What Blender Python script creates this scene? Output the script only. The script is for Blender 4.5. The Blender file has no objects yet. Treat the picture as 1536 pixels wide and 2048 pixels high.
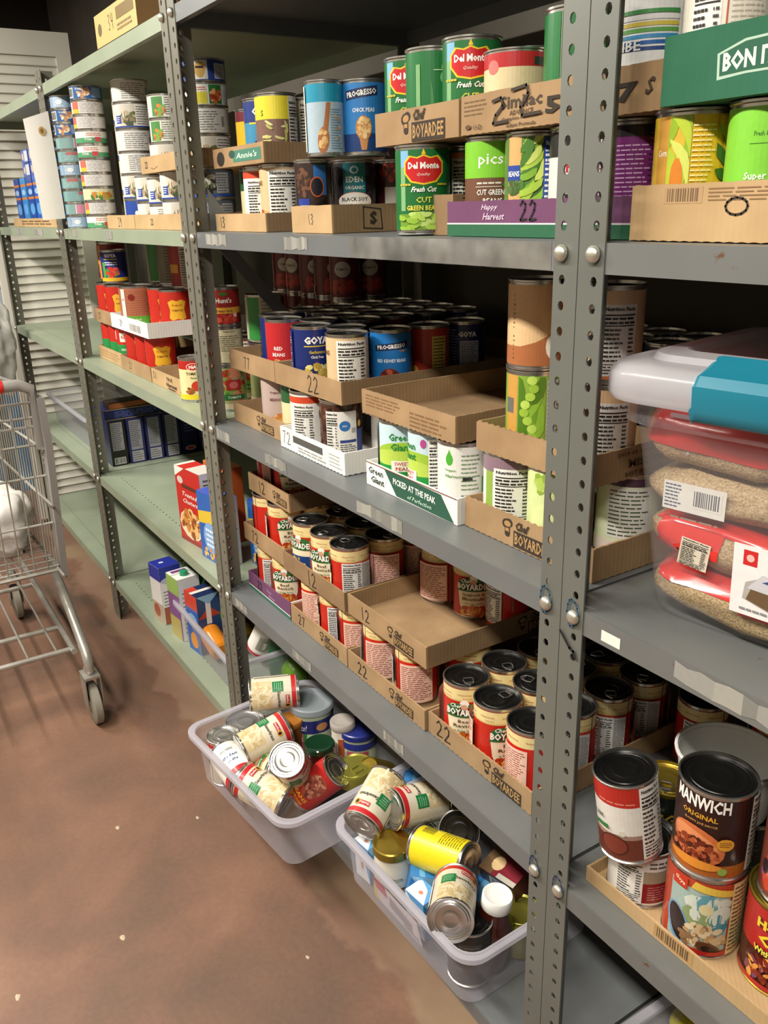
import bpy, bmesh, math, random
from mathutils import Vector, Matrix
PI = math.pi
S = bpy.context.scene
COL = S.collection
random.seed(7)
# ---------------------------------------------------------------- camera
CAM = Vector((0.6343, -0.6350, 1.3563))
YAW, PITCH, ROLL, FPX = 1.01042, 0.34713, -0.02798, 1689.5
_cy, _sy, _cp, _sp = math.cos(YAW), math.sin(YAW), math.cos(PITCH), math.sin(PITCH)
FW = Vector((-_sy*_cp, _cy*_cp, -_sp)); _rt = Vector((_cy, _sy, 0)); _up = _rt.cross(FW)
RT = _rt*math.cos(ROLL) + _up*math.sin(ROLL); UP = -_rt*math.sin(ROLL) + _up*math.cos(ROLL)
cd = bpy.data.cameras.new('camera'); cam = bpy.data.objects.new('camera', cd); COL.objects.link(cam)
cd.sensor_fit = 'VERTICAL'; cd.sensor_height = 24.0; cd.lens = 24.0*FPX/2048.0; cd.clip_start = 0.02; cd.clip_end = 50
cam.matrix_world = Matrix(((RT.x, UP.x, -FW.x, CAM.x), (RT.y, UP.y, -FW.y, CAM.y), (RT.z, UP.z, -FW.z, CAM.z), (0, 0, 0, 1)))
S.camera = cam
# ---------------------------------------------------------------- light and exposure
S.view_settings.view_transform = 'Standard'; S.view_settings.look = 'None'
S.view_settings.gamma = 1.0; S.view_settings.use_curve_mapping = False
S.view_settings.exposure = 0.35
w = bpy.data.worlds.new('room_air'); S.world = w; w.use_nodes = True
w.node_tree.nodes['Background'].inputs[0].default_value = (1.0, 0.93, 0.82, 1); w.node_tree.nodes['Background'].inputs[1].default_value = 0.15
LIGHTS = [(-2.7, -1.25, 2.40, 60), (-1.0, -1.25, 2.40, 54), (0.7, -1.25, 2.40, 48)]   # ceiling tubes over the aisle
for i, (lx, ly, lz, pw) in enumerate(LIGHTS):
    ld = bpy.data.lights.new('tube_light', 'AREA'); ld.shape = 'RECTANGLE'; ld.size = 1.2; ld.size_y = 0.16; ld.energy = pw
    ld.color = (1.0, 0.94, 0.84)
    lo = bpy.data.objects.new('tube_light', ld); COL.objects.link(lo); lo.location = (lx, ly, lz)

# ---------------------------------------------------------------- measuring helpers (pixel of the 1536x2048 photo -> point on a real plane)
def ray(u, v): return FW + RT*((u-768)/FPX) - UP*((v-1024)/FPX)
def atz(u, v, z):
    d = ray(u, v); t = (z-CAM.z)/d.z; p = CAM + d*t; return Vector((p.x, p.y, z))
def aty(u, v, y):
    d = ray(u, v); t = (y-CAM.y)/d.y; return CAM + d*t
def atx(u, v, x):
    d = ray(u, v); t = (x-CAM.x)/d.x; return CAM + d*t
# levels: top surfaces of the shelves
Z2, Z3, Z4, Z5, Z6 = 0.151, 0.533, 0.926, 1.3185, 1.713
XA, XB, XC, XD, XE = 0.0, -1.087, -2.193, -3.28, 1.09
CANH = 0.111

# ---------------------------------------------------------------- colours and materials
def hx(c):
    if isinstance(c, tuple): return c
    c = c.lstrip('#'); o = []
    for i in (0, 2, 4):
        v = int(c[i:i+2], 16)/255
        o.append(v/12.92 if v <= 0.04045 else ((v+0.055)/1.055)**2.4)
    return tuple(o)
def newmat(name):
    m = bpy.data.materials.new(name); m.use_nodes = True
    return m, m.node_tree, m.node_tree.nodes['Principled BSDF']
def N(nt, t, **k):
    n = nt.nodes.new(t)
    for a, b in k.items():
        if hasattr(n, a): setattr(n, a, b)
        else: n.inputs[a].default_value = b
    return n
def simple(name, c, rough=0.5, metal=0.0, **k):
    m, nt, b = newmat(name)
    b.inputs['Base Color'].default_value = (*hx(c), 1); b.inputs['Roughness'].default_value = rough; b.inputs['Metallic'].default_value = metal
    for a, v in k.items(): b.inputs[a.replace('_', ' ')].default_value = v
    return m
def noisy(name, c1, c2, scale=8, rough=0.5, metal=0.0, bump=0.0, stretch=(1, 1, 1), lo=0.35, hi=0.65, detail=6):
    m, nt, b = newmat(name)
    tc = N(nt, 'ShaderNodeTexCoord'); mp = N(nt, 'ShaderNodeMapping'); mp.inputs['Scale'].default_value = stretch
    nz = N(nt, 'ShaderNodeTexNoise'); nz.inputs['Scale'].default_value = scale; nz.inputs['Detail'].default_value = detail
    cr = N(nt, 'ShaderNodeValToRGB'); cr.color_ramp.elements[0].position = lo; cr.color_ramp.elements[1].position = hi
    cr.color_ramp.elements[0].color = (*hx(c1), 1); cr.color_ramp.elements[1].color = (*hx(c2), 1)
    L = nt.links.new
    L(tc.outputs['Object'], mp.inputs['Vector']); L(mp.outputs['Vector'], nz.inputs['Vector']); L(nz.outputs['Fac'], cr.inputs['Fac'])
    L(cr.outputs['Color'], b.inputs['Base Color']); b.inputs['Roughness'].default_value = rough; b.inputs['Metallic'].default_value = metal
    if bump:
        bp = N(nt, 'ShaderNodeBump'); bp.inputs['Strength'].default_value = bump; bp.inputs['Distance'].default_value = 0.002
        L(nz.outputs['Fac'], bp.inputs['Height']); L(bp.outputs['Normal'], b.inputs['Normal'])
    return m
def printmat(name, rough=0.36, coat=0.15, metal=0.0):
    m, nt, b = newmat(name)
    a = N(nt, 'ShaderNodeAttribute'); a.attribute_name = 'Col'
    tc = N(nt, 'ShaderNodeTexCoord'); nz = N(nt, 'ShaderNodeTexNoise'); nz.inputs['Scale'].default_value = 160; nz.inputs['Detail'].default_value = 3
    mr = N(nt, 'ShaderNodeMapRange'); mr.inputs['To Min'].default_value = 0.9; mr.inputs['To Max'].default_value = 1.06
    mx = N(nt, 'ShaderNodeVectorMath'); mx.operation = 'SCALE'
    L = nt.links.new
    L(tc.outputs['Object'], nz.inputs['Vector']); L(nz.outputs['Fac'], mr.inputs['Value']); L(a.outputs['Color'], mx.inputs[0]); L(mr.outputs['Result'], mx.inputs['Scale'])
    L(mx.outputs['Vector'], b.inputs['Base Color'])
    b.inputs['Roughness'].default_value = rough; b.inputs['Coat Weight'].default_value = coat; b.inputs['Coat Roughness'].default_value = 0.15; b.inputs['Metallic'].default_value = metal
    return m
def steel_paint(name, c, c2, rust=0.0):
    m, nt, b = newmat(name); L = nt.links.new
    tc = N(nt, 'ShaderNodeTexCoord'); nz = N(nt, 'ShaderNodeTexNoise'); nz.inputs['Scale'].default_value = 5; nz.inputs['Detail'].default_value = 8
    cr = N(nt, 'ShaderNodeValToRGB'); cr.color_ramp.elements[0].position = .3; cr.color_ramp.elements[1].position = .7
    cr.color_ramp.elements[0].color = (*hx(c), 1); cr.color_ramp.elements[1].color = (*hx(c2), 1)
    L(tc.outputs['Object'], nz.inputs['Vector']); L(nz.outputs['Fac'], cr.inputs['Fac'])
    n2 = N(nt, 'ShaderNodeTexNoise'); n2.inputs['Scale'].default_value = 34; n2.inputs['Detail'].default_value = 9; n2.inputs['Roughness'].default_value = .7
    L(tc.outputs['Object'], n2.inputs['Vector'])
    c3 = N(nt, 'ShaderNodeValToRGB'); c3.color_ramp.elements[0].position = .70-rust*.12; c3.color_ramp.elements[1].position = .74-rust*.10
    L(n2.outputs['Fac'], c3.inputs['Fac'])
    mx = N(nt, 'ShaderNodeMix'); mx.data_type = 'RGBA'
    L(c3.outputs['Color'], mx.inputs['Factor']); L(cr.outputs['Color'], mx.inputs['A']); mx.inputs['B'].default_value = (*hx('6b4a35'), 1)
    L(mx.outputs['Result'], b.inputs['Base Color']); b.inputs['Roughness'].default_value = .42; b.inputs['Metallic'].default_value = .25
    return m
def cardboard(name, c, c2):
    m, nt, b = newmat(name); L = nt.links.new
    tc = N(nt, 'ShaderNodeTexCoord'); nz = N(nt, 'ShaderNodeTexNoise'); nz.inputs['Scale'].default_value = 14; nz.inputs['Detail'].default_value = 8
    cr = N(nt, 'ShaderNodeValToRGB'); cr.color_ramp.elements[0].position = .3; cr.color_ramp.elements[1].position = .72
    cr.color_ramp.elements[0].color = (*hx(c), 1); cr.color_ramp.elements[1].color = (*hx(c2), 1)
    L(tc.outputs['Object'], nz.inputs['Vector']); L(nz.outputs['Fac'], cr.inputs['Fac']); L(cr.outputs['Color'], b.inputs['Base Color'])
    wv = N(nt, 'ShaderNodeTexWave'); wv.wave_type = 'BANDS'; wv.bands_direction = 'DIAGONAL'; wv.inputs['Scale'].default_value = 90
    mp = N(nt, 'ShaderNodeMapping'); mp.inputs['Scale'].default_value = (1, 1, 0.0)
    L(tc.outputs['Object'], mp.inputs['Vector']); L(mp.outputs['Vector'], wv.inputs['Vector'])
    bp = N(nt, 'ShaderNodeBump'); bp.inputs['Strength'].default_value = .12; bp.inputs['Distance'].default_value = .001
    L(wv.outputs['Fac'], bp.inputs['Height']); L(bp.outputs['Normal'], b.inputs['Normal']); b.inputs['Roughness'].default_value = .85
    return m
def plastic_clear(name, c, opac, rough=.3):
    m, nt, b = newmat(name); L = nt.links.new
    b.inputs['Base Color'].default_value = (*hx(c), 1); b.inputs['Roughness'].default_value = rough; b.inputs['Coat Weight'].default_value = .3
    tr = N(nt, 'ShaderNodeBsdfTransparent'); tl = N(nt, 'ShaderNodeBsdfTranslucent'); tl.inputs['Color'].default_value = (*hx(c), 1)
    m1 = N(nt, 'ShaderNodeMixShader'); m1.inputs['Fac'].default_value = .45; L(b.outputs[0], m1.inputs[1]); L(tl.outputs[0], m1.inputs[2])
    m2 = N(nt, 'ShaderNodeMixShader'); m2.inputs['Fac'].default_value = opac; L(tr.outputs[0], m2.inputs[1]); L(m1.outputs[0], m2.inputs[2])
    L(m2.outputs[0], nt.nodes['Material Output'].inputs['Surface'])
    return m
M = {}
M['print'] = printmat('label_print'); M['ink'] = printmat('board_print', .8, 0.0)
M['tin'] = simple('tin', 'cfcdc8', .24, .95); M['dark_lid'] = simple('dark_lid', '2b2a29', .33, .75); M['silver_lid'] = simple('silver_lid', 'b9b8b3', .3, .9)
M['gold'] = simple('gold_tin', 'a8913c', .3, .85); M['tab_steel'] = simple('tab_steel', 'a8a6a0', .28, .9)
M['white_lid'] = simple('white_lid', 'f2f1ec', .3)
M['grey'] = steel_paint('grey_enamel', '6e7274', '7a7d7d', 0.1); M['grey_post'] = steel_paint('grey_post_enamel', '686b66', '747770', 0.05)
M['rusty'] = steel_paint('rusty_grey_enamel', '6c6f6e', '7b7d7b', 0.55); M['green'] = steel_paint('green_enamel', '98a48e', 'a7b29b', 0.0)
M['post_dim'] = steel_paint('aged_post_enamel', '6f6d62', '7f7d70', 0.2); M['galv'] = simple('bolt_zinc', 'd6d2c4', .35, .8)
M['card'] = cardboard('brown_board', '8f7250', 'a58762'); M['card2'] = cardboard('dark_shaded_board', '7c6244', '917554'); M['cardw'] = cardboard('white_board', 'd8d6d0', 'e6e4df')  # card2: darker board, also the shade put into the trays' right sides
M['card3'] = cardboard('light_brown_board', 'a88a60', 'bb9c72')
M['plum'] = cardboard('plum_board', '64385a', '6d4062'); M['dkgreen'] = cardboard('green_board', '1f5a3e', '24644a')
M['clear'] = plastic_clear('clear_bin_plastic', 'd8d6e0', .34); M['clear_rim'] = plastic_clear('bin_rim_plastic', 'dcdae4', .60)
M['milky'] = plastic_clear('milky_lid_plastic', 'd9d9de', .78); M['teal'] = simple('teal_plastic', '1c7389', .35)
M['rubber'] = simple('grey_rubber', '8a8577', .7); M['cart'] = noisy('cart_zinc', 'a7a49b', 'c2bfb6', 12, .35, .6); M['cart_plastic'] = simple('cart_grey_plastic', '8d8a86', .5)
M['red'] = simple('red_plastic', 'c4231d', .4); M['bag'] = simple('white_bag', 'd9d6d0', .35, Transmission_Weight=0.0); M['black'] = simple('black_marker', '1d1b1a', .7)
M['louvre'] = simple('louvre_paint', 'e0dccf', .5); M['glassdark'] = simple('dark_sauce_glass', '3d120b', .12, Coat_Weight=.6); M['olive'] = simple('olive_oil_glass', '3c2c08', .12, Coat_Weight=.6)
M['paper'] = simple('paper', 'f4f1ea', .7); M['orange'] = simple('orange_drink', 'd98420', .25, Coat_Weight=.4); M['greencap'] = simple('green_cap', '14512f', .35)
M['rice'] = noisy('rice_grain', '82694a', 'bca681', 420, .6, 0, .6, lo=.3, hi=.7); M['rice_red'] = simple('red_film', 'c92f2a', .22, Coat_Weight=.5); M['tooth'] = M['tab_steel']

# ---------------------------------------------------------------- object helpers
USED = {}
def tag(o, label=None, cat=None, group=None, kind=None):
    if label: o['label'] = label
    if cat: o['category'] = cat
    if group: o['group'] = group
    if kind: o['kind'] = kind
    if label and cat: USED.setdefault(label, []).append(o)
    return o
def empty(name, loc, rz=0.0):
    o = bpy.data.objects.new(name, None); COL.objects.link(o); o.empty_display_size = .02
    o.location = loc; o.rotation_euler = (0, 0, rz); return o
def obj(name, me, parent=None, mat=None, loc=None):
    if mat is not None and len(me.materials) == 0: me.materials.append(mat)
    o = bpy.data.objects.new(name, me); COL.objects.link(o)
    if parent is not None: o.parent = parent
    if loc is not None: o.location = loc
    return o
def mesh(name, vs, fs, smooth=None, mat=None):
    me = bpy.data.meshes.new(name); me.from_pydata([tuple(v) for v in vs], [], fs); me.update()
    if smooth is not None:
        me.shade_smooth(); me.set_sharp_from_angle(angle=math.radians(smooth))
    if mat is not None: me.materials.append(mat)
    return me
class MB:
    def __init__(s): s.v = []; s.f = []
    def add(s, vs, fs):
        n = len(s.v); s.v += [tuple(v) for v in vs]; s.f += [tuple(i+n for i in f) for f in fs]
    def box(s, x0, y0, z0, x1, y1, z1):
        s.add([(x0, y0, z0), (x1, y0, z0), (x1, y1, z0), (x0, y1, z0), (x0, y0, z1), (x1, y0, z1), (x1, y1, z1), (x0, y1, z1)],
              [(0, 3, 2, 1), (4, 5, 6, 7), (0, 1, 5, 4), (1, 2, 6, 5), (2, 3, 7, 6), (3, 0, 4, 7)])
    def tube(s, pts, r, n=8, closed=False):
        pts = [Vector(p) for p in pts]; m = len(pts); rings = []
        for i, p in enumerate(pts):
            a = pts[i-1] if (i or closed) else p; b = pts[(i+1) % m] if (i < m-1 or closed) else p
            t = (b-a).normalized(); q = Vector((0, 0, 1)) if abs(t.z) < .9 else Vector((1, 0, 0))
            e1 = t.cross(q).normalized(); e2 = t.cross(e1)
            rings.append([p + e1*(r*math.cos(2*PI*k/n)) + e2*(r*math.sin(2*PI*k/n)) for k in range(n)])
        vs = [v for rg in rings for v in rg]; fs = []
        for i in range(m if closed else m-1):
            j = (i+1) % m
            for k in range(n):
                k2 = (k+1) % n; fs.append((i*n+k, i*n+k2, j*n+k2, j*n+k))
        if not closed:
            fs.append(tuple(range(n))[::-1]); fs.append(tuple((m-1)*n+k for k in range(n)))
        s.add(vs, fs)
    def lathe(s, prof, n=32, cap0=True, cap1=True, c=(0, 0, 0)):
        vs = []; fs = []
        for r, z in prof:
            for k in range(n): vs.append((c[0]+r*math.cos(2*PI*k/n), c[1]+r*math.sin(2*PI*k/n), c[2]+z))
        for i in range(len(prof)-1):
            for k in range(n):
                k2 = (k+1) % n; fs.append((i*n+k, i*n+k2, (i+1)*n+k2, (i+1)*n+k))
        if cap0: fs.append(tuple(range(n))[::-1])
        if cap1: fs.append(tuple((len(prof)-1)*n+k for k in range(n)))
        s.add(vs, fs)
    def me(s, name, smooth=None, mat=None): return mesh(name, s.v, s.f, smooth, mat)
def rrect(w, d, r, off=0, n=6):
    """rounded rectangle centred at the origin, grown by off"""
    w2, d2, r = w/2+off, d/2+off, max(.002, r+off*.5); o = []
    for cx, cy, a0 in ((w2-r, d2-r, 0), (-w2+r, d2-r, 90), (-w2+r, -d2+r, 180), (w2-r, -d2+r, 270)):
        for k in range(n+1):
            a = math.radians(a0+90*k/n); o.append((cx+r*math.cos(a), cy+r*math.sin(a)))
    return o
def loft(w, d, r, prof, cap0=True, cap1=False, n=6):
    vs = []; fs = []; L = 4*(n+1)
    for off, z in prof: vs += [(x, y, z) for x, y in rrect(w, d, r, off, n)]
    for i in range(len(prof)-1):
        for k in range(L):
            k2 = (k+1) % L; fs.append((i*L+k, i*L+k2, (i+1)*L+k2, (i+1)*L+k))
    if cap0: fs.append(tuple(range(L))[::-1])
    if cap1: fs.append(tuple((len(prof)-1)*L+k for k in range(L)))
    return vs, fs

# ---------------------------------------------------------------- flat print: words, marks and pictures as coloured facets
_TX = {}
def glyphs(t, bold=0.0, shear=0.0):
    k = (t, bold, shear)
    if k not in _TX:
        c = bpy.data.curves.new('t', 'FONT'); c.body = t; c.size = 1; c.resolution_u = 1; c.offset = bold; c.shear = shear; c.dimensions = '2D'; c.fill_mode = 'FRONT'
        o = bpy.data.objects.new('t', c); COL.objects.link(o)
        me = bpy.data.meshes.new_from_object(o.evaluated_get(bpy.context.evaluated_depsgraph_get()))
        vs = [(v.co.x, v.co.y) for v in me.vertices]; fs = [tuple(p.vertices) for p in me.polygons]
        bpy.data.objects.remove(o); bpy.data.curves.remove(c); bpy.data.meshes.remove(me)
        if vs:
            x0 = min(v[0] for v in vs); x1 = max(v[0] for v in vs); y0 = min(v[1] for v in vs); y1 = max(v[1] for v in vs)
            vs = [((x-(x0+x1)/2)/(y1-y0), (y-(y0+y1)/2)/(y1-y0)) for x, y in vs]; wd = (x1-x0)/(y1-y0)
        else: wd = 1
        _TX[k] = (vs, fs, wd)
    return _TX[k]
GRID = 0.0046
class Art:
    """2-D picture in metres: s to the right, z up; later wrapped on a can or laid on a flat panel"""
    def __init__(s, bg=None, step=GRID): s.q = []; s.l = 0; s.step = step; s.rnd = random.Random(3)
    def rect(s, x0, y0, x1, y1, c):
        s.l += 1; g = s.step; c = hx(c); n0 = math.floor(x0/g+1e-6); xs = [x0]; k = n0+1
        while k*g < x1-1e-5: xs.append(k*g); k += 1
        xs.append(x1)
        for a, b in zip(xs, xs[1:]): s.q.append((s.l, [(a, y0), (b, y0), (b, y1), (a, y1)], c))
        return s
    def ell(s, cx, cy, a, b, c, tilt=0.0, n=10, lay=True):
        if lay: s.l += 1
        c = hx(c); ca, sa = math.cos(tilt), math.sin(tilt)
        if tilt or a < .008:
            P = [(cx+a*math.cos(2*PI*k/n)*ca-b*math.sin(2*PI*k/n)*sa, cy+a*math.cos(2*PI*k/n)*sa+b*math.sin(2*PI*k/n)*ca) for k in range(n)]
            s.q.append((s.l, P, c)); return s
        m = max(6, int(2*a/s.step)+2); xs = [-a*math.cos(PI*k/m) for k in range(m+1)]
        for p, q in zip(xs, xs[1:]):
            h1 = b*math.sqrt(max(0, 1-(p/a)**2)); h2 = b*math.sqrt(max(0, 1-(q/a)**2))
            P = [(cx+p, cy-h1), (cx+q, cy-h2), (cx+q, cy+h2), (cx+p, cy+h1)]
            if h1 < 1e-6: P = P[:3] if h2 > 1e-6 else None; P = [(cx+p, cy), (cx+q, cy-h2), (cx+q, cy+h2)] if P else None
            elif h2 < 1e-6: P = [(cx+p, cy-h1), (cx+q, cy), (cx+p, cy+h1)]
            if P: s.q.append((s.l, P, c))
        return s
    def poly(s, P, c): s.l += 1; s.q.append((s.l, P, hx(c))); return s
    def tx(s, t, cx, cy, h, c, w=None, bold=.02, shear=0.0, rot=0.0, out=None):
        vs, fs, wd = glyphs(t, bold, shear); kx = h if w is None else w/wd
        ca, sa = math.cos(rot), math.sin(rot)
        if out:
            ov, of, owd = glyphs(t, bold+.055, shear); s.l += 1
            for f in of: s.q.append((s.l, [(cx+ov[i][0]*kx*1.04*ca-ov[i][1]*h*1.12*sa, cy+ov[i][0]*kx*1.04*sa+ov[i][1]*h*1.12*ca) for i in f], hx(out)))
        s.l += 1; c = hx(c)
        for f in fs: s.q.append((s.l+.6, [(cx+vs[i][0]*kx*ca-vs[i][1]*h*sa, cy+vs[i][0]*kx*sa+vs[i][1]*h*ca) for i in f], c))
        s.l += 1
        return s
    def lines(s, x0, y0, x1, y1, n, c, fill=.45, words=True):
        s.l += 1; c = hx(c); dy = (y1-y0)/n
        for i in range(n):
            y = y1-dy*(i+.5); hh = dy*fill/2; x = x0; e = x1-(x1-x0)*s.rnd.random()*.3
            while x < e:
                wl = (x1-x0)*(.1+.2*s.rnd.random()) if words else x1-x0; b = min(e, x+wl)
                if b-x > .0007: s.q.append((s.l, [(x, y-hh), (b, y-hh), (b, y+hh), (x, y+hh)], c))
                x = b+(x1-x0)*.035
        return s
    def nutri(s, x0, y0, x1, y1, bg='efeee9', ink='23211f'):
        s.rect(x0, y0, x1, y1, bg); w = x1-x0; h = y1-y0; m = w*.06
        s.tx('Nutrition Facts', (x0+x1)/2, y1-h*.062, h*.055, ink, w=w*.86, bold=.045)
        s.rect(x0+m, y1-h*.155, x1-m, y1-h*.135, ink); s.rect(x0+m, y1-h*.30, x1-m, y1-h*.285, ink); s.rect(x0+m, y0+h*.16, x1-m, y0+h*.172, ink)
        s.lines(x0+m, y1-h*.28, x1-m, y1-h*.165, 2, ink, .5); s.lines(x0+m, y0+h*.19, x0+w*.6, y1-h*.32, 8, ink, .42); s.lines(x1-w*.25, y0+h*.19, x1-m, y1-h*.32, 8, ink, .42)
        s.lines(x0+m, y0+h*.02, x1-m, y0+h*.15, 3, ink, .4); return s
    def bar(s, x0, y0, x1, y1, bg='f2f0ea', ink='1c1b1a'):
        s.rect(x0, y0, x1, y1, bg); s.l += 1; x = x0+(x1-x0)*.08
        while x < x1-(x1-x0)*.1:
            b = (x1-x0)*(.015+.03*s.rnd.random()); s.q.append((s.l, [(x, y0+(y1-y0)*.12), (x+b, y0+(y1-y0)*.12), (x+b, y1-(y1-y0)*.08), (x, y1-(y1-y0)*.08)], hx(ink))); x += b+(x1-x0)*(.015+.03*s.rnd.random())
        return s
    def food(s, cx, cy, a, b, cols, n, r=.005, asp=.7, seed=1):
        g = random.Random(seed); s.l += 1
        for i in range(n):
            t = g.random()*2*PI; q = math.sqrt(g.random())
            if i % 14 == 13: s.l += 1
            rr = r*(.7+.6*g.random())
            P = (cx+a*q*math.cos(t), cy+b*q*math.sin(t))
            c = hx(g.choice(cols)); tl = g.random()*PI; aa = rr; bb = rr*asp
            s.q.append((s.l+i*.03, [(P[0]+aa*math.cos(2*PI*k/7)*math.cos(tl)-bb*math.sin(2*PI*k/7)*math.sin(tl), P[1]+aa*math.cos(2*PI*k/7)*math.sin(tl)+bb*math.sin(2*PI*k/7)*math.cos(tl)) for k in range(7)], c))
        s.l += int(n*.03)+1; return s
    def pods(s, x0, y0, x1, y1, cols, n, L=.03, w=.006, seed=1, ang=1.2, spread=.8, curve=.5):
        g = random.Random(seed)
        for i in range(n):
            s.l += 1; cx = x0+(x1-x0)*g.random(); cy = y0+(y1-y0)*g.random(); a0 = ang+spread*(g.random()-.5); ll = L*(.7+.5*g.random()); c = hx(g.choice(cols)); m = 6; up = []; dn = []
            for k in range(m+1):
                t = k/m-.5; a = a0+curve*t; px = cx+ll*t*math.cos(a); py = cy+ll*t*math.sin(a); hw = w/2*math.sqrt(max(.02, 1-(2*t)**4)); up.append((px-math.sin(a)*hw, py+math.cos(a)*hw)); dn.append((px+math.sin(a)*hw, py-math.cos(a)*hw))
            for k in range(m):
                P = [(min(max(px, x0), x1), min(max(py, y0), y1)) for px, py in (up[k], up[k+1], dn[k+1], dn[k])]
                if max(p[0] for p in P)-min(p[0] for p in P) > 1e-4: s.q.append((s.l, P, c))
        return s
    def scrib(s, pts, w, c):
        s.l += 1
        for (x0, y0), (x1, y1) in zip(pts, pts[1:]):
            d = math.hypot(x1-x0, y1-y0) or 1; nx, ny = -(y1-y0)/d*w/2, (x1-x0)/d*w/2; ex, ey = (x1-x0)/d*w*.3, (y1-y0)/d*w*.3
            s.q.append((s.l, [(x0+nx-ex, y0+ny-ey), (x0-nx-ex, y0-ny-ey), (x1-nx+ex, y1-ny+ey), (x1+nx+ex, y1+ny+ey)], hx(c)))
        return s
    def hand(s, t, cx, cy, h, c='2a2420', w=.003):
        """marker-pen figures"""
        D = {'1': [[(.4, 1), (.5, 0)]], '2': [[(0, .8), (.25, 1), (.55, .85), (.5, .55), (.05, .05), (.1, .02), (.7, .08)]], '3': [[(.05, .9), (.35, 1), (.55, .8), (.2, .55), (.55, .35), (.35, .02), (0, .1)]],
             '7': [[(0, .95), (.55, 1), (.3, .5), (.2, 0)]], '4': [[(.1, 1), (.05, .5), (.55, .5)], [(.5, 1), (.45, 0)]], '0': [[(.3, 1), (0, .6), (.1, .1), (.45, 0), (.7, .4), (.6, .9), (.3, 1)]], '9': [[(.5, .7), (.2, 1), (.05, .7), (.3, .5), (.5, .8), (.4, 0)]], '-': [[(0, .5), (.5, .5)]]}
        x = cx-len(t)*h*.38
        for ch in t:
            for st in D.get(ch, []): s.scrib([(x+p*h*.75, cy-h/2+q*h) for p, q in st], w, c)
            x += h*.75
        return s
    def build(s, name, mapper, mat, skip=None, d0=.00015, dl=.00011, clip=0):
        vs = []; fs = []; cs = []; Q = s.q
        if clip:
            Q = []
            for l, P, c in s.q:
                x0 = min(p[0] for p in P); x1 = max(p[0] for p in P); k0 = math.floor(x0/clip+1e-5); k1 = math.floor(x1/clip-1e-5)
                if k1 <= k0: Q.append((l, P, c)); continue
                for k in range(k0, k1+1):
                    R_ = P
                    for lim, sg in ((k*clip, 1), ((k+1)*clip, -1)):
                        o = []
                        for i in range(len(R_)):
                            a, b = R_[i-1], R_[i]; ia = (a[0]-lim)*sg >= 0; ib = (b[0]-lim)*sg >= 0
                            if ia != ib: t = (lim-a[0])/(b[0]-a[0]); o.append((lim, a[1]+(b[1]-a[1])*t))
                            if ib: o.append(b)
                        R_ = o
                        if len(R_) < 3: break
                    if len(R_) >= 3 and abs(sum(R_[i-1][0]*R_[i][1]-R_[i][0]*R_[i-1][1] for i in range(len(R_)))) > 2e-9: Q.append((l, R_, c))
        for l, P, c in Q:
            n = len(vs); vs += [mapper(x, y, d0+l*dl) for x, y in P]; fs.append(tuple(range(n, n+len(P)))); cs += [(*c, 1.0)]*len(P)
        me = bpy.data.meshes.new(name); me.from_pydata(vs, [], fs); me.update()
        ca = me.color_attributes.new('Col', 'FLOAT_COLOR', 'CORNER'); flat = [x for c in cs for x in c]
        if len(ca.data)*4 == len(flat): ca.data.foreach_set('color', flat)
        me.materials.append(mat); return me
def wrap(r):
    def f(x, y, d):
        a = x/r; R = r+d; return (R*math.cos(a), R*math.sin(a), y)
    return f
def flat(o, ex, ez, n):
    o, ex, ez, n = Vector(o), Vector(ex), Vector(ez), Vector(n)
    return lambda x, y, d: tuple(o+ex*x+ez*y+n*d)
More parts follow.
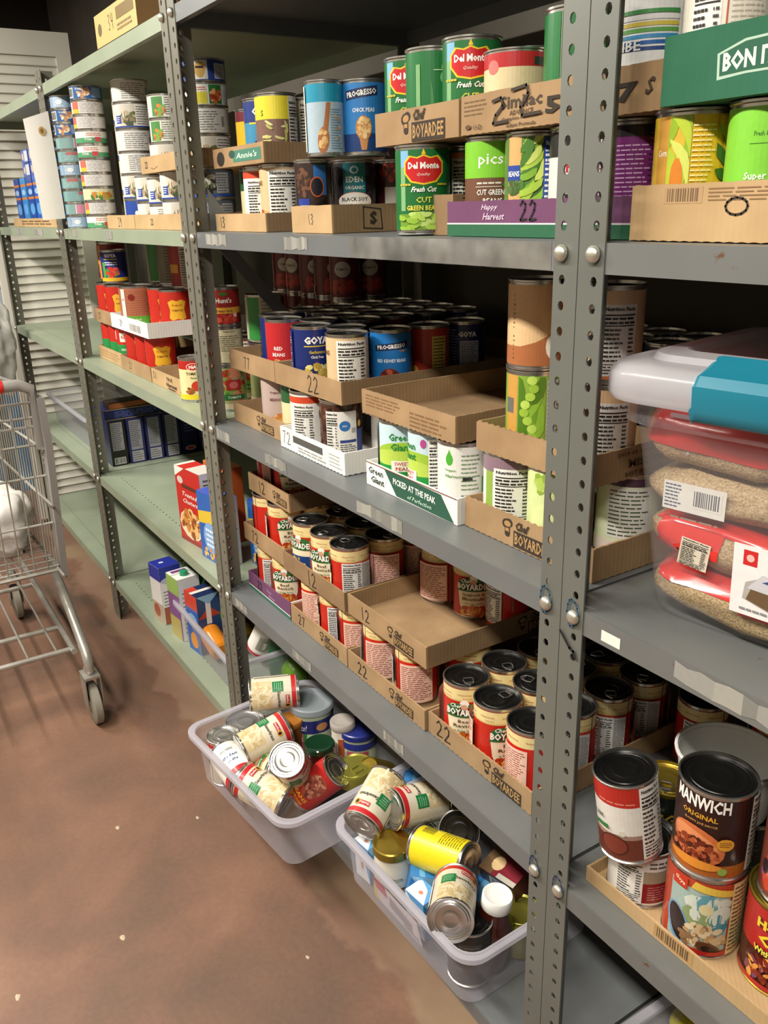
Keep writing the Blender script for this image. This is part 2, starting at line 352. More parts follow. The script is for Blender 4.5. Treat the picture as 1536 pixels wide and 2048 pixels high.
# ---------------------------------------------------------------- can designs: name -> (radius, height, description, label ground, painter, lid material, pull tab, object name)
DZ = {}
def design(key, desc, bg, r=.0378, h=.111, lid='dark_lid', tab=False, name='food_can', zl=(.006, .105)):
    def deco(fn): DZ[key] = dict(desc=desc, bg=bg, r=r, h=h, lid=lid, tab=tab, name=name, fn=fn, zl=(zl[0], h-(.111-zl[1]))); return fn
    return deco
def sides(a, r, h, bg='efeee9', ink='23211f', w=.042, c2=None, c2ink=None):
    q = PI*r*.66; a.nutri(q-w/2, .008, q+w/2, h-.008, bg, ink)
    if c2: a.rect(-q-w*.6, .008, -q+w*.6, h-.008, c2)
    a.lines(-q-w*.5, .03, -q+w*.5, h-.014, 14, c2ink or ink, .38); a.bar(-q-w*.35, .010, -q+w*.35, .027)
def chef(sub, sub2='', extra=None):
    def f(a, r, h):
        T = h-.0065; q = PI*r*.66
        a.rect(-PI*r, T-.019, PI*r, T, 'e9d79a'); a.rect(-PI*r, T-.0215, PI*r, T-.019, 'd9c079')
        for k in range(-3, 4): a.tx('Wholesome & hearty', k*.033, T-.009, .0030, 'b0562c', w=.022); a.tx('Family Classics', k*.033+.004, T-.0150, .0022, 'b0562c', w=.014)
        a.poly([(-.027, .058), (-.024, .030), (-.016, .010), (.018, .010), (.025, .030), (.028, .058)], 'ece0bf'); a.food(0, .018, .022, .008, ['c6671f', 'd98a35', 'b0401a', 'e2a74d'], 26, .006)
        a.ell(0, T-.024, .007, .008, 'f4efe6'); a.ell(0, T-.030, .005, .006, 'd6a183'); a.ell(-.016, T-.030, .012, .006, '2b6b34', .4); a.ell(.016, T-.030, .012, .006, '2b6b34', -.4)
        a.rect(-.029, .0565, .029, .060, '22602f'); a.tx('BOYARDEE', 0, .066, .0125, 'f7f5ec', w=.054, bold=.035, out='1d5a2c'); a.tx('Chef', -.012, .0775, .0075, 'f7f5ec', w=.018, shear=.4, out='1d5a2c')
        s1 = sub.split('|')
        for i, t in enumerate(s1): a.tx(t, 0, .050-i*.008, .0058, '5a3a20', w=min(.036, .0045*len(t)))
        if sub2: a.tx(sub2, 0, .033, .0035, '46774a', w=.03)
        if extra: extra(a)
        a.nutri(q-.020, .018, q+.014, T-.021, 'e6e5e2'); a.rect(q+.014, .018, q+.030, T-.021, 'c9c9c7'); a.lines(q+.0145, .02, q+.0295, T-.024, 24, '7c7c7a', .5)
        a.rect(-q-.03, .010, -q+.020, T-.0225, 'ecc6b4'); a.rect(-q-.0312, .010, -q-.03, T-.0225, 'c4281e'); a.lines(-q-.028, .014, -q+.018, T-.026, 17, '8e3a2b', .36)
    return f
CH = dict(name='pasta_can', tab=True)
design('chef_rav', 'red and cream ravioli can with black ring-pull lid', 'c42a1b', **CH)(chef('Beef|Ravioli', 'in Pasta Sauce'))
design('chef_spag', 'red spaghetti and meatballs can with black lid', 'c42a1b', **CH)(chef('Spaghetti &|Meatballs', 'pasta with meatballs'))
def _mac(a): a.rect(-.022, .020, .022, .044, '1d3f7c'); a.tx('Mac &', -.006, .038, .006, 'e8c13a', w=.018); a.tx('Cheese', .002, .029, .006, 'e8c13a', w=.024)
design('chef_mac', 'red pasta can with small navy panel and black lid', 'c42a1b', **CH)(chef(' ', '', _mac))
@design('chef_plain', 'plain bright red pasta can side with small black square mark', 'c8281c', **CH)
def _(a, r, h):
    T = h-.0065; a.rect(-PI*r, T-.019, PI*r, T, 'e9d79a'); q = PI*r*.66
    for k in range(-3, 4): a.tx('Wholesome & hearty', k*.033, T-.009, .0030, 'b0562c', w=.022)
    a.rect(.012, T-.040, .020, T-.030, '1b1b1b'); a.ell(.016, T-.035, .0028, .0028, 'e8e4da'); a.food(.006, .014, .010, .006, ['c6671f', 'b0401a', '3f7a2d'], 10, .004)
    a.rect(-.052, .010, -.008, T-.0225, 'ecc6b4'); a.lines(-.050, .014, -.010, T-.026, 17, '8e3a2b', .36); a.nutri(q-.02, .015, q+.02, T-.021)
@design('goya', 'navy bean can with white lettering and yellow underline', '1b2a6b', name='bean_can')
def _(a, r, h):
    a.tx('GOYA', 0, .086, .014, 'f3f2ee', w=.046, bold=.05); a.rect(-.024, .0745, .024, .0765, 'd9c13c'); a.tx('Garbanzos', 0, .065, .006, 'd9c13c', w=.03); a.tx('Chick Peas', 0, .056, .005, 'f3f2ee', w=.024)
    a.food(0, .026, .026, .016, ['d9c463', 'c9b04f', 'e7d98b', 'b89a3f'], 34, .0065); sides(a, r, h, 'e2e3ea', '1b2a6b', c2='1b2a6b', c2ink='c9cde0')
@design('goya_blue', 'navy bean can showing its pale ingredients panel', '19265f', name='bean_can')
def _(a, r, h):
    a.rect(-.006, .010, .030, .076, 'aeb4c9'); a.lines(-.004, .012, .028, .074, 20, '2c355c', .4); a.tx('GOYA', .008, .088, .010, 'e8e8e4', w=.034, bold=.05); a.lines(-.028, .012, -.010, .098, 16, '8f97bd', .4); sides(a, r, h)
@design('goya_pink', 'navy can with magenta bean picture and yellow corner', '20306f', name='bean_can')
def _(a, r, h):
    a.ell(0, .055, .022, .026, 'b62d5e'); a.food(0, .055, .018, .022, ['c8386c', 'd9628b', '8f1f46'], 26, .006); a.rect(-.026, .092, .0, .101, 'd9c13c'); a.tx('Habichuelas', 0, .022, .006, 'f3f2ee', w=.04); sides(a, r, h)
@design('red_beans', 'red bean can with white lettering beside nutrition panel', 'b9252a', name='bean_can')
def _(a, r, h):
    a.tx('RED', 0, .056, .007, 'f3f2ee', w=.018); a.tx('BEANS', 0, .044, .007, 'f3f2ee', w=.026); a.food(.0, .022, .02, .010, ['d9a866', 'e7c38b', 'b98444'], 16, .006); sides(a, r, h)
@design('beige_nutri', 'beige bean can with large black nutrition facts', 'd8b98e', name='bean_can')
def _(a, r, h):
    a.nutri(-.022, .008, .034, h-.010, 'efece3'); a.food(-.040, .020, .012, .012, ['b5502c', 'd9a866'], 12, .006); a.tx('BEANS', -.052, .08, .008, '4a2c18', w=.03)
@design('progresso_kidney', 'bright blue kidney bean can with dark ribbon and bean bowl', '1a6cb0', name='bean_can')
def _(a, r, h):
    a.poly([(-.031, .085), (-.031, .074), (.031, .079), (.031, .092)], '1d2b4f'); a.tx('PROGRESSO', 0, .0825, .0075, 'f1efe9', w=.052, bold=.03, rot=.07); a.poly([(.012, .0745), (.030, .0768), (.022, .073)], 'd98a35')
    a.tx('RED KIDNEY BEANS', 0, .058, .006, 'eef3f7', w=.052); a.ell(-.004, .026, .019, .019, '6b2a1c'); a.food(-.004, .026, .015, .015, ['7c2a1f', '963a2a', '5c1c14', 'a8503c'], 34, .0048); a.lines(.016, .024, .028, .032, 3, 'dfe9f1', .4); sides(a, r, h)
@design('progresso_chick', 'tall blue chick pea can with dark ribbon and spoonful of peas', '2a76b8', name='bean_can')
def _(a, r, h):
    a.rect(-PI*r, .006, PI*r, .032, '17386f'); a.poly([(-.031, .094), (-.031, .080), (.024, .087), (.024, .101)], '1d2b4f'); a.tx('PROGRESSO', -.003, .0905, .0085, 'f1efe9', w=.050, bold=.03, rot=.11)
    a.tx('CHICK PEAS', 0, .066, .006, 'eef3f7', w=.036); a.poly([(-.010, .042), (.010, .042), (.004, .008), (-.004, .008)], 'b47a45'); a.ell(0, .040, .013, .018, 'b47a45'); a.food(0, .041, .010, .014, ['d4ac70', 'c2955a', 'e1c08c'], 26, .004); sides(a, r, h)
@design('teal_spoon', 'teal topped can with wooden spoon picture', 'a9bdc9', name='bean_can')
def _(a, r, h):
    a.rect(-PI*r, .079, PI*r, .105, '1f8fae'); a.poly([(-.012, .03), (-.002, .03), (.006, .078), (-.002, .078)], 'a5683a'); a.ell(-.010, .024, .011, .020, 'a5683a', -.15, 16); a.food(-.011, .024, .007, .015, ['c79355', 'dcb67c'], 14, .004)
    a.food(.016, .040, .009, .020, ['dcb67c', 'c79355'], 5, .004); a.lines(.004, .01, .028, .07, 16, '7795a8', .3, False); sides(a, r, h, 'ece8dc', c2='ece8dc')
@design('wood_nutri', 'cream can with black nutrition facts and brown foot', 'e3dccb', name='bean_can')
def _(a, r, h):
    a.nutri(-.026, .016, .026, h-.008, 'ece6d8'); a.rect(-PI*r, .006, PI*r, .016, 'a87848')
@design('coffee_beans', 'brown bean can with blue circle seal on white panel', '4a2e22', name='bean_can')
def _(a, r, h):
    a.food(0, .055, .11, .045, ['5c3a2b', '3a231a', '6e4a37', '2e1a13'], 120, .006); a.rect(-.034, .006, -.016, .094, 'e7e5de'); a.nutri(-.034, .010, -.012, .094, 'e7e5de'); a.rect(-.012, .006, .020, .094, 'eceae4')
    a.ell(-.001, .068, .0095, .0095, '2e6fb5'); a.tx('INFO', -.001, .068, .003, 'f3f2ee', w=.008); a.rect(.010, .055, .018, .064, 'b0aeaa'); a.rect(-.010, .038, .018, .043, '2b3f86'); a.lines(-.010, .010, .018, .036, 7, '44413c', .4); a.rect(.020, .010, .034, .060, '22397c'); a.ell(.026, .07, .004, .006, 'c9a23a')
@design('coffee_star', 'dark bean can with blue glow and round star badge', '31211c', name='bean_can')
def _(a, r, h):
    a.food(-.018, .075, .018, .020, ['5c3a2b', '3a231a', '6e4a37'], 40, .005); a.rect(.006, .055, .032, .102, '2c66a8'); a.ell(.012, .068, .014, .016, 'c05a2a'); a.ell(.012, .068, .012, .014, '1d1a26'); a.rect(-.03, .010, -.004, .050, '2b3f96'); a.rect(-.024, .014, -.008, .040, '8f98b8'); a.poly([(-.002, .020), (-.002, .034), (.032, .052), (.032, .040)], '14131a'); sides(a, r, h)
@design('eden', 'black soy bean can with teal panel and white oval', '231f26', name='bean_can')
def _(a, r, h):
    a.food(0, .06, .11, .04, ['2c2733', '18151c', '3a3442'], 90, .007); a.rect(-.019, .046, .019, .105, '1f7580'); a.ell(0, .094, .0075, .0065, 'b9d3d2'); a.ell(0, .094, .0045, .0038, '1f7580'); a.tx('EDEN', 0, .079, .009, 'e9efec', w=.028); a.tx('ORGANIC', 0, .066, .006, 'e9efec', w=.032)
    a.ell(0, .044, .030, .0155, 'b5502c'); a.ell(0, .044, .0290, .0145, 'f0eee8'); a.tx('BLACK SOY', 0, .0475, .0065, '1d1a1c', w=.044); a.tx('BEANS', 0, .0375, .005, '1d1a1c', w=.022)
@design('red_dark', 'dark red bean can with white lower panel', '3b191a', name='bean_can')
def _(a, r, h):
    a.food(0, .09, .03, .012, ['8f2a22', 'c04a34', '5c1c14'], 24, .006); a.rect(-.016, .03, .016, .066, 'c9c7c2'); a.tx('BEANS', 0, .026, .005, 'dedcd4', w=.026)
def delm(a, r, h):
    a.rect(-.034, .084, -.021, .104, '7fb3dd'); a.rect(-.034, .03, -.026, .084, '7fae78')
    P = [(0, .064), (.016, .067), (.025, .077), (.025, .089), (.018, .096), (.008, .094), (0, .097), (-.008, .094), (-.018, .096), (-.025, .089), (-.025, .077), (-.016, .067)]
    a.poly([(x*1.10, (y-.081)*1.13+.081) for x, y in P], 'e6c52c'); a.poly(P, 'c41f24'); a.poly([(-.003, .099), (.003, .099), (0, .106)], 'e6c52c')
    a.tx('Del Monte', 0, .0855, .0085, 'f6f4ee', w=.042, bold=.04); a.tx('Quality', 0, .0745, .0048, 'e9b9b0', w=.018, shear=.3)
    a.lines(-.034, .060, -.016, .065, 1, 'c9b73a', .5); a.lines(.018, .060, .034, .065, 1, 'c9b73a', .5)
    a.tx('Fresh Cut', 0, .0565, .0068, 'f2f1ea', w=.034, shear=.4, bold=.03); a.tx('CUT', 0, .0435, .0072, 'd9d34f', w=.020); a.tx('GREEN BEANS', 0, .0335, .0065, 'd9d34f', w=.046, bold=.03)
    a.rect(-.034, .006, .034, .026, '6f9430'); a.pods(-.034, .006, .034, .029, ['8fb53e', 'a9cb55', '7fa838', 'bcd977'], 26, .018, .0065, 2, .3, 2.4, .4)
design('delmonte', 'green cut green beans can with red and yellow shield', '1b6a33', lid='silver_lid', name='bean_can')(delm)
@design('delmonte_side', 'green can with tall leaf stripes', '1e6f38', lid='silver_lid', name='bean_can')
def _(a, r, h):
    a.pods(-.01, .006, .03, .07, ['5ca856', '7fc06f', '3f8a48'], 6, .060, .005, 2, 1.5, .3, .2); a.rect(-.03, .006, -.024, .09, '7fae78'); a.lines(.004, .082, .03, .09, 1, 'c9b73a'); a.ell(.014, .074, .012, .010, '7fae78'); a.rect(-.006, .082, .03, .083, 'cfe0b0')
@design('delmonte_back', 'green can with cream nutrition panel under orange bar', '1f7038', lid='silver_lid', name='bean_can')
def _(a, r, h):
    a.nutri(-.020, .014, .026, .095, 'ebe7d6'); a.rect(-.020, .095, .026, .102, 'd9772c'); a.ell(.020, .02, .008, .006, 'b04a5a')
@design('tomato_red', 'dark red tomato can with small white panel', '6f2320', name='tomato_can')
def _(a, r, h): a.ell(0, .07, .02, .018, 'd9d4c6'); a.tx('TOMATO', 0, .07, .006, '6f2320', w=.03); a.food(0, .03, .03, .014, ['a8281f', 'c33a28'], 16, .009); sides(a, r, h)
@design('white_red', 'cream can with red top band behind cardboard', 'd9c79c', lid='silver_lid', name='soup_can')
def _(a, r, h): a.rect(-PI*r, .085, PI*r, .105, 'b5272a'); a.ell(-.028, .086, .008, .010, 'e3736c'); a.rect(.022, .087, .036, .098, '1f3a2a')
@design('pics', 'lime and brown green beans can with leaf picture', '6d4a36', lid='silver_lid', name='bean_can')
def _(a, r, h):
    a.rect(-PI*r, .064, PI*r, .105, '7cc234'); a.tx('pics', -.006, .083, .016, 'f3f2ec', w=.032, bold=.01); a.lines(-.024, .056, .010, .060, 1, 'dcd3c6', .5); a.rect(-.026, .0535, .008, .0543, 'dcd3c6'); a.tx('CUT GREEN', -.006, .0475, .0065, 'f3f2ec', w=.036); a.tx('BEANS', -.003, .0375, .0065, 'f3f2ec', w=.024)
    a.ell(-.010, .014, .019, .013, 'c8602a'); a.food(-.010, .013, .016, .010, ['4f9a35', '6fb54a', '357a28'], 24, .007, .35); a.food(.020, .035, .008, .020, ['3f7a2d', '2f6a22'], 7, .012, .25); sides(a, r, h, 'e9e6de')
@design('photo_beans', 'can with green pod photo and blue nutrition stripe', '5c7a3a', lid='silver_lid', name='bean_can')
def _(a, r, h):
    a.rect(-.034, .006, -.014, .105, 'd0a56a'); a.rect(-.036, .058, -.014, .075, '2d4596'); a.tx('BEANS', -.025, .066, .006, 'f2f1ea', w=.018); a.food(-.026, .05, .008, .006, ['3f5a2a', '53713a'], 10, .006)
    a.rect(-.014, .006, .012, .105, '55803a'); a.pods(-.014, .006, .012, .105, ['a8c84a', '7fae38', '4a7a2e', 'c6d66c', '8fbf42', '2c5226'], 26, .034, .0075, 5, .9, 1.0); a.nutri(.012, .008, .036, .103, '2f4c9c', 'e7eaf3'); a.rect(.036, .006, .06, .105, 'd0a56a')
@design('rite', 'white and black label can beside steel post', 'dcdad2', name='food_can')
def _(a, r, h): a.rect(-PI*r, .080, PI*r, .105, '1f1c1d'); a.tx('RITE', 0, .070, .012, 'b0353a', w=.040); a.tx('BEST', 0, .056, .008, 'b0353a', w=.032); a.lines(-.02, .012, .02, .045, 3, '2a2826', .5)
@design('purple', 'purple can with small white lettering behind post', '6c1f66', name='bean_can')
def _(a, r, h): a.rect(-PI*r, .094, PI*r, .105, '1c1218'); a.lines(-.018, .010, .018, .088, 18, 'c9a0c6', .3); a.rect(-.045, .006, -.024, .094, 'd2cdc2'); a.lines(-.044, .01, -.026, .09, 18, '2a2826', .4); a.rect(.024, .006, .05, .105, '3d5c24'); a.food(.036, .05, .012, .04, ['6f9a3a', '2c4a1e', 'a3c25a'], 24, .010, .4)
@design('corn_yellow', 'yellow corn can with cob picture', 'e3b92a', r=.0378, lid='dark_lid', name='corn_can')
def _(a, r, h):
    a.rect(-.038, .006, -.024, .105, 'cf9a45'); a.tx('Corn', -.031, .074, .006, 'f4efe0', w=.011); a.rect(-.024, .006, -.003, .105, 'd9b53a'); a.pods(-.024, .006, -.003, .105, ['b8cc3c', '97b82e', 'd3dc6a'], 9, .050, .009, 4, 1.7, .7); a.ell(-.014, .050, .006, .020, 'd7822e'); a.lines(-.002, .014, .018, .098, 20, 'f4e9b0', .28)
    a.pods(.019, .030, .036, .105, ['9cbc3a', '3f6a2a', 'e3b92a'], 9, .030, .009, 6, 2.2, .6); a.rect(.019, .012, .026, .024, '3a5fa8'); sides(a, r, h)
@design('corn_lime', 'lime green sweet corn can', '7fc93c', lid='silver_lid', name='corn_can')
def _(a, r, h): a.tx('Fresh & Clear', -.010, .084, .004, '3f7a2c', w=.022); a.rect(-.024, .076, .006, .0765, '3f7a2c'); a.tx('Super Sweet', -.006, .050, .008, 'eef6e2', w=.040); a.tx('Whole Kernel Corn', -.004, .038, .008, 'eef6e2', w=.054); a.lines(-.024, .014, .016, .030, 3, 'dff0c8', .25)
@design('rainbow', 'white beans can with blue green and yellow stripes', 'dcdcda', lid='silver_lid', r=.0378, name='bean_can')
def _(a, r, h):
    for i, c in enumerate(['1f3f7c', '1d5a9c', '3a86b5', '5a9a4a', 'c9b84a', 'dcdcda', '3f8a4a']): a.rect(-.036, .052+i*.0052, .026, .0555+i*.0052, c)
    a.tx('LIBE', -.022, .057, .009, 'dcdcda', w=.026); a.tx('Beans', -.014, .036, .0095, '6fae46', w=.030); a.tx('Plus', -.014, .020, .006, '6fae46', w=.016); a.bar(.028, .01, .040, .1)
@design('white_text', 'cream label can with fine text and red line', 'e4ded0', lid='silver_lid', name='soup_can')
def _(a, r, h): a.lines(-.002, .010, .030, .100, 22, 'b9ae98', .35); a.rect(-.006, .006, -.0045, .105, 'b0553a'); a.nutri(-.036, .01, -.010, .1, 'e9e6df')
@design('hunts', 'dark red tomato sauce can with yellow band', '8e241e', r=.0365, h=.084, name='sauce_can')
def _(a, r, h): a.tx("Hunt's", 0, .056, .011, 'f1ece0', w=.036, bold=.03); a.ell(0, .070, .010, .004, '3f6a2a'); a.rect(-PI*r, .028, PI*r, .041, 'd8a23e'); a.tx('Tomato Sauce', 0, .034, .005, '5c2a18', w=.036); a.food(0, .016, .024, .008, ['b83225', 'd0513a'], 10, .008); a.rect(.020, .02, .028, .028, 'e0d9c8')
@design('hunts_tall', 'tall dark red crushed tomato can with gold band', '8a1f1c', r=.042, h=.114, name='tomato_can')
def _(a, r, h): a.tx("Hunt's", 0, .086, .013, 'efe9dc', w=.044, bold=.04); a.rect(-PI*r, .050, PI*r, .066, 'd49a2e'); a.tx('Tomatoes', .002, .058, .006, '5c2a18', w=.030); a.food(0, .026, .03, .016, ['a82a1c', 'c8442c', '7a1a12'], 20, .010); a.rect(-.055, .008, -.04, .105, 'd9863e'); sides(a, r, h)
@design('cream_nutri', 'cream label can with barcode above tomato picture can', 'd8d0ac', r=.0365, h=.084, name='sauce_can')
def _(a, r, h): a.tx('Tomato Sauce', 0, .074, .0035, '3a3020', w=.026); a.lines(-.022, .030, .022, .066, 8, '6f6750', .35); a.bar(-.006, .010, .020, .026, 'd8d0ac')
@design('tomato_pic', 'tomato can with green banner and red tomato picture', 'a8b078', r=.0365, h=.104, lid='silver_lid', name='tomato_can')
def _(a, r, h): a.food(0, .055, .032, .038, ['b8301f', 'cf5a3a', '4f8a35', '7fae4a', 'd98a6a'], 44, .009); a.rect(-.014, .048, .020, .072, 'b22e2c'); a.ell(.003, .060, .010, .008, 'd8706a'); a.rect(-.022, .026, .028, .038, '27703a'); a.tx('TOMATO', .003, .032, .006, 'eef0e4', w=.030); a.rect(-PI*r, .006, PI*r, .018, 'd9c9a8')
@design('iga', 'cream tomato puree can with red top and oval mark', 'e4d7a2', r=.0365, h=.104, lid='silver_lid', name='tomato_can')
def _(a, r, h): a.rect(-PI*r, .078, PI*r, .098, 'b3261f'); a.ell(0, .084, .016, .009, 'efe9dc'); a.ell(0, .084, .0145, .0078, 'c0241f'); a.tx('IGA', 0, .084, .008, 'f6f2e8', w=.018, bold=.05); a.tx('TOMATO', 0, .068, .007, '3a2a1c', w=.034); a.tx('Puree', 0, .058, .0045, '3a2a1c', w=.014); a.ell(.006, .038, .013, .012, 'c8361f'); a.food(-.012, .026, .009, .007, ['8a4a22', 'a8612f'], 10, .005); a.rect(-PI*r, .006, PI*r, .018, 'dfc629')
@design('goya_sauce', 'small navy tomato sauce can with yellow foot and tomato', '1f2f7a', r=.0378, h=.094, name='sauce_can')
def _(a, r, h): a.tx('GOYA', -.006, .078, .011, 'eef0f4', w=.036, bold=.05); a.rect(-.026, .067, .014, .069, 'e4d23c'); a.lines(-.024, .050, .014, .062, 2, 'dfe2ee', .5); a.food(-.006, .030, .018, .012, ['c83226', 'd9503a', '3f8a4a'], 14, .009); a.rect(-PI*r, .006, PI*r, .016, 'e0b42c'); a.rect(-.034, .016, -.024, .06, '4f9a3a')
@design('red_gold', 'red tomato can with wavy yellow cartouche', 'bb2a1e', r=.042, h=.114, name='tomato_can')
def _(a, r, h):
    a.poly([(-.022, .040), (-.014, .034), (0, .038), (.014, .034), (.024, .040), (.019, .062), (.026, .082), (.012, .088), (0, .084), (-.012, .088), (-.024, .082), (-.019, .062)], 'e8b02f'); a.tx('Redpack', 0, .073, .007, 'b0531f', w=.028, shear=.2); a.tx('TOMATOES', 0, .060, .005, '6a2a14', w=.030); a.food(0, .018, .03, .010, ['d99a3a', 'e7c38b', 'c8442c'], 14, .009); sides(a, r, h, 'dcd8ce')
@design('red_green', 'red tomato can with green label band', 'c02c22', r=.0378, h=.111, name='tomato_can')
def _(a, r, h): a.rect(-PI*r, .030, PI*r, .060, '2b8a46'); a.tx('WHOLE', 0, .045, .007, 'eef0e4', w=.034); a.rect(-.018, .068, .018, .094, 'e3e0d6'); a.tx('RED', 0, .082, .010, 'c02c22', w=.024); a.food(0, .018, .03, .008, ['c83226', 'd9503a'], 10, .009); sides(a, r, h)
@design('wood_green', 'large can with wooden board picture and green foot', 'a8664a', r=.050, h=.116, name='tomato_can')
def _(a, r, h):
    a.lines(-.045, .03, .03, .104, 12, '94563c', .3, False); a.rect(-.05, .006, .024, .034, '5aa832'); a.tx('Crushed', -.02, .025, .006, 'eef0e4', w=.028); a.tx('Tomatoes', -.02, .015, .006, 'eef0e4', w=.032); a.ell(-.026, .086, .010, .009, '7a1f16'); a.rect(-.060, .006, -.046, .108, 'e6e0d2'); a.tx('365', -.053, .08, .006, 'c02c22', w=.010); a.nutri(.024, .034, .056, .108, 'd6d2c8')
@design('green_nutri', 'large can with cream nutrition label and green edge', 'b9b398', r=.050, h=.116, name='tomato_can')
def _(a, r, h): a.rect(-.06, .006, -.022, .11, '2f8a3c'); a.lines(-.015, .012, .03, .104, 11, '3a352a', .22); a.rect(.04, .006, .09, .11, '7a1f1c')
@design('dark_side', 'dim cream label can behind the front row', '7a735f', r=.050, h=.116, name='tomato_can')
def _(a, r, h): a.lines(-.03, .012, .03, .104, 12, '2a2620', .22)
@design('red_side', 'red side can with white nutrition strip', '9c221c', r=.042, h=.114, name='tomato_can')
def _(a, r, h): a.nutri(-.014, .008, .014, .106, 'dcd8ce'); a.rect(.016, .04, .05, .062, 'd49a2e'); a.rect(-.05, .04, -.02, .062, 'd49a2e')
@design('tuna_blue', 'flat blue tuna can', '2f5f9c', r=.042, h=.0355, lid='silver_lid', name='tuna_can', zl=(.004, .107))
def _(a, r, h): a.food(-.002, .018, .018, .010, ['d9b489', 'c48a5a', 'efe9dc'], 12, .006); a.rect(.02, .006, .05, .03, '7fa0c6'); a.bar(-.055, .006, -.03, .03, 'dcdcd8'); a.tx('TUNA', -.012, .026, .005, 'f2f1ec', w=.020)
@design('tuna_silver', 'flat silver-blue tuna can', '8fa9c4', r=.042, h=.0355, lid='silver_lid', name='tuna_can', zl=(.004, .107))
def _(a, r, h): a.lines(-.03, .006, .0, .030, 6, 'd9e2ea', .5); a.rect(.012, .004, .06, .031, '6d8fb4'); a.ell(-.012, .018, .010, .006, 'dfe6ec')
@design('tuna_teal', 'flat teal tuna can', '7fa6a6', r=.042, h=.0355, lid='silver_lid', name='tuna_can', zl=(.004, .107))
def _(a, r, h): a.lines(-.02, .008, .035, .022, 4, 'a9c6c4', .4); a.rect(-.012, .022, .022, .030, 'b86a6a'); a.rect(.02, .006, .036, .022, '5f8f90')
@design('tuna_pink', 'flat teal tuna can with pink panel', '86a9a8', r=.042, h=.0355, lid='silver_lid', name='tuna_can', zl=(.004, .107))
def _(a, r, h): a.rect(-.004, .006, .018, .030, 'd68aa6'); a.rect(-.006, .005, -.004, .031, 'efe9e4')
@design('tuna_green', 'flat white tuna can with green and red wave', 'e3e4dd', r=.042, h=.0355, lid='silver_lid', name='tuna_can', zl=(.004, .107))
def _(a, r, h): a.rect(-PI*r, .004, PI*r, .016, '4f9a6a'); a.rect(.002, .007, .018, .018, 'c8404c'); a.tx('TUNA', -.016, .012, .006, 'f2f1ec', w=.020); a.lines(-.02, .020, .02, .029, 2, 'c66a62', .4)
@design('tuna_white', 'flat white tuna can with grey nutrition print', 'dad8d6', r=.042, h=.0355, lid='silver_lid', name='tuna_can', zl=(.004, .107))
def _(a, r, h): a.lines(-.025, .006, .025, .030, 7, '8c8480', .35); a.rect(-.05, .004, -.028, .031, 'c46a58'); a.rect(-.05, .004, -.028, .014, 'e0b93a')
@design('tuna_lemon', 'flat tuna can with yellow and green picture', 'c9cfa8', r=.042, h=.0355, lid='silver_lid', name='tuna_can', zl=(.004, .107))
def _(a, r, h): a.food(0, .014, .03, .008, ['d9c63c', '8fae4a', 'c9843c', '4f7a3a'], 22, .007); a.lines(-.02, .022, .02, .030, 2, 'efe9d8', .4)
def chick(a, r, h):
    a.rect(-.030, .004, .012, h-.006, 'cfc9bc'); a.food(-.008, .022, .020, .016, ['b9a58a', 'd9cdb8', '5f6a3a', '8a7a5f', '3f4a2c'], 26, .009, .5); a.rect(.012, .004, .05, h-.006, 'e6e5e0'); a.lines(.014, .008, .048, h-.008, 8, '5c5a56', .35)
    a.rect(-.042, .012, -.026, .030, '2b4a9c'); a.lines(-.041, .014, -.028, .028, 3, 'e9ecf2', .4); a.rect(-PI*r, .003, PI*r, .006, '2b4a9c')
design('chicken', 'flat can with pale chicken photo and blue box', 'dedad0', r=.046, h=0.06, lid='silver_lid', name='chicken_can', zl=(.003, .107))(chick)
@design('chicken_nutri', 'flat silver-white can with grey nutrition text', 'd9d8d4', r=.046, h=0.052, lid='silver_lid', name='chicken_can', zl=(.003, .107))
def _(a, r, h): a.lines(-.03, .006, .03, h-.008, 8, '6c6a66', .35); a.bar(.034, .01, .044, .036)
@design('chicken_blue', 'tall cream and blue chicken can with barcode', 'e6d9c0', r=.0378, h=.085, lid='silver_lid', name='chicken_can', zl=(.003, .107))
def _(a, r, h): a.rect(-.034, .04, -.024, .08, 'd8a86a'); a.rect(-PI*r, .003, PI*r, .010, '2b4a9c'); a.rect(-.03, .038, .03, .041, '2b4a9c'); a.lines(-.015, .044, .02, .078, 8, 'b0a48c', .35); a.bar(-.012, .012, .010, .034)
@design('chicken_arc', 'blue and white can with curved white label edge', '27489c', r=.046, h=0.068, lid='silver_lid', name='chicken_can', zl=(.003, .107))
def _(a, r, h): a.ell(.014, .018, .030, .034, 'd9b27a'); a.ell(.015, .016, .028, .032, 'e9e6de'); a.tx('CHICKEN', .010, .024, .005, '27489c', w=.026); a.ell(-.020, .034, .005, .007, 'e9e6de'); a.rect(-PI*r, .003, PI*r, .010, '27489c')
@design('veg_can', 'flat can with orange and green vegetable label', 'd9dccf', r=.040, h=.050, lid='silver_lid', name='food_can', zl=(.003, .107))
def _(a, r, h): a.rect(-.04, .004, -.012, .044, '4f8a4a'); a.food(-.020, .016, .012, .010, ['d9843c', '6fae4a', 'c8442c'], 12, .006); a.lines(-.008, .006, .03, .044, 8, '6c6a66', .35)
@design('navy_bee', 'navy flat can with gold round emblem', '2a4596', r=.046, h=.044, lid='silver_lid', name='food_can', zl=(.003, .107))
def _(a, r, h): a.rect(-.028, .004, .006, .039, 'dcd9cf'); a.ell(-.010, .022, .011, .015, 'c9a35a'); a.rect(-.018, .024, -.002, .028, '2a2233'); a.rect(.020, .006, .05, .034, 'cfd2dc'); a.lines(.022, .008, .048, .032, 6, '5c5f70', .35)
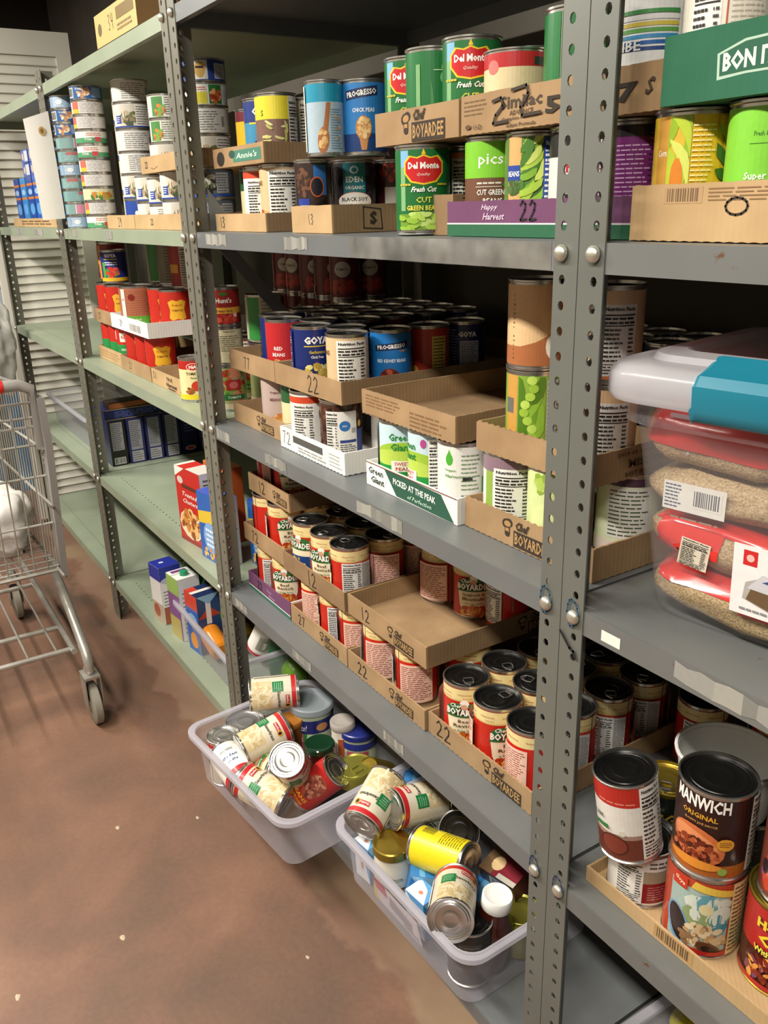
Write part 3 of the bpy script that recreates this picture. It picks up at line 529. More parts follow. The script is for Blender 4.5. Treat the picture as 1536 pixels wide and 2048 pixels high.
@design('soup_yellow', 'flat can with yellow field and red dish picture', 'dce0d8', r=.046, h=.044, lid='silver_lid', name='food_can', zl=(.003, .107))
def _(a, r, h): a.rect(-.036, .004, -.004, .026, 'd3c93c'); a.lines(-.036, .028, -.004, .036, 2, 'c8504c', .4); a.rect(.000, .004, .028, .039, '2f7a3a'); a.food(.014, .018, .012, .010, ['a83a26', 'c86a3a', 'e0b070'], 16, .006); a.rect(.032, .006, .044, .03, 'b9c6d8')
@design('oyster', 'grey flat can with dark shellfish picture on blue rim', '5d6570', r=.046, h=.060, lid='silver_lid', name='food_can', zl=(.003, .107))
def _(a, r, h): a.food(-.010, .026, .018, .020, ['3a3d36', '8f9098', 'c6c2b4', '5f6a4a', '24221f'], 26, .010, .6); a.rect(.012, .010, .040, .050, 'b9bcc2'); a.lines(.014, .012, .038, .048, 7, '4f525a', .35); a.rect(-PI*r, .003, PI*r, .008, '2f56a8')
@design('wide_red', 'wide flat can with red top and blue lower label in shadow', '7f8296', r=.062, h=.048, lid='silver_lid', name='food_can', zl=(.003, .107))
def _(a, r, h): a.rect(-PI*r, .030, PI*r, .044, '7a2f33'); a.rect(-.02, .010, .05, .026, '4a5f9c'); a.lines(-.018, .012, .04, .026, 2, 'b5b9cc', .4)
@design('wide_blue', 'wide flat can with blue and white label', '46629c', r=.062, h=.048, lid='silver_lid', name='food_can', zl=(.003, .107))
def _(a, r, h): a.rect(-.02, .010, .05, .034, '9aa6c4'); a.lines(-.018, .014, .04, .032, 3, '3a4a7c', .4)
@design('yellow_top', 'yellow topped can with pasta-shaped green bean picture', '7a5c50', name='bean_can', lid='silver_lid')
def _(a, r, h): a.rect(-PI*r, .068, PI*r, .105, 'e2d43a'); a.tx('S', -.026, .078, .010, '3a3020', w=.005); a.pods(-.028, .008, .020, .066, ['c9c87a', 'd9d694', 'b9b766'], 11, .020, .0042, 4, .6, 2.6, .3); a.rect(.022, .006, .046, .105, 'dcd9cf'); a.nutri(.022, .008, .046, .100, 'dcd9cf')
@design('goya_berry', 'blue can with white lettering and black beans', '3f8ab0', name='bean_can')
def _(a, r, h): a.rect(-PI*r, .070, PI*r, .105, '27397c'); a.tx('GOYA', 0, .088, .013, 'f0efe9', w=.044, bold=.05); a.rect(-.03, .067, .03, .070, 'd9c63c'); a.tx('Black Beans', 0, .060, .0045, 'dcd35a', w=.026); a.food(0, .028, .022, .014, ['1f2233', '2c3048', '14161f'], 26, .006)
@design('maroon_yel', 'slim maroon and yellow can', 'dcb42c', r=.033, h=.100, name='bean_can', lid='silver_lid')
def _(a, r, h): a.rect(-PI*r, .078, PI*r, .095, '6f2a33'); a.tx('Peas', 0, .062, .009, '8a2a24', w=.022, rot=.15); a.lines(-.014, .026, .014, .05, 5, 'b0702a', .35); a.rect(-.008, .006, .012, .016, '34467c')
@design('kidney_green', 'cream kidney beans can with green and white oval', 'e2d4a6', name='bean_can')
def _(a, r, h): a.rect(-PI*r, .070, PI*r, .105, '2b5a35'); a.ell(0, .082, .020, .018, '5f9a45'); a.ell(0, .082, .018, .016, 'ece9dc'); a.tx('Simply', 0, .087, .005, '2b5a35', w=.020, shear=.3); a.tx('Nature', 0, .079, .005, '2b5a35', w=.020, shear=.3); a.tx('KIDNEY', 0, .058, .008, '4a2a20', w=.036); a.tx('BEANS', 0, .047, .008, '4a2a20', w=.030); a.lines(-.012, .026, .016, .04, 4, 'a08a5a', .35); a.food(0, .012, .026, .006, ['7c2a1f', '963a2a'], 12, .006)
@design('white_orange', 'white nutrition label can with orange-red top band', 'e4e2da', name='bean_can')
def _(a, r, h): a.rect(-PI*r, .090, PI*r, .102, 'cc4a2c'); a.nutri(-.028, .008, .016, .088, 'e9e7e0'); a.rect(.030, .02, .040, .06, '3f8a4a')
@design('garbanzo', 'purple-white can with orange chick pea heap', 'b8a49c', name='bean_can')
def _(a, r, h): a.rect(.002, .05, .030, .102, '3c5ba6'); a.food(.014, .074, .013, .018, ['d9a06a', 'e7b98a', 'c4834a'], 24, .005); a.tx('Organic', -.014, .080, .006, '6a2f3a', w=.022); a.tx('BEANS', -.014, .066, .006, '6a2f3a', w=.022); a.food(-.002, .020, .024, .014, ['d99a55', 'e7b37a', 'b8743a'], 32, .006); a.rect(.020, .024, .036, .05, 'b0b4b8'); a.lines(.021, .026, .035, .048, 8, '55585c', .4)
@design('white_dark', 'white nutrition can with dark top band in shadow', 'cfccc5', name='bean_can')
def _(a, r, h): a.rect(-PI*r, .084, PI*r, .102, '4a2a26'); a.nutri(-.022, .008, .022, .082, 'dad7cf')
def gg(a, r, h):
    a.rect(-PI*r, .070, PI*r, .105, 'c6dde6'); a.ell(0, .050, .06, .028, '9cc23e'); a.ell(-.012, .040, .062, .026, 'b9d257'); a.rect(-PI*r, .006, PI*r, .040, '24933f'); a.tx('Green', -.008, .086, .012, '23803a', w=.036, bold=.03); a.tx('Giant', -.006, .070, .012, '23803a', w=.034, bold=.03)
    a.ell(.024, .092, .005, .007, 'b04a8a'); a.rect(-.022, .030, .012, .048, 'f0eee6'); a.tx('SWEET', -.005, .043, .006, 'c23a3a', w=.024); a.tx('PEAS', -.005, .035, .006, 'c23a3a', w=.020); a.food(.004, .012, .028, .006, ['7fae4a', '5a8a35', 'a3c25a'], 22, .005); a.nutri(.032, .008, .058, .1, 'eeede8'); a.rect(-.1, .006, -.06, .1, 'e9e8e2'); a.lines(-.098, .01, -.062, .096, 14, '7fae6a', .3)
design('green_giant', 'white and green sweet peas can with hill picture', 'dfe9e2', name='pea_can')(gg)
@design('organic_white', 'white can with green leaf drop and fine print', 'e6e6df', name='pea_can')
def _(a, r, h): a.ell(-.020, .086, .006, .009, '4fae3a'); a.poly([(-.024, .092), (-.016, .092), (-.020, .101)], '4fae3a'); a.tx('Organic', -.018, .070, .005, '6a9a5a', w=.018); a.tx('Harvest', -.014, .062, .005, '6a9a5a', w=.024); a.lines(-.002, .040, .026, .096, 9, '6f8a66', .28); a.lines(-.002, .012, .026, .036, 5, '55584f', .3); a.rect(.030, .010, .045, .060, '3f9a4a'); a.rect(.0, .056, .014, .061, '2a2a2a')
@design('purple_nutri', 'large white nutrition facts can with mauve top', 'e3e2da', r=.041, h=.114, name='vegetable_can')
def _(a, r, h): a.rect(-PI*r, .088, PI*r, .108, '8c7380'); a.rect(-.046, .006, -.032, .088, '8fae4a'); a.nutri(-.030, .014, .024, .094, 'e9e8e2'); a.tx('90', .018, .069, .007, '23211f', w=.010); a.lines(.027, .02, .033, .09, 12, '4a4a46', .5)
@design('onion', 'can with pale green onion photo and dark tag', 'cfdc9c', r=.041, h=.114, name='vegetable_can')
def _(a, r, h): a.ell(0, .040, .036, .032, 'd6e2a0'); a.ell(-.004, .018, .036, .016, 'dfc3ac'); a.food(0, .094, .034, .012, ['a9c25a', 'c6d68a', '8aa83c'], 16, .010); a.poly([(.004, .058), (.034, .062), (.034, .090), (.006, .084)], '3f4a26'); a.tx('Le', .020, .07, .008, 'e9e9e2', w=.014); a.rect(.012, .050, .03, .058, '4f9a3a'); a.food(.024, .016, .012, .008, ['4f9a2a', '6fc23a'], 8, .008, .6)
@design('onion_back', 'white-green can with fine print behind post', 'd5dfb8', r=.041, h=.114, name='vegetable_can')
def _(a, r, h): a.rect(-PI*r, .098, PI*r, .108, '4a3446'); a.rect(-.026, .030, .030, .096, 'dcdcd6'); a.lines(-.024, .032, .026, .094, 12, '4a5a44', .35); a.rect(-PI*r, .006, PI*r, .026, 'e4d6cc'); a.lines(-.02, .010, .02, .016, 2, 'a05a4c', .4)
@design('peas_photo', 'can with pea pod photo and ochre edge', '86a83c', r=.0378, h=.111, name='pea_can')
def _(a, r, h): a.rect(-.04, .006, -.020, .105, 'c9974a'); a.rect(-.04, .055, -.026, .075, '6a6a66'); a.pods(-.018, .006, .016, .104, ['6f9a2c', '527a22', '8ab83a'], 8, .07, .014, 9, 1.4, .5, .5); [a.ell(-.004+.006*math.sin(k*1.1), .016+.0105*k, .0062, .0058, ['a9cc4c', '98be40', 'b9d860'][k % 3]) for k in range(9)]; a.nutri(.018, .008, .036, .1, 'b9b8b2')
@design('cream_brown', 'cream can with brown hill on lower label', 'dcb98a', r=.0378, h=.111, name='soup_can')
def _(a, r, h): a.rect(-PI*r, .006, PI*r, .03, 'a8683f'); a.poly([(-.02, .030), (.03, .030), (.03, .050), (.016, .044), (.0, .036)], 'a8683f'); a.ell(.022, .030, .010, .016, 'ece6d8'); a.ell(.027, .034, .006, .010, '7aa83c'); a.lines(-.032, .012, -.029, .1, 16, '6a4a2c', .4)
@design('cream_nutri_r', 'cream can with nutrition facts right of steel post', 'd8b48c', r=.0378, h=.111, name='soup_can')
def _(a, r, h): a.nutri(-.010, .010, .030, .090, 'dedcd8'); a.rect(-PI*r, .006, PI*r, .010, 'b0653a')
@design('green_pea_side', 'green vegetable can with white word at foot', '4f7a28', r=.041, h=.114, name='vegetable_can')
def _(a, r, h): a.food(0, .08, .034, .024, ['7fb53a', '4f8a2a', 'a3cc5a', '2f5a1a'], 34, .010, .8); a.rect(-PI*r, .006, PI*r, .04, '274a24'); a.tx('PEAS', 0, .022, .012, 'dfe4da', w=.040)
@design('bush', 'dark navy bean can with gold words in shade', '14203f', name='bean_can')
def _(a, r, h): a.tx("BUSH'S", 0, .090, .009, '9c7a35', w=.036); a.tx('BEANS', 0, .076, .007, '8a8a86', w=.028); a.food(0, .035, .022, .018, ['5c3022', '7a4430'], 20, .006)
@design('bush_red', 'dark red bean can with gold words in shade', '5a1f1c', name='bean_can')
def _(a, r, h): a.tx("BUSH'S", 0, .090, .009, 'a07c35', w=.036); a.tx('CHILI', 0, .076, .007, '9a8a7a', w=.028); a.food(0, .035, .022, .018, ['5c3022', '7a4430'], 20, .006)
@design('red_label', 'red kidney bean can with pale yellow side panel', 'a82f22', name='bean_can')
def _(a, r, h): a.rect(.012, .006, .040, .092, 'c9b85a'); a.lines(.014, .010, .038, .09, 14, '3a3220', .35); a.ell(-.022, .030, .008, .010, 'c9a23a'); a.ell(-.022, .024, .006, .005, '6a3a1c')
@design('savory', 'dented cream sauerkraut can with red rim band and green square', 'ddd3bd', lid='silver_lid', name='sauerkraut_can')
def _(a, r, h):
    a.rect(-PI*r, .094, PI*r, .104, 'c0272c'); a.rect(-.030, .006, .036, .050, 'd6c296'); a.food(.003, .028, .030, .018, ['dccaa0', 'c9b384', 'e6d9b6'], 40, .009, .3); a.rect(-.026, .052, -.002, .076, '217a42'); a.lines(-.023, .055, -.005, .073, 4, '9cc6a4', .3)
    a.tx('Sauerkraut', .018, .066, .0075, '3a342c', w=.040); a.rect(.006, .080, .026, .089, 'c0363a'); a.tx('Shurfine', .016, .0845, .0045, 'f2efe6', w=.018); a.ell(.031, .084, .0065, .0065, 'd99a35'); a.ell(.031, .084, .0035, .0042, '2a211c')
    a.rect(-.095, .010, -.045, .09, 'e9e3d3'); a.bar(-.09, .012, -.066, .03); a.lines(-.09, .036, -.05, .086, 8, '8a8070', .3); a.ell(-.06, .05, .003, .003, 'c04a3a')
@design('red_beans_big', 'red can with bowl of beans and yellow words', 'b3221f', r=.0378, h=.111, lid='tin', name='bean_can')
def _(a, r, h): a.ell(.002, .062, .024, .032, 'a04a34'); a.food(.002, .062, .020, .028, ['8f4634', 'b8705a', 'c48a70', '6a2f22'], 60, .0048); a.tx('BEANS', -.004, .024, .009, 'dfb62c', w=.044); a.tx('BROWN SUGAR', -.004, .013, .006, 'dfb62c', w=.040)
@design('white_scrawl', 'white can with blue hand-style words and red band', 'e3e0d8', name='food_can')
def _(a, r, h): a.tx('WE NEED', 0, .080, .007, '3a3a3a', w=.030); a.tx('the best', 0, .060, .009, '34508a', w=.036, shear=.4); a.tx('in the', 0, .044, .008, '34508a', w=.024, shear=.4); a.rect(-PI*r, .006, PI*r, .020, 'b8232a')
@design('yellow_plain', 'bright yellow label can with barcode', 'e3cf1e', r=.0378, h=.111, lid='silver_lid', name='food_can')
def _(a, r, h): a.bar(-.020, .066, .008, .098, 'e3cf1e'); a.lines(-.030, .010, .012, .055, 9, '7a6a10', .3); a.lines(.016, .012, .034, .095, 20, '7a6a10', .35)
@design('green_white', 'white and green label can lying beneath', 'dfe3d6', r=.0378, h=.111, lid='silver_lid', name='food_can')
def _(a, r, h): a.rect(-.02, .02, .0, .09, '3f9a3a'); a.lines(.004, .02, .026, .09, 9, '3a3a3a', .4); a.poly([(-.01, .07), (.01, .09), (-.01, .095)], 'c04a3a')
@design('manwich', 'dark brown sloppy joe sauce can with white capitals', '2b1210', r=.0425, h=.112, name='sauce_can')
def _(a, r, h):
    a.rect(-PI*r, .006, PI*r, .022, 'a85a1f'); a.tx('MANWICH', -.006, .098, .0165, 'f2efe8', w=.064, bold=.03); a.tx('ORIGINAL', -.006, .081, .0065, 'd9a02f', w=.040); a.tx('SLOPPY JOE SAUCE', -.004, .072, .0036, 'c99a55', w=.036)
    a.ell(-.006, .044, .032, .022, 'c46a3a', -.35, 20); a.ell(-.008, .046, .028, .014, 'd98a5a', -.35, 20); a.food(-.008, .036, .026, .015, ['8a3a1c', 'a84f2a', '6a2412', 'c06a3f', '4a180c'], 70, .0045); a.ell(-.006, .020, .030, .006, 'd98a2f'); a.ell(.024, .052, .009, .008, 'd9962c'); a.lines(.018, .049, .030, .056, 3, '6a3a10', .4); a.ell(.024, .016, .005, .005, '8aa84a'); a.nutri(.050, .012, .080, .11, 'd9d4c8')
@design('chickpea_big', 'large chick pea can with blue dish photo and red cartouche', 'b8462c', r=.0435, h=.112, name='bean_can')
def _(a, r, h):
    a.rect(-.040, .012, .030, .094, '9fb5ae'); a.food(.006, .064, .022, .018, ['5f9aa8', '3f8a9c', 'cfd8cc', '8a9a6a'], 22, .012); a.ell(.004, .070, .008, .008, 'd9cfa0'); a.ell(-.026, .036, .014, .028, '6f9cc0', .3, 18); a.ell(-.026, .038, .011, .024, '2c1d1c', .3, 18); a.food(.004, .028, .024, .018, ['cdb088', 'b8966a', 'dcc9a6', '8a6a48'], 60, .0055); a.ell(.010, .016, .014, .008, '5c3a24', -.4, 14); a.ell(.012, .014, .010, .005, '2f1c12', -.4, 14)
    a.poly([(-.014, .096), (.030, .090), (.034, .098), (-.010, .106)], 'e3c04a'); a.rect(-.036, .090, -.018, .106, 'c0361f'); a.tx('Goya', -.027, .098, .006, 'f2e9c8', w=.014, rot=-.4); a.rect(-.04, .006, .030, .012, 'b3261f'); a.rect(.030, .006, .064, .108, 'ddc98f'); a.lines(.032, .010, .062, .104, 16, '55452a', .32)
@design('hormel', 'red chili with beans can with yellow lettering', 'b02220', r=.046, h=.114, lid='gold', name='chili_can')
def _(a, r, h):
    a.rect(-PI*r, .006, PI*r, .05, '4a1c14'); a.tx('Hormel', -.004, .088, .013, 'e6c832', w=.052, bold=.05, out='5c1410'); a.tx('Chili', -.004, .070, .015, 'e6c832', w=.044, bold=.05, out='5c1410'); a.tx('With Beans', -.008, .054, .008, 'e6d84a', w=.044, bold=.04, out='1c1210'); a.food(0, .028, .040, .018, ['c46a35', 'e09a4a', '8a2f1c', '6a2014', 'efb45a', '7a3f5a'], 70, .0065, .5); a.rect(-PI*r, .006, PI*r, .012, 'b02220')
@design('chili_short', 'small can with white panel over dark red foot', 'e2dfd6', r=.0415, h=.080, name='chili_can')
def _(a, r, h): a.rect(-.006, .008, .05, .038, '8c1f24'); a.lines(0, .012, .036, .034, 6, 'c98a86', .3); a.rect(-.006, .038, .05, .056, '9a8c74'); a.nutri(-.040, .008, -.006, .072, 'e8e5dd'); a.lines(0, .060, .040, .072, 2, '4a4640', .35)
@design('tall_white', 'tall leaning can with red top white middle and brown foot', 'e2dfd8', r=.0378, h=.112, name='bean_can')
def _(a, r, h):
    a.rect(-PI*r, .082, .020, .110, 'b82a20'); a.lines(-.03, .084, .018, .090, 1, 'e08a7a', .3); a.rect(-PI*r, .006, .020, .036, '6a3326'); a.rect(-PI*r, .036, .020, .042, 'a08274'); a.ell(-.014, .026, .018, .015, '4a2018'); a.ell(-.014, .026, .016, .013, '7c3424'); a.nutri(.020, .008, .052, .108, 'e9e7e0'); a.tx('DARK', -.030, .064, .006, '2a4a35', w=.014); a.rect(-.036, .048, -.018, .054, '2f7a3a'); a.ell(-.002, .046, .004, .004, 'd9d4c4')
@design('egg', 'yellow-lidded black can with gold letters', '17201a', r=.038, h=.110, lid='gold', tab=True, name='food_can')
def _(a, r, h): a.tx('EGG', 0, .072, .016, 'c9a23a', w=.040, bold=.03); a.rect(-PI*r, .006, PI*r, .03, '3a1c18')
@design('fruit_label', 'can with patchwork fruit label at right edge', '7a3a2c', r=.042, h=.112, name='food_can')
def _(a, r, h): a.food(0, .05, .045, .045, ['e3e0d8', 'c8442c', '8a5a9c', 'd9a02f', '4a7a3a', '2a2026'], 60, .010, .6); a.tx('Fruit', -.01, .07, .010, 'efeade', w=.03)
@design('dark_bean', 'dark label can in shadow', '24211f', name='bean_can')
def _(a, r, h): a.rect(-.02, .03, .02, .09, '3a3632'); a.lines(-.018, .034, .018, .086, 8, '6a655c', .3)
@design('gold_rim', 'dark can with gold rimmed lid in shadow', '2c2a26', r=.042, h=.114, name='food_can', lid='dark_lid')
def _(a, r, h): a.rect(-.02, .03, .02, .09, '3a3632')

CANMESH = {}
def can_meshes(key):
    if key in CANMESH: return CANMESH[key]
    d = DZ[key]; r, h = d['r'], d['h']
    b = MB(); rl = r-.0016
    b.lathe([(r*.30, .0012), (r*.34, .0006), (r*.40, .0014), (r*.66, .0014), (r*.70, .0006), (r*.75, .0016), (r*.80, .0008), (rl-.004, .0022), (r-.0005, 0), (r, .0008), (r, .0022), (rl, .0032), (rl, h-.0035), (r, h-.0024), (r, h-.0004), (r-.0006, h), (r-.0022, h), (r-.0026, h-.004)], 40, True, False)
    body = b.me('tin_body', 50, M['gold'] if d['lid'] == 'gold' else M['tin'])
    l = MB(); R = r-.0026; z = h-.0042
    l.lathe([(R, z+.0006), (R-.0010, z-.0004), (R-.004, z-.0004), (R-.0048, z+.0006), (R-.0058, z-.0002), (R-.009, z-.0002), (R-.0098, z+.0006), (R-.0108, z), (R*.42, z), (R*.40, z+.0004), (R*.36, z)], 32, False, True)
    lid = l.me('can_lid', 35, M[d['lid']])
    a = Art(d['bg']); a.step = 2*PI*(rl)/48; a.rect(-PI*rl, d['zl'][0], PI*rl, d['zl'][1], d['bg'])
    d['fn'](a, rl, h); lab = a.build('label_wrap', wrap(rl+.0003), M['print'], clip=a.step)
    tabm = None
    if d['tab']:
        t = MB(); zt = h-.0030
        t.tube([(R*.80, 0, zt+.0004), (R*.66, .0065, zt+.0012), (R*.36, .0085, zt+.0012), (R*.20, .0062, zt+.001), (R*.20, -.0062, zt+.001), (R*.36, -.0085, zt+.0012), (R*.66, -.0065, zt+.0012)], .0011, 6, True)
        t.tube([(R*.60, -.0065, zt+.0012), (R*.60, .0065, zt+.0012)], .001, 6); t.lathe([(.003, 0), (.003, .0016), (.0022, .002)], 10, True, True, (R*.72, 0, zt-.0008))
        tabm = t.me('pull_tab', 50, M['tab_steel'])
    CANMESH[key] = (body, lab, lid, tabm); return CANMESH[key]
CANS = []
def fit_label(desc, where):
    if len((desc+' '+where).split()) <= 16: return (desc+' '+where).strip()
    for cut in (' with ', ' showing ', ' beside ', ' over ', ' under ', ' against ', ' behind ', ' on '):
        if cut in desc:
            d = desc.split(cut)[0]
            if len((d+' '+where).split()) <= 16: return d+' '+where
            desc = d
    w = desc.split()
    while len(w) > 2 and len(w)+len(where.split()) > 16: w.pop(1 if len(w) > 3 else 0)
    return ' '.join(w)+' '+where
def can(key, p, off=0.0, where='', group=None, label=None, small=False, tabdir=None, frame=None, k=1.0, kz=1.0):
    d = DZ[key]; body, lab, lid, tabm = can_meshes(key)
    rz = math.atan2(CAM.y-p[1], CAM.x-p[0])+math.radians(off)
    o = empty(d['name'], p, rz); o.scale = (k, k, kz)
    if frame is not None: o.matrix_world = frame
    obj('tin_body', body, o); obj('label_wrap', lab, o); obj('lid', lid, o)
    if tabm:
        t = obj('pull_tab', tabm, o); t.rotation_euler = (0, 0, (tabdir if tabdir is not None else random.uniform(-2.4, 2.4)))
    o['label'] = label or fit_label(d['desc'], where); o['category'] = 'can'
    if group: o['group'] = group
    CANS.append((o, d['r']*k, d['h']*kz, frame is None)); return o
def lying(key, uf, vf, ul, vl, zl, spin=0.0, where='', hint=None, label=None):
    """a can in any pose: lid end at the second pixel and height zl; the foot end slides along its own sight line until the can has its true length"""
    d = DZ[key]; b = atz(ul, vl, zl); best = None; r_ = ray(uf, vf).normalized(); hint = zl if hint is None else hint
    t0 = (b-CAM).dot(r_)
    for k in range(-160, 161):
        a = CAM+r_*(t0+k*.001); e = abs((a-b).length-d['h'])+.25*abs(a.z-hint)
        if best is None or e < best[0]: best = (e, a)
    a = best[1]; ax = (b-a).normalized(); c = (a+b)/2; toc = (CAM-c); e1 = (toc-ax*toc.dot(ax)).normalized(); e2 = ax.cross(e1); s = math.radians(spin)
    x = e1*math.cos(s)+e2*math.sin(s); y = ax.cross(x); f = b-ax*d['h']
    fm = Matrix(((x.x, y.x, ax.x, f.x), (x.y, y.y, ax.y, f.y), (x.z, y.z, ax.z, f.z), (0, 0, 0, 1)))
    return can(key, f, 0, where, label=label, frame=fm)
def relax():
    """cans of one tier never share room: ease the overlapping pairs apart"""
    L = [[o, r, h, Vector(o.location)] for o, r, h, up in CANS if up]
    for it in range(0):
        mv = False
        for i in range(len(L)):
            for j in range(i+1, len(L)):
                a, b = L[i], L[j]
                if a[3].z+a[2] <= b[3].z+.002 or b[3].z+b[2] <= a[3].z+.002: continue
                dx = b[3].x-a[3].x; dy = b[3].y-a[3].y; q = math.hypot(dx, dy); m = a[1]+b[1]+.0005
                if q < m:
                    if q < 1e-5: dx, dy, q = .001, .001, .0014
                    k = (m-q)/2/q*.9; a[3].x -= dx*k; a[3].y -= dy*k; b[3].x += dx*k; b[3].y += dy*k; mv = True
        if not mv: break
    n = 0
    for i in range(len(L)):
        for j in range(i+1, len(L)):
            a, b = L[i], L[j]
            if a[3].z+a[2] <= b[3].z+.001 or b[3].z+b[2] <= a[3].z+.001: continue
            q = math.hypot(b[3].x-a[3].x, b[3].y-a[3].y)
            if q < a[1]+b[1]-.0012: n += 1; print('CLASH %.4f' % (a[1]+b[1]-q), [round(t, 3) for t in a[3]], a[0]['label'][:50], '|', [round(t, 3) for t in b[3]], b[0]['label'][:50])
    print('CLASHES', n)
# ================================================================ setting
def structure(name, me, kind='structure', parent=None):
    o = obj(name, me, parent); o['kind'] = kind; return o
def floor_mat():
    m, nt, b = newmat('worn_red_concrete'); L = nt.links.new
    tc = N(nt, 'ShaderNodeTexCoord')
    n1 = N(nt, 'ShaderNodeTexNoise'); n1.inputs['Scale'].default_value = 3.2; n1.inputs['Detail'].default_value = 7; n1.inputs['Distortion'].default_value = .6; L(tc.outputs['Object'], n1.inputs['Vector'])
    c1 = N(nt, 'ShaderNodeValToRGB'); e = c1.color_ramp.elements; e[0].position = .26; e[0].color = (*hx('5c4a3d'), 1); e[1].position = .74; e[1].color = (*hx('86644e'), 1)
    e2 = c1.color_ramp.elements.new(.5); e2.color = (*hx('735443'), 1); L(n1.outputs['Fac'], c1.inputs['Fac'])
    n2 = N(nt, 'ShaderNodeTexNoise'); n2.inputs['Scale'].default_value = 90; n2.inputs['Detail'].default_value = 6; L(tc.outputs['Object'], n2.inputs['Vector'])
    mr = N(nt, 'ShaderNodeMapRange'); mr.inputs['To Min'].default_value = .82; mr.inputs['To Max'].default_value = 1.16; L(n2.outputs['Fac'], mr.inputs['Value'])
    sc = N(nt, 'ShaderNodeVectorMath'); sc.operation = 'SCALE'; L(c1.outputs['Color'], sc.inputs[0]); L(mr.outputs['Result'], sc.inputs['Scale'])
    # the strip of floor by the racks where the coating has worn to pale concrete
    sp = N(nt, 'ShaderNodeSeparateXYZ'); L(tc.outputs['Object'], sp.inputs[0])
    n3 = N(nt, 'ShaderNodeTexNoise'); n3.inputs['Scale'].default_value = 4.5; n3.inputs['Detail'].default_value = 5; L(tc.outputs['Object'], n3.inputs['Vector'])
    ma = N(nt, 'ShaderNodeMath'); ma.operation = 'MULTIPLY_ADD'; L(n3.outputs['Fac'], ma.inputs[0]); ma.inputs[1].default_value = .34; L(sp.outputs['Y'], ma.inputs[2])
    mp = N(nt, 'ShaderNodeMapRange'); mp.inputs['From Min'].default_value = .128; mp.inputs['From Max'].default_value = .150; L(ma.outputs[0], mp.inputs['Value'])
    c4 = N(nt, 'ShaderNodeValToRGB'); c4.color_ramp.elements[0].position = .42; c4.color_ramp.elements[0].color = (*hx('806150'), 1); c4.color_ramp.elements[1].position = .7; c4.color_ramp.elements[1].color = (*hx('8c765c'), 1); L(n1.outputs['Fac'], c4.inputs['Fac'])
    mx = N(nt, 'ShaderNodeMix'); mx.data_type = 'RGBA'; L(mp.outputs['Result'], mx.inputs['Factor']); L(sc.outputs['Vector'], mx.inputs['A']); L(c4.outputs['Color'], mx.inputs['B'])
    L(mx.outputs['Result'], b.inputs['Base Color']); b.inputs['Roughness'].default_value = .62
    bp = N(nt, 'ShaderNodeBump'); bp.inputs['Strength'].default_value = .15; bp.inputs['Distance'].default_value = .002; L(n2.outputs['Fac'], bp.inputs['Height']); L(bp.outputs['Normal'], b.inputs['Normal'])
    return m
def quadbox(name, a, b, mat): q = MB(); q.box(*a, *b); return structure(name, q.me(name, None, mat))
wallm = noisy('dim_block_wall', '5c574e', '6a645a', 3, .9); ceilm = simple('dark_ceiling', '1d1713', .9); wallb = simple('aisle_wall', '6e675b', .9)
quadbox('floor', (-4.6, -2.2, -.05), (2.6, .9, 0), floor_mat())
quadbox('wall_back', (-4.6, .64, 0), (2.6, .72, 2.7), wallm)
quadbox('wall_left', (-4.7, -2.2, 0), (-4.6, .9, 2.7), simple('far_wall', '332c27', .9))
quadbox('wall_right', (2.6, -2.2, 0), (2.7, .9, 2.7), wallb); quadbox('wall_front', (-4.6, -2.3, 0), (2.6, -2.2, 2.7), wallb)
quadbox('ceiling', (-4.7, -2.3, 2.7), (2.7, .9, 2.78), ceilm)
flakem = simple('flake_paint', 'b5a68c', .8)
for k, (u, v, a) in enumerate([(245, 1875, .012), (35, 1995, .010), (615, 1915, .007), (395, 1635, .007), (235, 1655, .009), (640, 1672, .005)]):   # paint flakes on the floor
    p = atz(u, v, .0005); g = MB(); g.add([(a*(.6+.5*random.random())*math.cos(t), a*.6*(.6+.5*random.random())*math.sin(t), .0) for t in (0, 1.1, 2.0, 3.2, 4.2, 5.3)] + [(0, 0, .0012)], [(i, (i+1) % 6, 6) for i in range(6)])
    o = obj('paint_flake', g.me('paint_flake', None, flakem), loc=p); tag(o, ['pale triangular paint flake on the open brown floor', 'pale oval flake near the bottom left corner of floor', 'tiny pale flake on floor left of the front bin', 'tiny tan flake on floor left of the tilted-can bin', 'small tan scuff flake in the middle of the floor', 'tiny crumb on the floor below the tilted-can bin'][k], 'flake')

# louvred door
louv = empty('door_1', (-3.40, -.012, 0)); louv['kind'] = 'structure'
q = MB(); q.box(0, 0, .02, .03, .035, 2.06); q.box(0, .36, .02, .03, .42, 2.06); q.box(0, .035, 1.97, .03, .36, 2.06); q.box(0, .035, .02, .03, .36, .12); q.box(0, .035, .12, .004, .36, 2.0)
obj('door_frame', q.me('door_frame', None, M['louvre']), louv)
q = MB(); q.add([(.013, .035, .036), (.013, .36, .036), (.024, .36, .003), (.024, .035, .003), (.009, .035, .036), (.009, .36, .036), (.020, .36, .0), (.020, .035, .0)], [(0, 1, 2, 3), (7, 6, 5, 4), (0, 3, 7, 4), (1, 5, 6, 2), (3, 2, 6, 7), (0, 4, 5, 1)])
slm = q.me('slat', None, M['louvre'])
for k in range(52): obj('slat', slm, louv, loc=(.004, 0, .122+k*.0355))
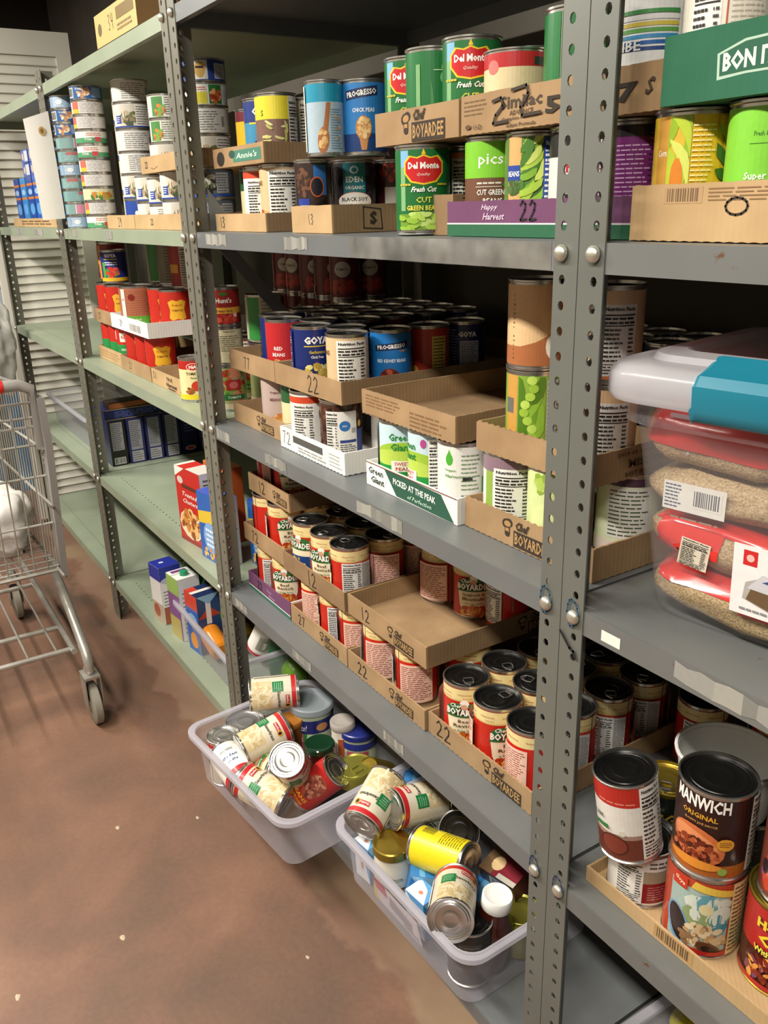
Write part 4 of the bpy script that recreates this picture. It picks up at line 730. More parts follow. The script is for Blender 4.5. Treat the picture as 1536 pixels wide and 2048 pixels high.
# second leaf beyond, turned the same way
louv2 = empty('door_2', (-3.55, -.42, 0)); louv2['kind'] = 'structure'
q = MB(); q.box(0, 0, 1.5, .03, .035, 2.08); q.box(0, .43, 1.5, .03, .47, 2.08); q.box(0, .035, 2.0, .03, .43, 2.08); q.box(0, .035, 1.5, .004, .43, 2.0); obj('door_frame', q.me('door_frame', None, M['louvre']), louv2)
q = MB(); q.add([(.013, .035, .036), (.013, .43, .036), (.024, .43, .003), (.024, .035, .003), (.009, .035, .036), (.009, .43, .036), (.020, .43, .0), (.020, .035, .0)], [(0, 1, 2, 3), (7, 6, 5, 4), (0, 3, 7, 4), (1, 5, 6, 2), (3, 2, 6, 7), (0, 4, 5, 1)])
slm2 = q.me('slat', None, M['louvre'])
for k in range(14): obj('slat', slm2, louv2, loc=(.004, 0, 1.503+k*.0355))

# ================================================================ steel shelving
PITCH_H = 0.3925/15
FLW, FLD = .034, .040
def holed(b, o, ex, ez, n, w, hx_, z0, z1):
    """strip of slotted angle: one cell per hole"""
    zc0 = (Z5-.0115); k = math.ceil((z0-zc0)/PITCH_H+.5); z = zc0+(k-.5)*PITCH_H
    def P(x, y, d): return tuple(Vector(o)+Vector(ex)*x+Vector(ez)*y+Vector(n)*d)
    def quad(a0, b0, a1, b1): b.add([P(a0, b0, 0), P(a1, b0, 0), P(a1, b1, 0), P(a0, b1, 0)], [(0, 1, 2, 3)]); b.add([P(a0, b0, -.002), P(a1, b0, -.002), P(a1, b1, -.002), P(a0, b1, -.002)], [(3, 2, 1, 0)])
    quad(0, z0, w, z)
    while z+PITCH_H <= z1:
        c = z+PITCH_H/2; H = PITCH_H/2
        O = [(w, c), (w, c+H), (hx_, c+H), (0, c+H), (0, c), (0, c-H), (hx_, c-H), (w, c-H)]
        I = [(hx_+.0042*math.cos(a), c+.0052*math.sin(a)) for a in [PI/4*i for i in range(8)]]
        for d, fl in ((0, False), (-.002, True)):
            vs = [P(*p, d) for p in O+I]; fs = [(i, (i+1) % 8, 8+(i+1) % 8, 8+i) for i in range(8)]
            b.add(vs, [f[::-1] for f in fs] if fl else fs)
        b.add([P(*p, 0) for p in I]+[P(*p, -.002) for p in I], [(i, 8+i, 8+(i+1) % 8, (i+1) % 8) for i in range(8)])
        z += PITCH_H
    quad(0, z, w, z1)
    b.add([P(0, z0, 0), P(0, z0, -.002), P(0, z1, -.002), P(0, z1, 0), P(w, z0, 0), P(w, z0, -.002), P(w, z1, -.002), P(w, z1, 0)], [(0, 1, 2, 3), (7, 6, 5, 4), (0, 4, 5, 1), (3, 2, 6, 7)])
def angle_front(sgn, gap, top, mat):
    b = MB(); holed(b, (gap*sgn, -.0005, 0), (sgn, 0, 0), (0, 0, 1), (0, -1, 0), FLW, .0215, 0, top)
    holed(b, (gap*sgn+.001*sgn, .0015, 0), (0, 1, 0), (0, 0, 1), (sgn, 0, 0), FLD, .020, 0, top)
    return b.me('upright', None, mat)
def bolt_me():
    b = MB(); b.lathe([(.0085, 0), (.0085, .0018), (.0070, .0042), (.0035, .0058), (.001, .0062)], 14, True, True); m = b.me('bolt', 60, M['galv']); return m
BOLT = bolt_me()
def residue(xa, xb, rnd):
    a = Art('fff'); n = 9; P = [(xa+(xb-xa)*i/n, -.002-.004*rnd.random()) for i in range(n+1)] + [(xb-(xb-xa)*i/n, -.026+.005*rnd.random()) for i in range(n+1)]
    m = len(P)
    for i in range(n): a.poly([P[i], P[i+1], P[m-2-i], P[m-1-i]], random.Random(i*3+int(xa*99)).choice(['85847c', '92908a', '7b7a74', '9b998f'])); a.l -= 1
    return a
def unit(x0, x1, label, gl, gr, postm, shelfm, levels, top=1.75, patches=(), holes=False, rings=False):
    u = empty('steel_shelving_unit', (x0, 0, 0)); W = x1-x0; tag(u, label, 'shelving', 'shelving bays bolted in one row')
    tl = isinstance(postm, tuple) and postm[1] or postm; pl = isinstance(postm, tuple) and postm[0] or postm
    A = obj('upright', angle_front(1, gl, top, pl), u); B = obj('upright', angle_front(-1, gr, top, tl), u, loc=(W, 0, 0))
    q = MB(); q.box(.001, .545, 0, .035, .547, top); q.box(.001, .515, 0, .003, .547, top); rm = q.me('rear_upright', None, postm if not isinstance(postm, tuple) else pl)
    obj('rear_upright', rm, u); q = MB(); q.box(-.035, .545, 0, -.001, .547, top); q.box(-.003, .515, 0, -.001, .547, top); obj('rear_upright', q.me('rear_upright', None, pl), u, loc=(W, 0, 0))
    for par, xx in ((A, gl+.0215), (B, -gr-.0215)):
        for z in levels:
            o = obj('bolt', BOLT, par); o.location = (xx, -.0025, z-.0115); o.rotation_euler = (PI/2, 0, 0)
    for z in levels:
        q = MB(); xa, xb = gl+.002, W-gr-.002
        q.box(xa, .0022, -.0020, xb, .535, -.0008); q.box(xa, .0012, -.030, xb, .0024, -.0008); q.box(xa, .0024, -.030, xb, .014, -.0288); q.box(xa, .534, -.030, xb, .5352, -.0012)
        q.box(xa, .0024, -.030, xa+.0012, .534, -.0012); q.box(xb-.0012, .0024, -.030, xb, .534, -.0012)
        sh = obj('shelf', q.me('shelf', None, shelfm if not isinstance(shelfm, dict) else shelfm.get(z, shelfm[0])), u, loc=(0, 0, z))
        if holes:
            g = MB(); n = 34
            for i in range(n):
                cx = .10+(W-.2)*i/(n-1); g.add([(cx+.0035*math.cos(t*PI/3), .056+.0022*math.sin(t*PI/3), -.0006) for t in range(6)], [(0, 1, 2, 3, 4, 5)])
            ho = obj('slot_row', g.me('slot_row', None, M['black']), sh); ho['kind'] = 'stuff'
        for (zl, a, b) in patches:
            if zl == z: obj('label_residue', residue(a-x0, b-x0, random.Random(int(a*50))).build('label_residue', flat((0, .0009, 0), (1, 0, 0), (0, 0, 1), (0, -1, 0)), M['ink']), sh)
    return u, A, B
LV = [Z2, Z3, Z4, Z5, Z6]
dp = {0: M['grey']}
uAB, pB2, pA1 = unit(XB, XA, 'grey steel shelving bay in the middle, stacked with tinned beans and pasta', .004, .0006, (M['post_dim'], M['grey_post']), M['grey'], LV, 1.75,
    [(Z5, -1.0, -.90), (Z5, -.66, -.58), (Z4, -1.04, -.97), (Z4, -.80, -.71), (Z4, -.46, -.33), (Z3, -1.03, -.96), (Z3, -.74, -.66), (Z3, -.40, -.34)])
uAE, pA2, pE = unit(XA, XE, 'rust-edged grey shelving bay on the right, holding the rice tote', .0006, .004, M['grey_post'], M['rusty'], LV, 2.2, [(Z4, .16, .30)])
uBC, pC2, pB1 = unit(XC, XB, 'pale green shelving bay with tuna stacks and tomato cans', .002, .004, M['post_dim'], M['green'], LV, 1.75,
    [(Z5, -2.14, -2.11), (Z5, -2.05, -2.0), (Z5, -1.7, -1.64)], holes=True)
uCD, pD2, pC1 = unit(XD, XC, 'farthest green shelving bay beside the white louvred door', .002, .002, M['post_dim'], M['green'], LV, 1.75, [(Z5, -2.6, -2.45), (Z5, -2.9, -2.8)], holes=True)
# long post A runs out of the frame: extend the pair upwards
q = MB(); q.box(-.0346, -.0025, 0, -.0006, -.0005, .45); obj('upright_extension', q.me('upright_extension', None, M['grey_post']), uAB, loc=(XA-XB, 0, 1.75))
# bare dented steel where the enamel has gone on the eye-level lip
bm_ = noisy('bare_dented_steel', '8f908f', 'c6c6c2', 16, .26, .75, .0); _b = bm_.node_tree; _n = N(_b, 'ShaderNodeTexNoise'); _n.inputs['Scale'].default_value = 9; _bp = N(_b, 'ShaderNodeBump'); _bp.inputs['Strength'].default_value = .5; _bp.inputs['Distance'].default_value = .02
_t = N(_b, 'ShaderNodeTexCoord'); _b.links.new(_t.outputs['Object'], _n.inputs['Vector']); _b.links.new(_n.outputs['Fac'], _bp.inputs['Height']); _b.links.new(_bp.outputs['Normal'], _b.nodes['Principled BSDF'].inputs['Normal'])
q = MB(); nn = 26; g = random.Random(4); xa, xb = -.45-XB, -.040-XB; vs = []
for i in range(nn+1):
    for j, zz in enumerate((-.0295, -.020, -.010, -.001)): vs.append((xa+(xb-xa)*i/nn, .0009-.0016*g.random()*(1 if 0 < j < 3 else .2), zz))
q.add(vs, [(i*4+j, (i+1)*4+j, (i+1)*4+j+1, i*4+j+1) for i in range(nn) for j in range(3)]); obj('bare_steel_patch', q.me('bare_steel_patch', 60, bm_), uAB, loc=(0, 0, Z5))
# marker rings and dash by the bolts of the near post
for par, sx in ((pA1, -1), (pA2, 1)):
    for z in (Z4, Z3):
        a = Art('fff'); a.scrib([(-.004+.011*math.cos(t*PI/6)*(1 if math.cos(t*PI/6) > 0 else .55), .004+.017*math.sin(t*PI/6)) for t in range(-4, 8)], .0022, '1d4a66' if z == Z4 else '2a3560')
        obj('marker_ring', a.build('marker_ring', flat((sx*.0221, -.0026, z-.0115), (1, 0, 0), (0, 0, 1), (0, -1, 0)), M['ink']), par)
a = Art('fff'); a.scrib([(0, 0), (.016, -.016), (.022, -.018), (.026, -.026)], .004, '141414'); obj('marker_dash', a.build('marker_dash', flat((.003, -.0026, Z4-.036), (1, 0, 0), (0, 0, 1), (0, -1, 0)), M['ink']), pA2)
# little white label on the rusty lip, brace plates in the middle bay
a = Art('fff'); a.rect(0, 0, .027, .013, 'e9e6da'); obj('lip_sticker', a.build('lip_sticker', flat((.062, .0009, Z4-.024), (1, 0, 0), (0, 0, 1), (0, -1, 0)), M['print']), uAE)
q = MB(); x = XB+.012-XB; q.add([(x, .04, 1.30), (x, .075, 1.30), (x, .31, 1.02), (x, .275, 1.02), (x+.002, .04, 1.30), (x+.002, .075, 1.30), (x+.002, .31, 1.02), (x+.002, .275, 1.02)], [(0, 1, 2, 3), (7, 6, 5, 4), (0, 4, 5, 1), (1, 5, 6, 2), (2, 6, 7, 3), (3, 7, 4, 0)])
obj('diagonal_brace', q.me('diagonal_brace', None, M['grey']), uAB)
q = MB(); q.add([(x, .042, 1.32), (x, .10, 1.32), (x, .042, 1.40), (x+.002, .042, 1.32), (x+.002, .10, 1.32), (x+.002, .042, 1.40)], [(0, 1, 2), (5, 4, 3), (0, 3, 4, 1), (1, 4, 5, 2), (2, 5, 3, 0)]); obj('corner_plate', q.me('corner_plate', None, M['grey']), uAB)

# ================================================================ cardboard trays
def panel(L, h, t=.003, saw_t=0.0, saw_b=0.0, seed=0, slope=0.0):
    g = random.Random(seed); n = max(2, int(L/.006)) if (saw_t or saw_b) else 6; b = MB(); F = []; K = []
    for i in range(n+1):
        x = L*i/n; zt = h+slope*(x/L)+(saw_t*(1 if i % 2 else -1) if saw_t else .0008*(g.random()-.5)); zb = (saw_b*(1+(1 if i % 2 else -1))*.5 if saw_b else 0)
        F.append(((x, 0, zb), (x, 0, zt), (x, t, zt), (x, t, zb)))
    vs = [p for c in F for p in c]; fs = []
    for i in range(n):
        a = i*4; c = a+4
        for k in range(4): k2 = (k+1) % 4; fs.append((a+k, c+k, c+k2, a+k2))
    fs += [(0, 1, 2, 3), (n*4+3, n*4+2, n*4+1, n*4)]
    b.add(vs, [f[::-1] for f in fs]); return b
def tray(x0, x1, y0, y1, z, h, mat, label, group=None, front=None, side=None, saw=(0, 0), slope=0.0, sidemat=None, inner=None, rz=0.0, rightslope=0.0):
    W, D = x1-x0, y1-y0; t = .003; seed = int(abs(x0)*977)+int(z*100)
    o = empty('cardboard_tray', (x0, y0, z), rz); tag(o, label, 'tray', group); m = M[mat]
    q = MB(); q.box(t, t, 0, W-t, D-t, t*.8); obj('tray_floor', q.me('tray_floor', None, M[inner or mat]), o)
    f = obj('front_panel', panel(W, h, t, *saw, seed, slope).me('front_panel', None, m), o)
    b = obj('back_panel', panel(W, h, t, 0, 0, seed+1).me('back_panel', None, m), o, loc=(0, D-t, 0))
    l = obj('side_panel', panel(D-2*t, h, t, 0, 0, seed+2).me('side_panel', None, m), o, loc=(t, t, 0)); l.rotation_euler = (0, 0, PI/2)
    r = obj('side_panel', panel(D-2*t, h, t, saw[0]*.0, saw[1], seed+3, rightslope).me('side_panel', None, M[sidemat] if sidemat else m), o, loc=(W, t, 0)); r.rotation_euler = (0, 0, PI/2)  # a darker sidemat paints this side as turned from the light
    for fn in (front if isinstance(front, list) else [front] if front else []):
        a = Art('fff'); fn(a, W, h); obj('printed_mark', a.build('printed_mark', flat((0, 0, 0), (1, 0, 0), (0, 0, 1), (0, -1, 0)), M['ink']), f)
    if side:
        a = Art('fff'); side(a, D, h); obj('printed_mark', a.build('printed_mark', flat((0, 0, 0), (1, 0, 0), (0, 0, 1), (0, -1, 0)), M['ink']), r)
    return o
INK = '33281e'
def toque(a, cx, cz, s):
    """cook's hat mark with words"""
    a.ell(cx-s*1.75, cz+s*.40, s*.40, s*.34, INK, .3, 10); a.ell(cx-s*1.45, cz+s*.52, s*.36, s*.3, INK, 0, 10); a.ell(cx-s*1.6, cz+s*.42, s*.34, s*.22, 'a8814f', .1, 10); a.rect(cx-s*1.85, cz-s*.25, cx-s*1.35, cz+s*.22, INK); a.rect(cx-s*1.78, cz-s*.15, cx-s*1.42, cz+s*.12, 'a8814f')
    a.ell(cx-s*1.6, cz-s*.28, s*.24, s*.2, INK, 0, 10)
def boy(cx=.5, s=.016, num=None, nx=.2, nh=.02):
    def f(a, W, h):
        c = W*cx; z = h*.5; s_ = min(s, h*.5)
        toque(a, c-s_*.2, z, s_); a.rect(c-s_*1.15, z-s_*.95, c+s_*2.3, z+s_*.15, INK); a.tx('BOYARDEE', c+s_*.58, z-s_*.38, s_*.80, 'b08a56', w=s_*3.2, bold=.02); a.tx('Chef', c-s_*.3, z+s_*.55, s_*.62, INK, w=s_*1.3, shear=.35, bold=.04)
        if num: a.hand(num, W*nx, h*.5, nh, INK, .0026)
    return f
def num(n, cx=.5, hh=.024, w=.0026): return lambda a, W, h: a.hand(n, W*cx, h*.5, min(hh, h*.8), INK, w)
TH = .040; T2 = Z3+.003+CANH+.0012; T3 = T2+.003+CANH+.0012; U2 = Z4+.003+CANH+.0012; V2 = Z5+.003+CANH+.0012
# ---- shelf 3 (ravioli stacks)
def plumf(a, W, h): a.rect(0, 0, W, h*.18, '2c6650'); a.rect(0, h*.18, W, h*.24, 'ddd8d4'); a.tx('Happy', W*.52, h*.66, h*.20, 'b08aa8', w=W*.12, shear=.3); a.tx('Harvest', W*.58, h*.42, h*.18, 'b08aa8', w=W*.15, shear=.3)
tray(-1.055, -.842, .05, .33, Z3, TH, 'plum', 'plum coloured cardboard tray, lowest of the three beside the far post', 'ravioli trays', front=lambda a, W, h: (plumf(a, W, h), a.hand('22', W*.3, h*.6, .018, INK, .002)), side=lambda a, D, h: a.rect(0, h*.3, .03, h*.8, '64385a'), sidemat='cardw')
tray(-.838, -.604, .05, .38, Z3, TH, 'card', 'brown tray on the ravioli shelf, under the tray numbered 12', 'ravioli trays', front=[boy(.70, .016), lambda a, W, h: a.hand('27', W*.22, h*.5, .022, INK, .0026)], saw=(0, .0015))
tray(-.600, -.349, .05, .38, Z3, TH, 'card', 'brown tray on the ravioli shelf holding two cans below the half-empty tray', 'ravioli trays', front=[boy(.72, .016), lambda a, W, h: a.hand('22', W*.22, h*.5, .024, INK, .0028)], saw=(0, .0015))
tray(-.345, -.094, .055, .385, Z3, TH, 'card', 'brown tray numbered 22 behind the near post with ravioli cans', 'ravioli trays', front=[boy(.74, .019), lambda a, W, h: a.hand('22', W*.18, h*.55, .028, INK, .003)], saw=(.0006, .0015))
tray(-1.070, -.862, .055, .34, T2, TH, 'card', 'brown middle-tier tray beside the far post on the ravioli shelf', 'ravioli trays', front=num('72', .3, .024), sidemat='card2')
tray(-.858, -.604, .05, .37, T2, TH, 'card2', 'brown middle-tier tray numbered 12 filled with black-lidded pasta cans', 'ravioli trays', front=lambda a, W, h: a.hand('12', W*.5, h*.5, .030, INK, .0028), sidemat='card2')
tray(-.600, -.350, .055, .385, T2, TH, 'card', 'half-empty brown tray with cook hat marks on the ravioli shelf', 'ravioli trays', front=[boy(.70, .017), lambda a, W, h: a.hand('12', W*.25, h*.5, .024, INK, .0024)], side=boy(.72, .021), sidemat='card2', inner='card')
tray(-1.068, -.865, .075, .30, T3, TH, 'card', 'top-tier brown tray beside far post, right under the bean shelf', 'ravioli trays', front=[boy(.78, .014), lambda a, W, h: a.hand('12', W*.35, h*.5, .026, INK, .003)], sidemat='card2')
# ---- shelf 4 middle
tray(-1.068, -.812, .055, .36, Z4, TH, 'card', 'brown tray with cook hat mark left of the white 72 tray', 'bean trays', front=boy(.62, .017), inner='card2')
def whitef(a, W, h):
    a.hand('72', W*.12, h*.55, .024, '4a4844', .0016); a.lines(W*.22, h*.45, W*.72, h*.85, 1, '4f4d49', .8, False); a.lines(W*.3, h*.12, W*.74, h*.40, 2, '9a9892', .5); a.lines(W*.78, h*.15, W*.96, h*.8, 4, 'aaa8a2', .3)
tray(-.808, -.562, .04, .34, Z4, TH, 'cardw', 'white tray marked 72 under the brown tray of navy cans', 'bean trays', front=whitef, saw=(0, .0015))
def ggf(a, W, h):
    a.poly([(W*.22, h*.98), (W*.84, h*.90), (W*.97, .0005), (W*.36, h*.04)], '24533f'); a.ell(W*.13, h*.55, W*.12, h*.42, 'ecebe4', 0, 14); a.tx('Green', W*.12, h*.68, h*.28, '22382c', w=W*.18, bold=.03); a.tx('Giant', W*.14, h*.32, h*.28, '22382c', w=W*.16, bold=.03)
    a.tx('PICKED AT THE PEAK', W*.56, h*.60, h*.26, 'dfe8df', w=W*.46, bold=.03, rot=-.02); a.tx('of Perfection', W*.62, h*.24, h*.18, 'a9c7b4', w=W*.26, shear=.3); a.rect(0, h*.965, W, h, '8a5a48')
tray(-.508, -.262, .05, .34, Z4, TH, 'cardw', 'white and green tray of pea cans on the bean shelf', 'bean trays', front=ggf, side=lambda a, D, h: a.tx('G', .05, h*.4, h*.6, '33403a'))
tray(-.257, -.012, .06, .215, Z4, TH+.004, 'card', 'brown tray with cook hat mark behind the near post, holding onion cans', 'bean trays', front=boy(.52, .02), saw=(.001, .001), sidemat='card')
tray(-1.068, -.850, .056, .56, U2, TH, 'card', 'upper brown tray marked 27 in front of navy cans', 'bean trays', front=num('77', .42, .022, .002))
tray(-.846, -.590, .055, .56, U2, TH, 'card', 'upper brown tray marked 22 at the corner of the bean cans', 'bean trays', front=num('22', .62, .030, .0026), sidemat='card2')
def fine(a, W, h): a.lines(W*.05, h*.35, W*.45, h*.88, 4, '7a5c3a', .4); a.lines(W*.55, h*.1, W*.92, h*.72, 4, '7a5c3a', .4); a.lines(W*.02, h*.0, W*.3, h*.1, 1, '7a5c3a', .4)
tray(-.523, -.274, .055, .37, U2, TH, 'card', 'empty brown tray with fine print lying on the pea cans', 'bean trays', front=fine, saw=(0, .0015), inner='card2', sidemat='card2')
def mission(a, D, h): a.tx('2019 02 CAN', D*.45, h*.82, h*.12, '3f2c1a', w=.06); a.tx('MISSION', D*.62, h*.5, h*.26, '3f2c1a', w=.07, bold=.03); a.tx('BEST IF USED BY', D*.6, h*.18, h*.14, '4f3a24', w=.075)
tray(-.240, -.024, .065, .21, U2, TH, 'card', 'upper brown tray behind near post carrying the cream and pea cans', 'bean trays', saw=(.0012, .0012), side=mission, sidemat='card2')
# ---- shelf 4 left bay (tomatoes)
tray(-2.15, -1.90, .055, .32, Z4, TH, 'card3', 'brown tray at the far left of the tomato shelf', 'tomato trays', front=lambda a, W, h: a.lines(W*.1, h*.2, W*.9, h*.8, 3, '9a7444', .3), sidemat='card2')
tray(-1.895, -1.62, .05, .33, Z4, TH, 'card', 'brown middle tray under the white-edged tray of tomato cans', 'tomato trays', front=num('21', .35, .02, .0018), sidemat='card2')
def dm(a, W, h): a.hand('31', W*.12, h*.6, .018, INK, .0018); a.tx('TRUE', W*.62, h*.7, h*.24, '4a3826', w=W*.2); a.tx('Harvest', W*.68, h*.35, h*.26, '4a3826', w=W*.34, bold=.04); a.ell(W*.68, h*.12, W*.14, h*.05, '4a3826')
tray(-1.612, -1.382, .05, .33, Z4, TH, 'card3', 'light brown tray with stamped words left of the cream tomato puree can', 'tomato trays', front=dm, sidemat='card2', inner='card2')
tray(-2.15, -1.93, .055, .31, U2, TH, 'card', 'upper brown tray beside the white tray of tomato cans', 'tomato trays', front=num('27', .3, .02, .0018), sidemat='card2')
tray(-1.925, -1.585, .045, .42, U2+.004, TH, 'cardw', 'white tray with barcode carrying big tomato cans', 'tomato trays', front=lambda a, W, h: (a.bar(W*.5, h*.1, W*.85, h*.7, 'e3e1db', '6a6864'), a.hand('24', W*.3, h*.5, .018, '5a5854', .0018)))
# ---- shelf 5
def sim(a, W, h):
    a.lines(W*.02, h*.45, W*.16, h*.88, 4, '6a5238', .35); a.tx('Similac', W*.355, h*.66, h*.32, '46382a', w=W*.23, bold=.03); a.tx('ADVANCE', W*.36, h*.40, h*.12, '5a4630', w=W*.13); a.tx('Complete Nutrition', W*.35, h*.26, h*.10, '5a4630', w=W*.20); a.tx('Infant Formula', W*.36, h*.11, h*.09, '5a4630', w=W*.16)
    a.tx('55957', W*.70, h*.45, h*.42, '2f261d', w=W*.42, bold=.04); a.tx('S', W*.958, h*.52, h*.34, '46382a', bold=.03, shear=.3); a.ell(W*.05, h*.20, W*.018, h*.06, '5a4630', 0, 10); a.tx('U-D', W*.11, h*.18, h*.12, '5a4630', w=W*.05)
    a.scrib([(W*.20, h*.74), (W*.25, h*.80), (W*.26, h*.60), (W*.22, h*.40), (W*.205, h*.20), (W*.29, h*.22)], .0034, '3a3026'); a.scrib([(W*.31, h*.93), (W*.39, h*.99), (W*.40, h*.80), (W*.36, h*.50), (W*.37, h*.30), (W*.47, h*.32)], .0034, '3a3026')
tray(-.257, .045, .05, .33, V2, .043, 'card', 'brown tray lettered in black on the top row, crossing the near post', 'bean trays on the eye-level shelf', front=sim, sidemat='card2', saw=(0, .0006))
tray(-.452, -.262, .05, .33, V2, .042, 'card', 'brown tray with cook hat mark under the upper green bean cans', 'bean trays on the eye-level shelf', front=boy(.60, .022), sidemat='card2')
def hh(a, W, h): a.rect(0, 0, W, h*.34, '1e5c3c'); a.rect(0, h*.34, W, h*.38, 'dcd5d6'); a.tx('Happy', W*.27, h*.80, h*.19, 'cdb3c8', w=W*.10, shear=.3); a.tx('Harvest', W*.295, h*.56, h*.19, 'cdb3c8', w=W*.13, shear=.3); a.hand('22', W*.50, h*.70, .021, '1d1418', .0024)
tray(-.285, .026, .05, .33, Z5, .041, 'plum', 'plum and green tray marked 22 crossing behind the near post', 'bean trays on the eye-level shelf', front=hh, sidemat='plum', saw=(0, .0012))
def diamond(a, D, h): a.scrib([(.055, .006), (.090, .004), (.087, .034), (.055, .038), (.055, .006)], .0022, '2a231c'); a.tx('S', .073, h*.5, h*.5, '2a231c', bold=.06)
tray(-.715, -.578, .045, .30, Z5, .042, 'card3', 'light brown tray marked 13 with a black diamond stamp on its side', 'bean trays on the eye-level shelf', front=num('13', .5, .016, .0012), side=diamond, sidemat='card2')
tray(-1.050, -.818, .045, .33, Z5, .032, 'card3', 'light brown tray under the large nutrition facts can', 'bean trays on the eye-level shelf', front=num('13', .15, .020, .002), sidemat='card2')
def annie(a, W, h): a.ell(W*.16, h*.45, W*.08, h*.38, '2a221c', 0, 12); a.rect(W*.42, h*.2, W*.95, h*.78, '3f7a66'); a.tx("Annie's", W*.68, h*.5, h*.3, 'c6d9c6', w=W*.40, shear=.2); a.ell(W*.4, h*.62, W*.06, h*.2, '24463c', 0, 10)
tray(-1.048, -.818, .05, .30, V2, .034, 'card', 'brown tray with green stamp and dark rabbit-like mark', 'bean trays on the eye-level shelf', front=annie, sidemat='card2')
tray(-.350, -.289, .062, .088, Z5, .050, 'card2', 'torn brown tray corner between green bean can and plum tray', 'bean trays on the eye-level shelf')
# right bay
def rb(a, W, h): a.bar(W*.13, h*.66, W*.27, h*.94, 'b08f66', '6a523a'); a.lines(W*.29, h*.68, W*.6, h*.93, 4, '8a6a48', .35); a.scrib([(W*.39+.011*math.cos(t*PI/6), h*.60+.007*math.sin(t*PI/6)) for t in range(13)], .0020, '2a2018'); a.hand('22', W*.62, h*.3, .016, '2a2018', .002)
tray(.032, .332, .035, .31, Z5, .050, 'card3', 'light brown tray with pen circle under the yellow corn can', 'bean trays on the eye-level shelf', front=rb, saw=(0, .0008), sidemat='card2')
def bon(a, W, h):
    a.poly([(W*.205, h*.26), (W*.20, h*.62), (W*.29, h*.76), (W*.52, h*.80), (W*.52, h*.30), (W*.30, h*.30)], 'a9c2b0'); a.poly([(W*.213, h*.31), (W*.209, h*.60), (W*.293, h*.725), (W*.513, h*.765), (W*.513, h*.335), (W*.303, h*.335)], '235a42'); a.tx('BON ITALIA', W*.362, h*.51, h*.26, 'd9e0d4', w=W*.28, bold=.04, rot=.03)
tray(.062, .345, .030, .30, V2, .056, 'dkgreen', 'dark green lettered tray at the top right over corn cans', 'bean trays on the eye-level shelf', front=bon, sidemat='dkgreen')
# left bay eye-level shelf
tray(-1.850, -1.602, .05, .34, Z5, .034, 'card3', 'light brown tray marked 29 under the chicken cans', 'chicken trays', front=num('29', .5, .024, .002))
tray(-1.598, -1.148, .05, .34, Z5, .034, 'card3', 'light brown tray marked 22 running behind the far post', 'chicken trays', front=num('22', .30, .014, .0018), sidemat='card2')
tray(-1.50, -1.148, .05, .30, Z5+.1245, .036, 'card3', 'upper light brown tray marked 22 among the chicken cans', 'chicken trays', front=[num('22', .12, .014, .002), lambda a, W, h: a.scrib([(W*.2, h*.3), (W*.26, h*.2), (W*.34, h*.34)], .0012, '6a4a2c')], sidemat='card2')
tray(-3.2, -2.36, .05, .34, Z5, .030, 'card3', 'long brown tray under the blue boxes at far left', 'chicken trays', front=lambda a, W, h: a.lines(W*.2, h*.2, W*.8, h*.8, 2, '6a4a2c', .5))
# ================================================================ cans
T = .003
def C(key, x, y, z, off, where, **k): return can(key, (x, y, z), off, where, **k)
def CY(key, u, v, y, z, off, where, **k):
    p = aty(u, v, y); return can(key, (p.x, y, z), off, where, **k)
def AL(key, ul, v, y, z, off, where, **k):
    """place a can by its visible left edge on the plane y"""
    r = DZ[key]['r']*k.get('k', 1.0); u = ul
    for _ in range(3):
        p = aty(u, v, y); u = ul + r*FPX/((p-CAM).dot(FW))
    return can(key, (aty(u, v, y).x, y, z), off, where, **k)
NUT, TXT = -125, 125
# ---- shelf 3, tier 1: right-hand tray of 3 x 4
rows3 = [('chef_rav', -4), ('chef_rav', 28), ('chef_plain', 4)]
wz = ['in the front row of the tray numbered 22, leftmost', 'in the front row of the tray numbered 22, middle', 'at the front right corner of the tray numbered 22']
xs = [-.302, -.224, -.146]; ys = [.100, .1785, .257, .3355]; tabs = [[.3, 1.8, 1.3], [2.6, .1, .4], [2.2, .3, 2.4], [.4, 1.0, 2.1]]
names3 = ['second', 'third', 'last']
for j, y in enumerate(ys):
    for i, x in enumerate(xs):
        if j == 0: C(rows3[i][0], x, y, Z3+T, rows3[i][1], wz[i], tabdir=tabs[0][i])
        else: C('chef_rav', x, y, Z3+T, NUT if i == 2 else random.choice([10, TXT, NUT]), 'in the %s row of the tray numbered 22, %s' % (names3[j-1], ['left', 'middle', 'right'][i]), tabdir=tabs[j][i])
C('chef_plain', -.05, .36, Z3, NUT, 'standing loose beyond the tray right of near post'); C('chef_rav', .04, .42, Z3, TXT, 'deep on the shelf right of the near post')
C('chef_rav', -.548, .098, Z3+T, TXT-8, 'alone at left under the half-empty tray'); C('chef_rav', -.447, .102, Z3+T, TXT, 'second under the half-empty tray, pale text side out')
C('chef_rav', -.395, .180, Z3+T, 0, 'in shade under the half-empty tray, behind the text-side can')
# c1
for i, (k, o_) in enumerate([('chef_plain', 12), ('chef_rav', NUT+8), ('chef_rav', TXT)]): C(k, -.796+i*.0785, .098, Z3+T, o_, ['under the tray numbered 12, leftmost red side out', 'under the tray numbered 12, nutrition side out', 'under the tray numbered 12, pale text side at right'][i])
for i in range(3): C('chef_rav', -.796+i*.0785, .178, Z3+T, 10, 'in the shaded second row under the tray numbered 12, ' + ['left', 'middle', 'right'][i])
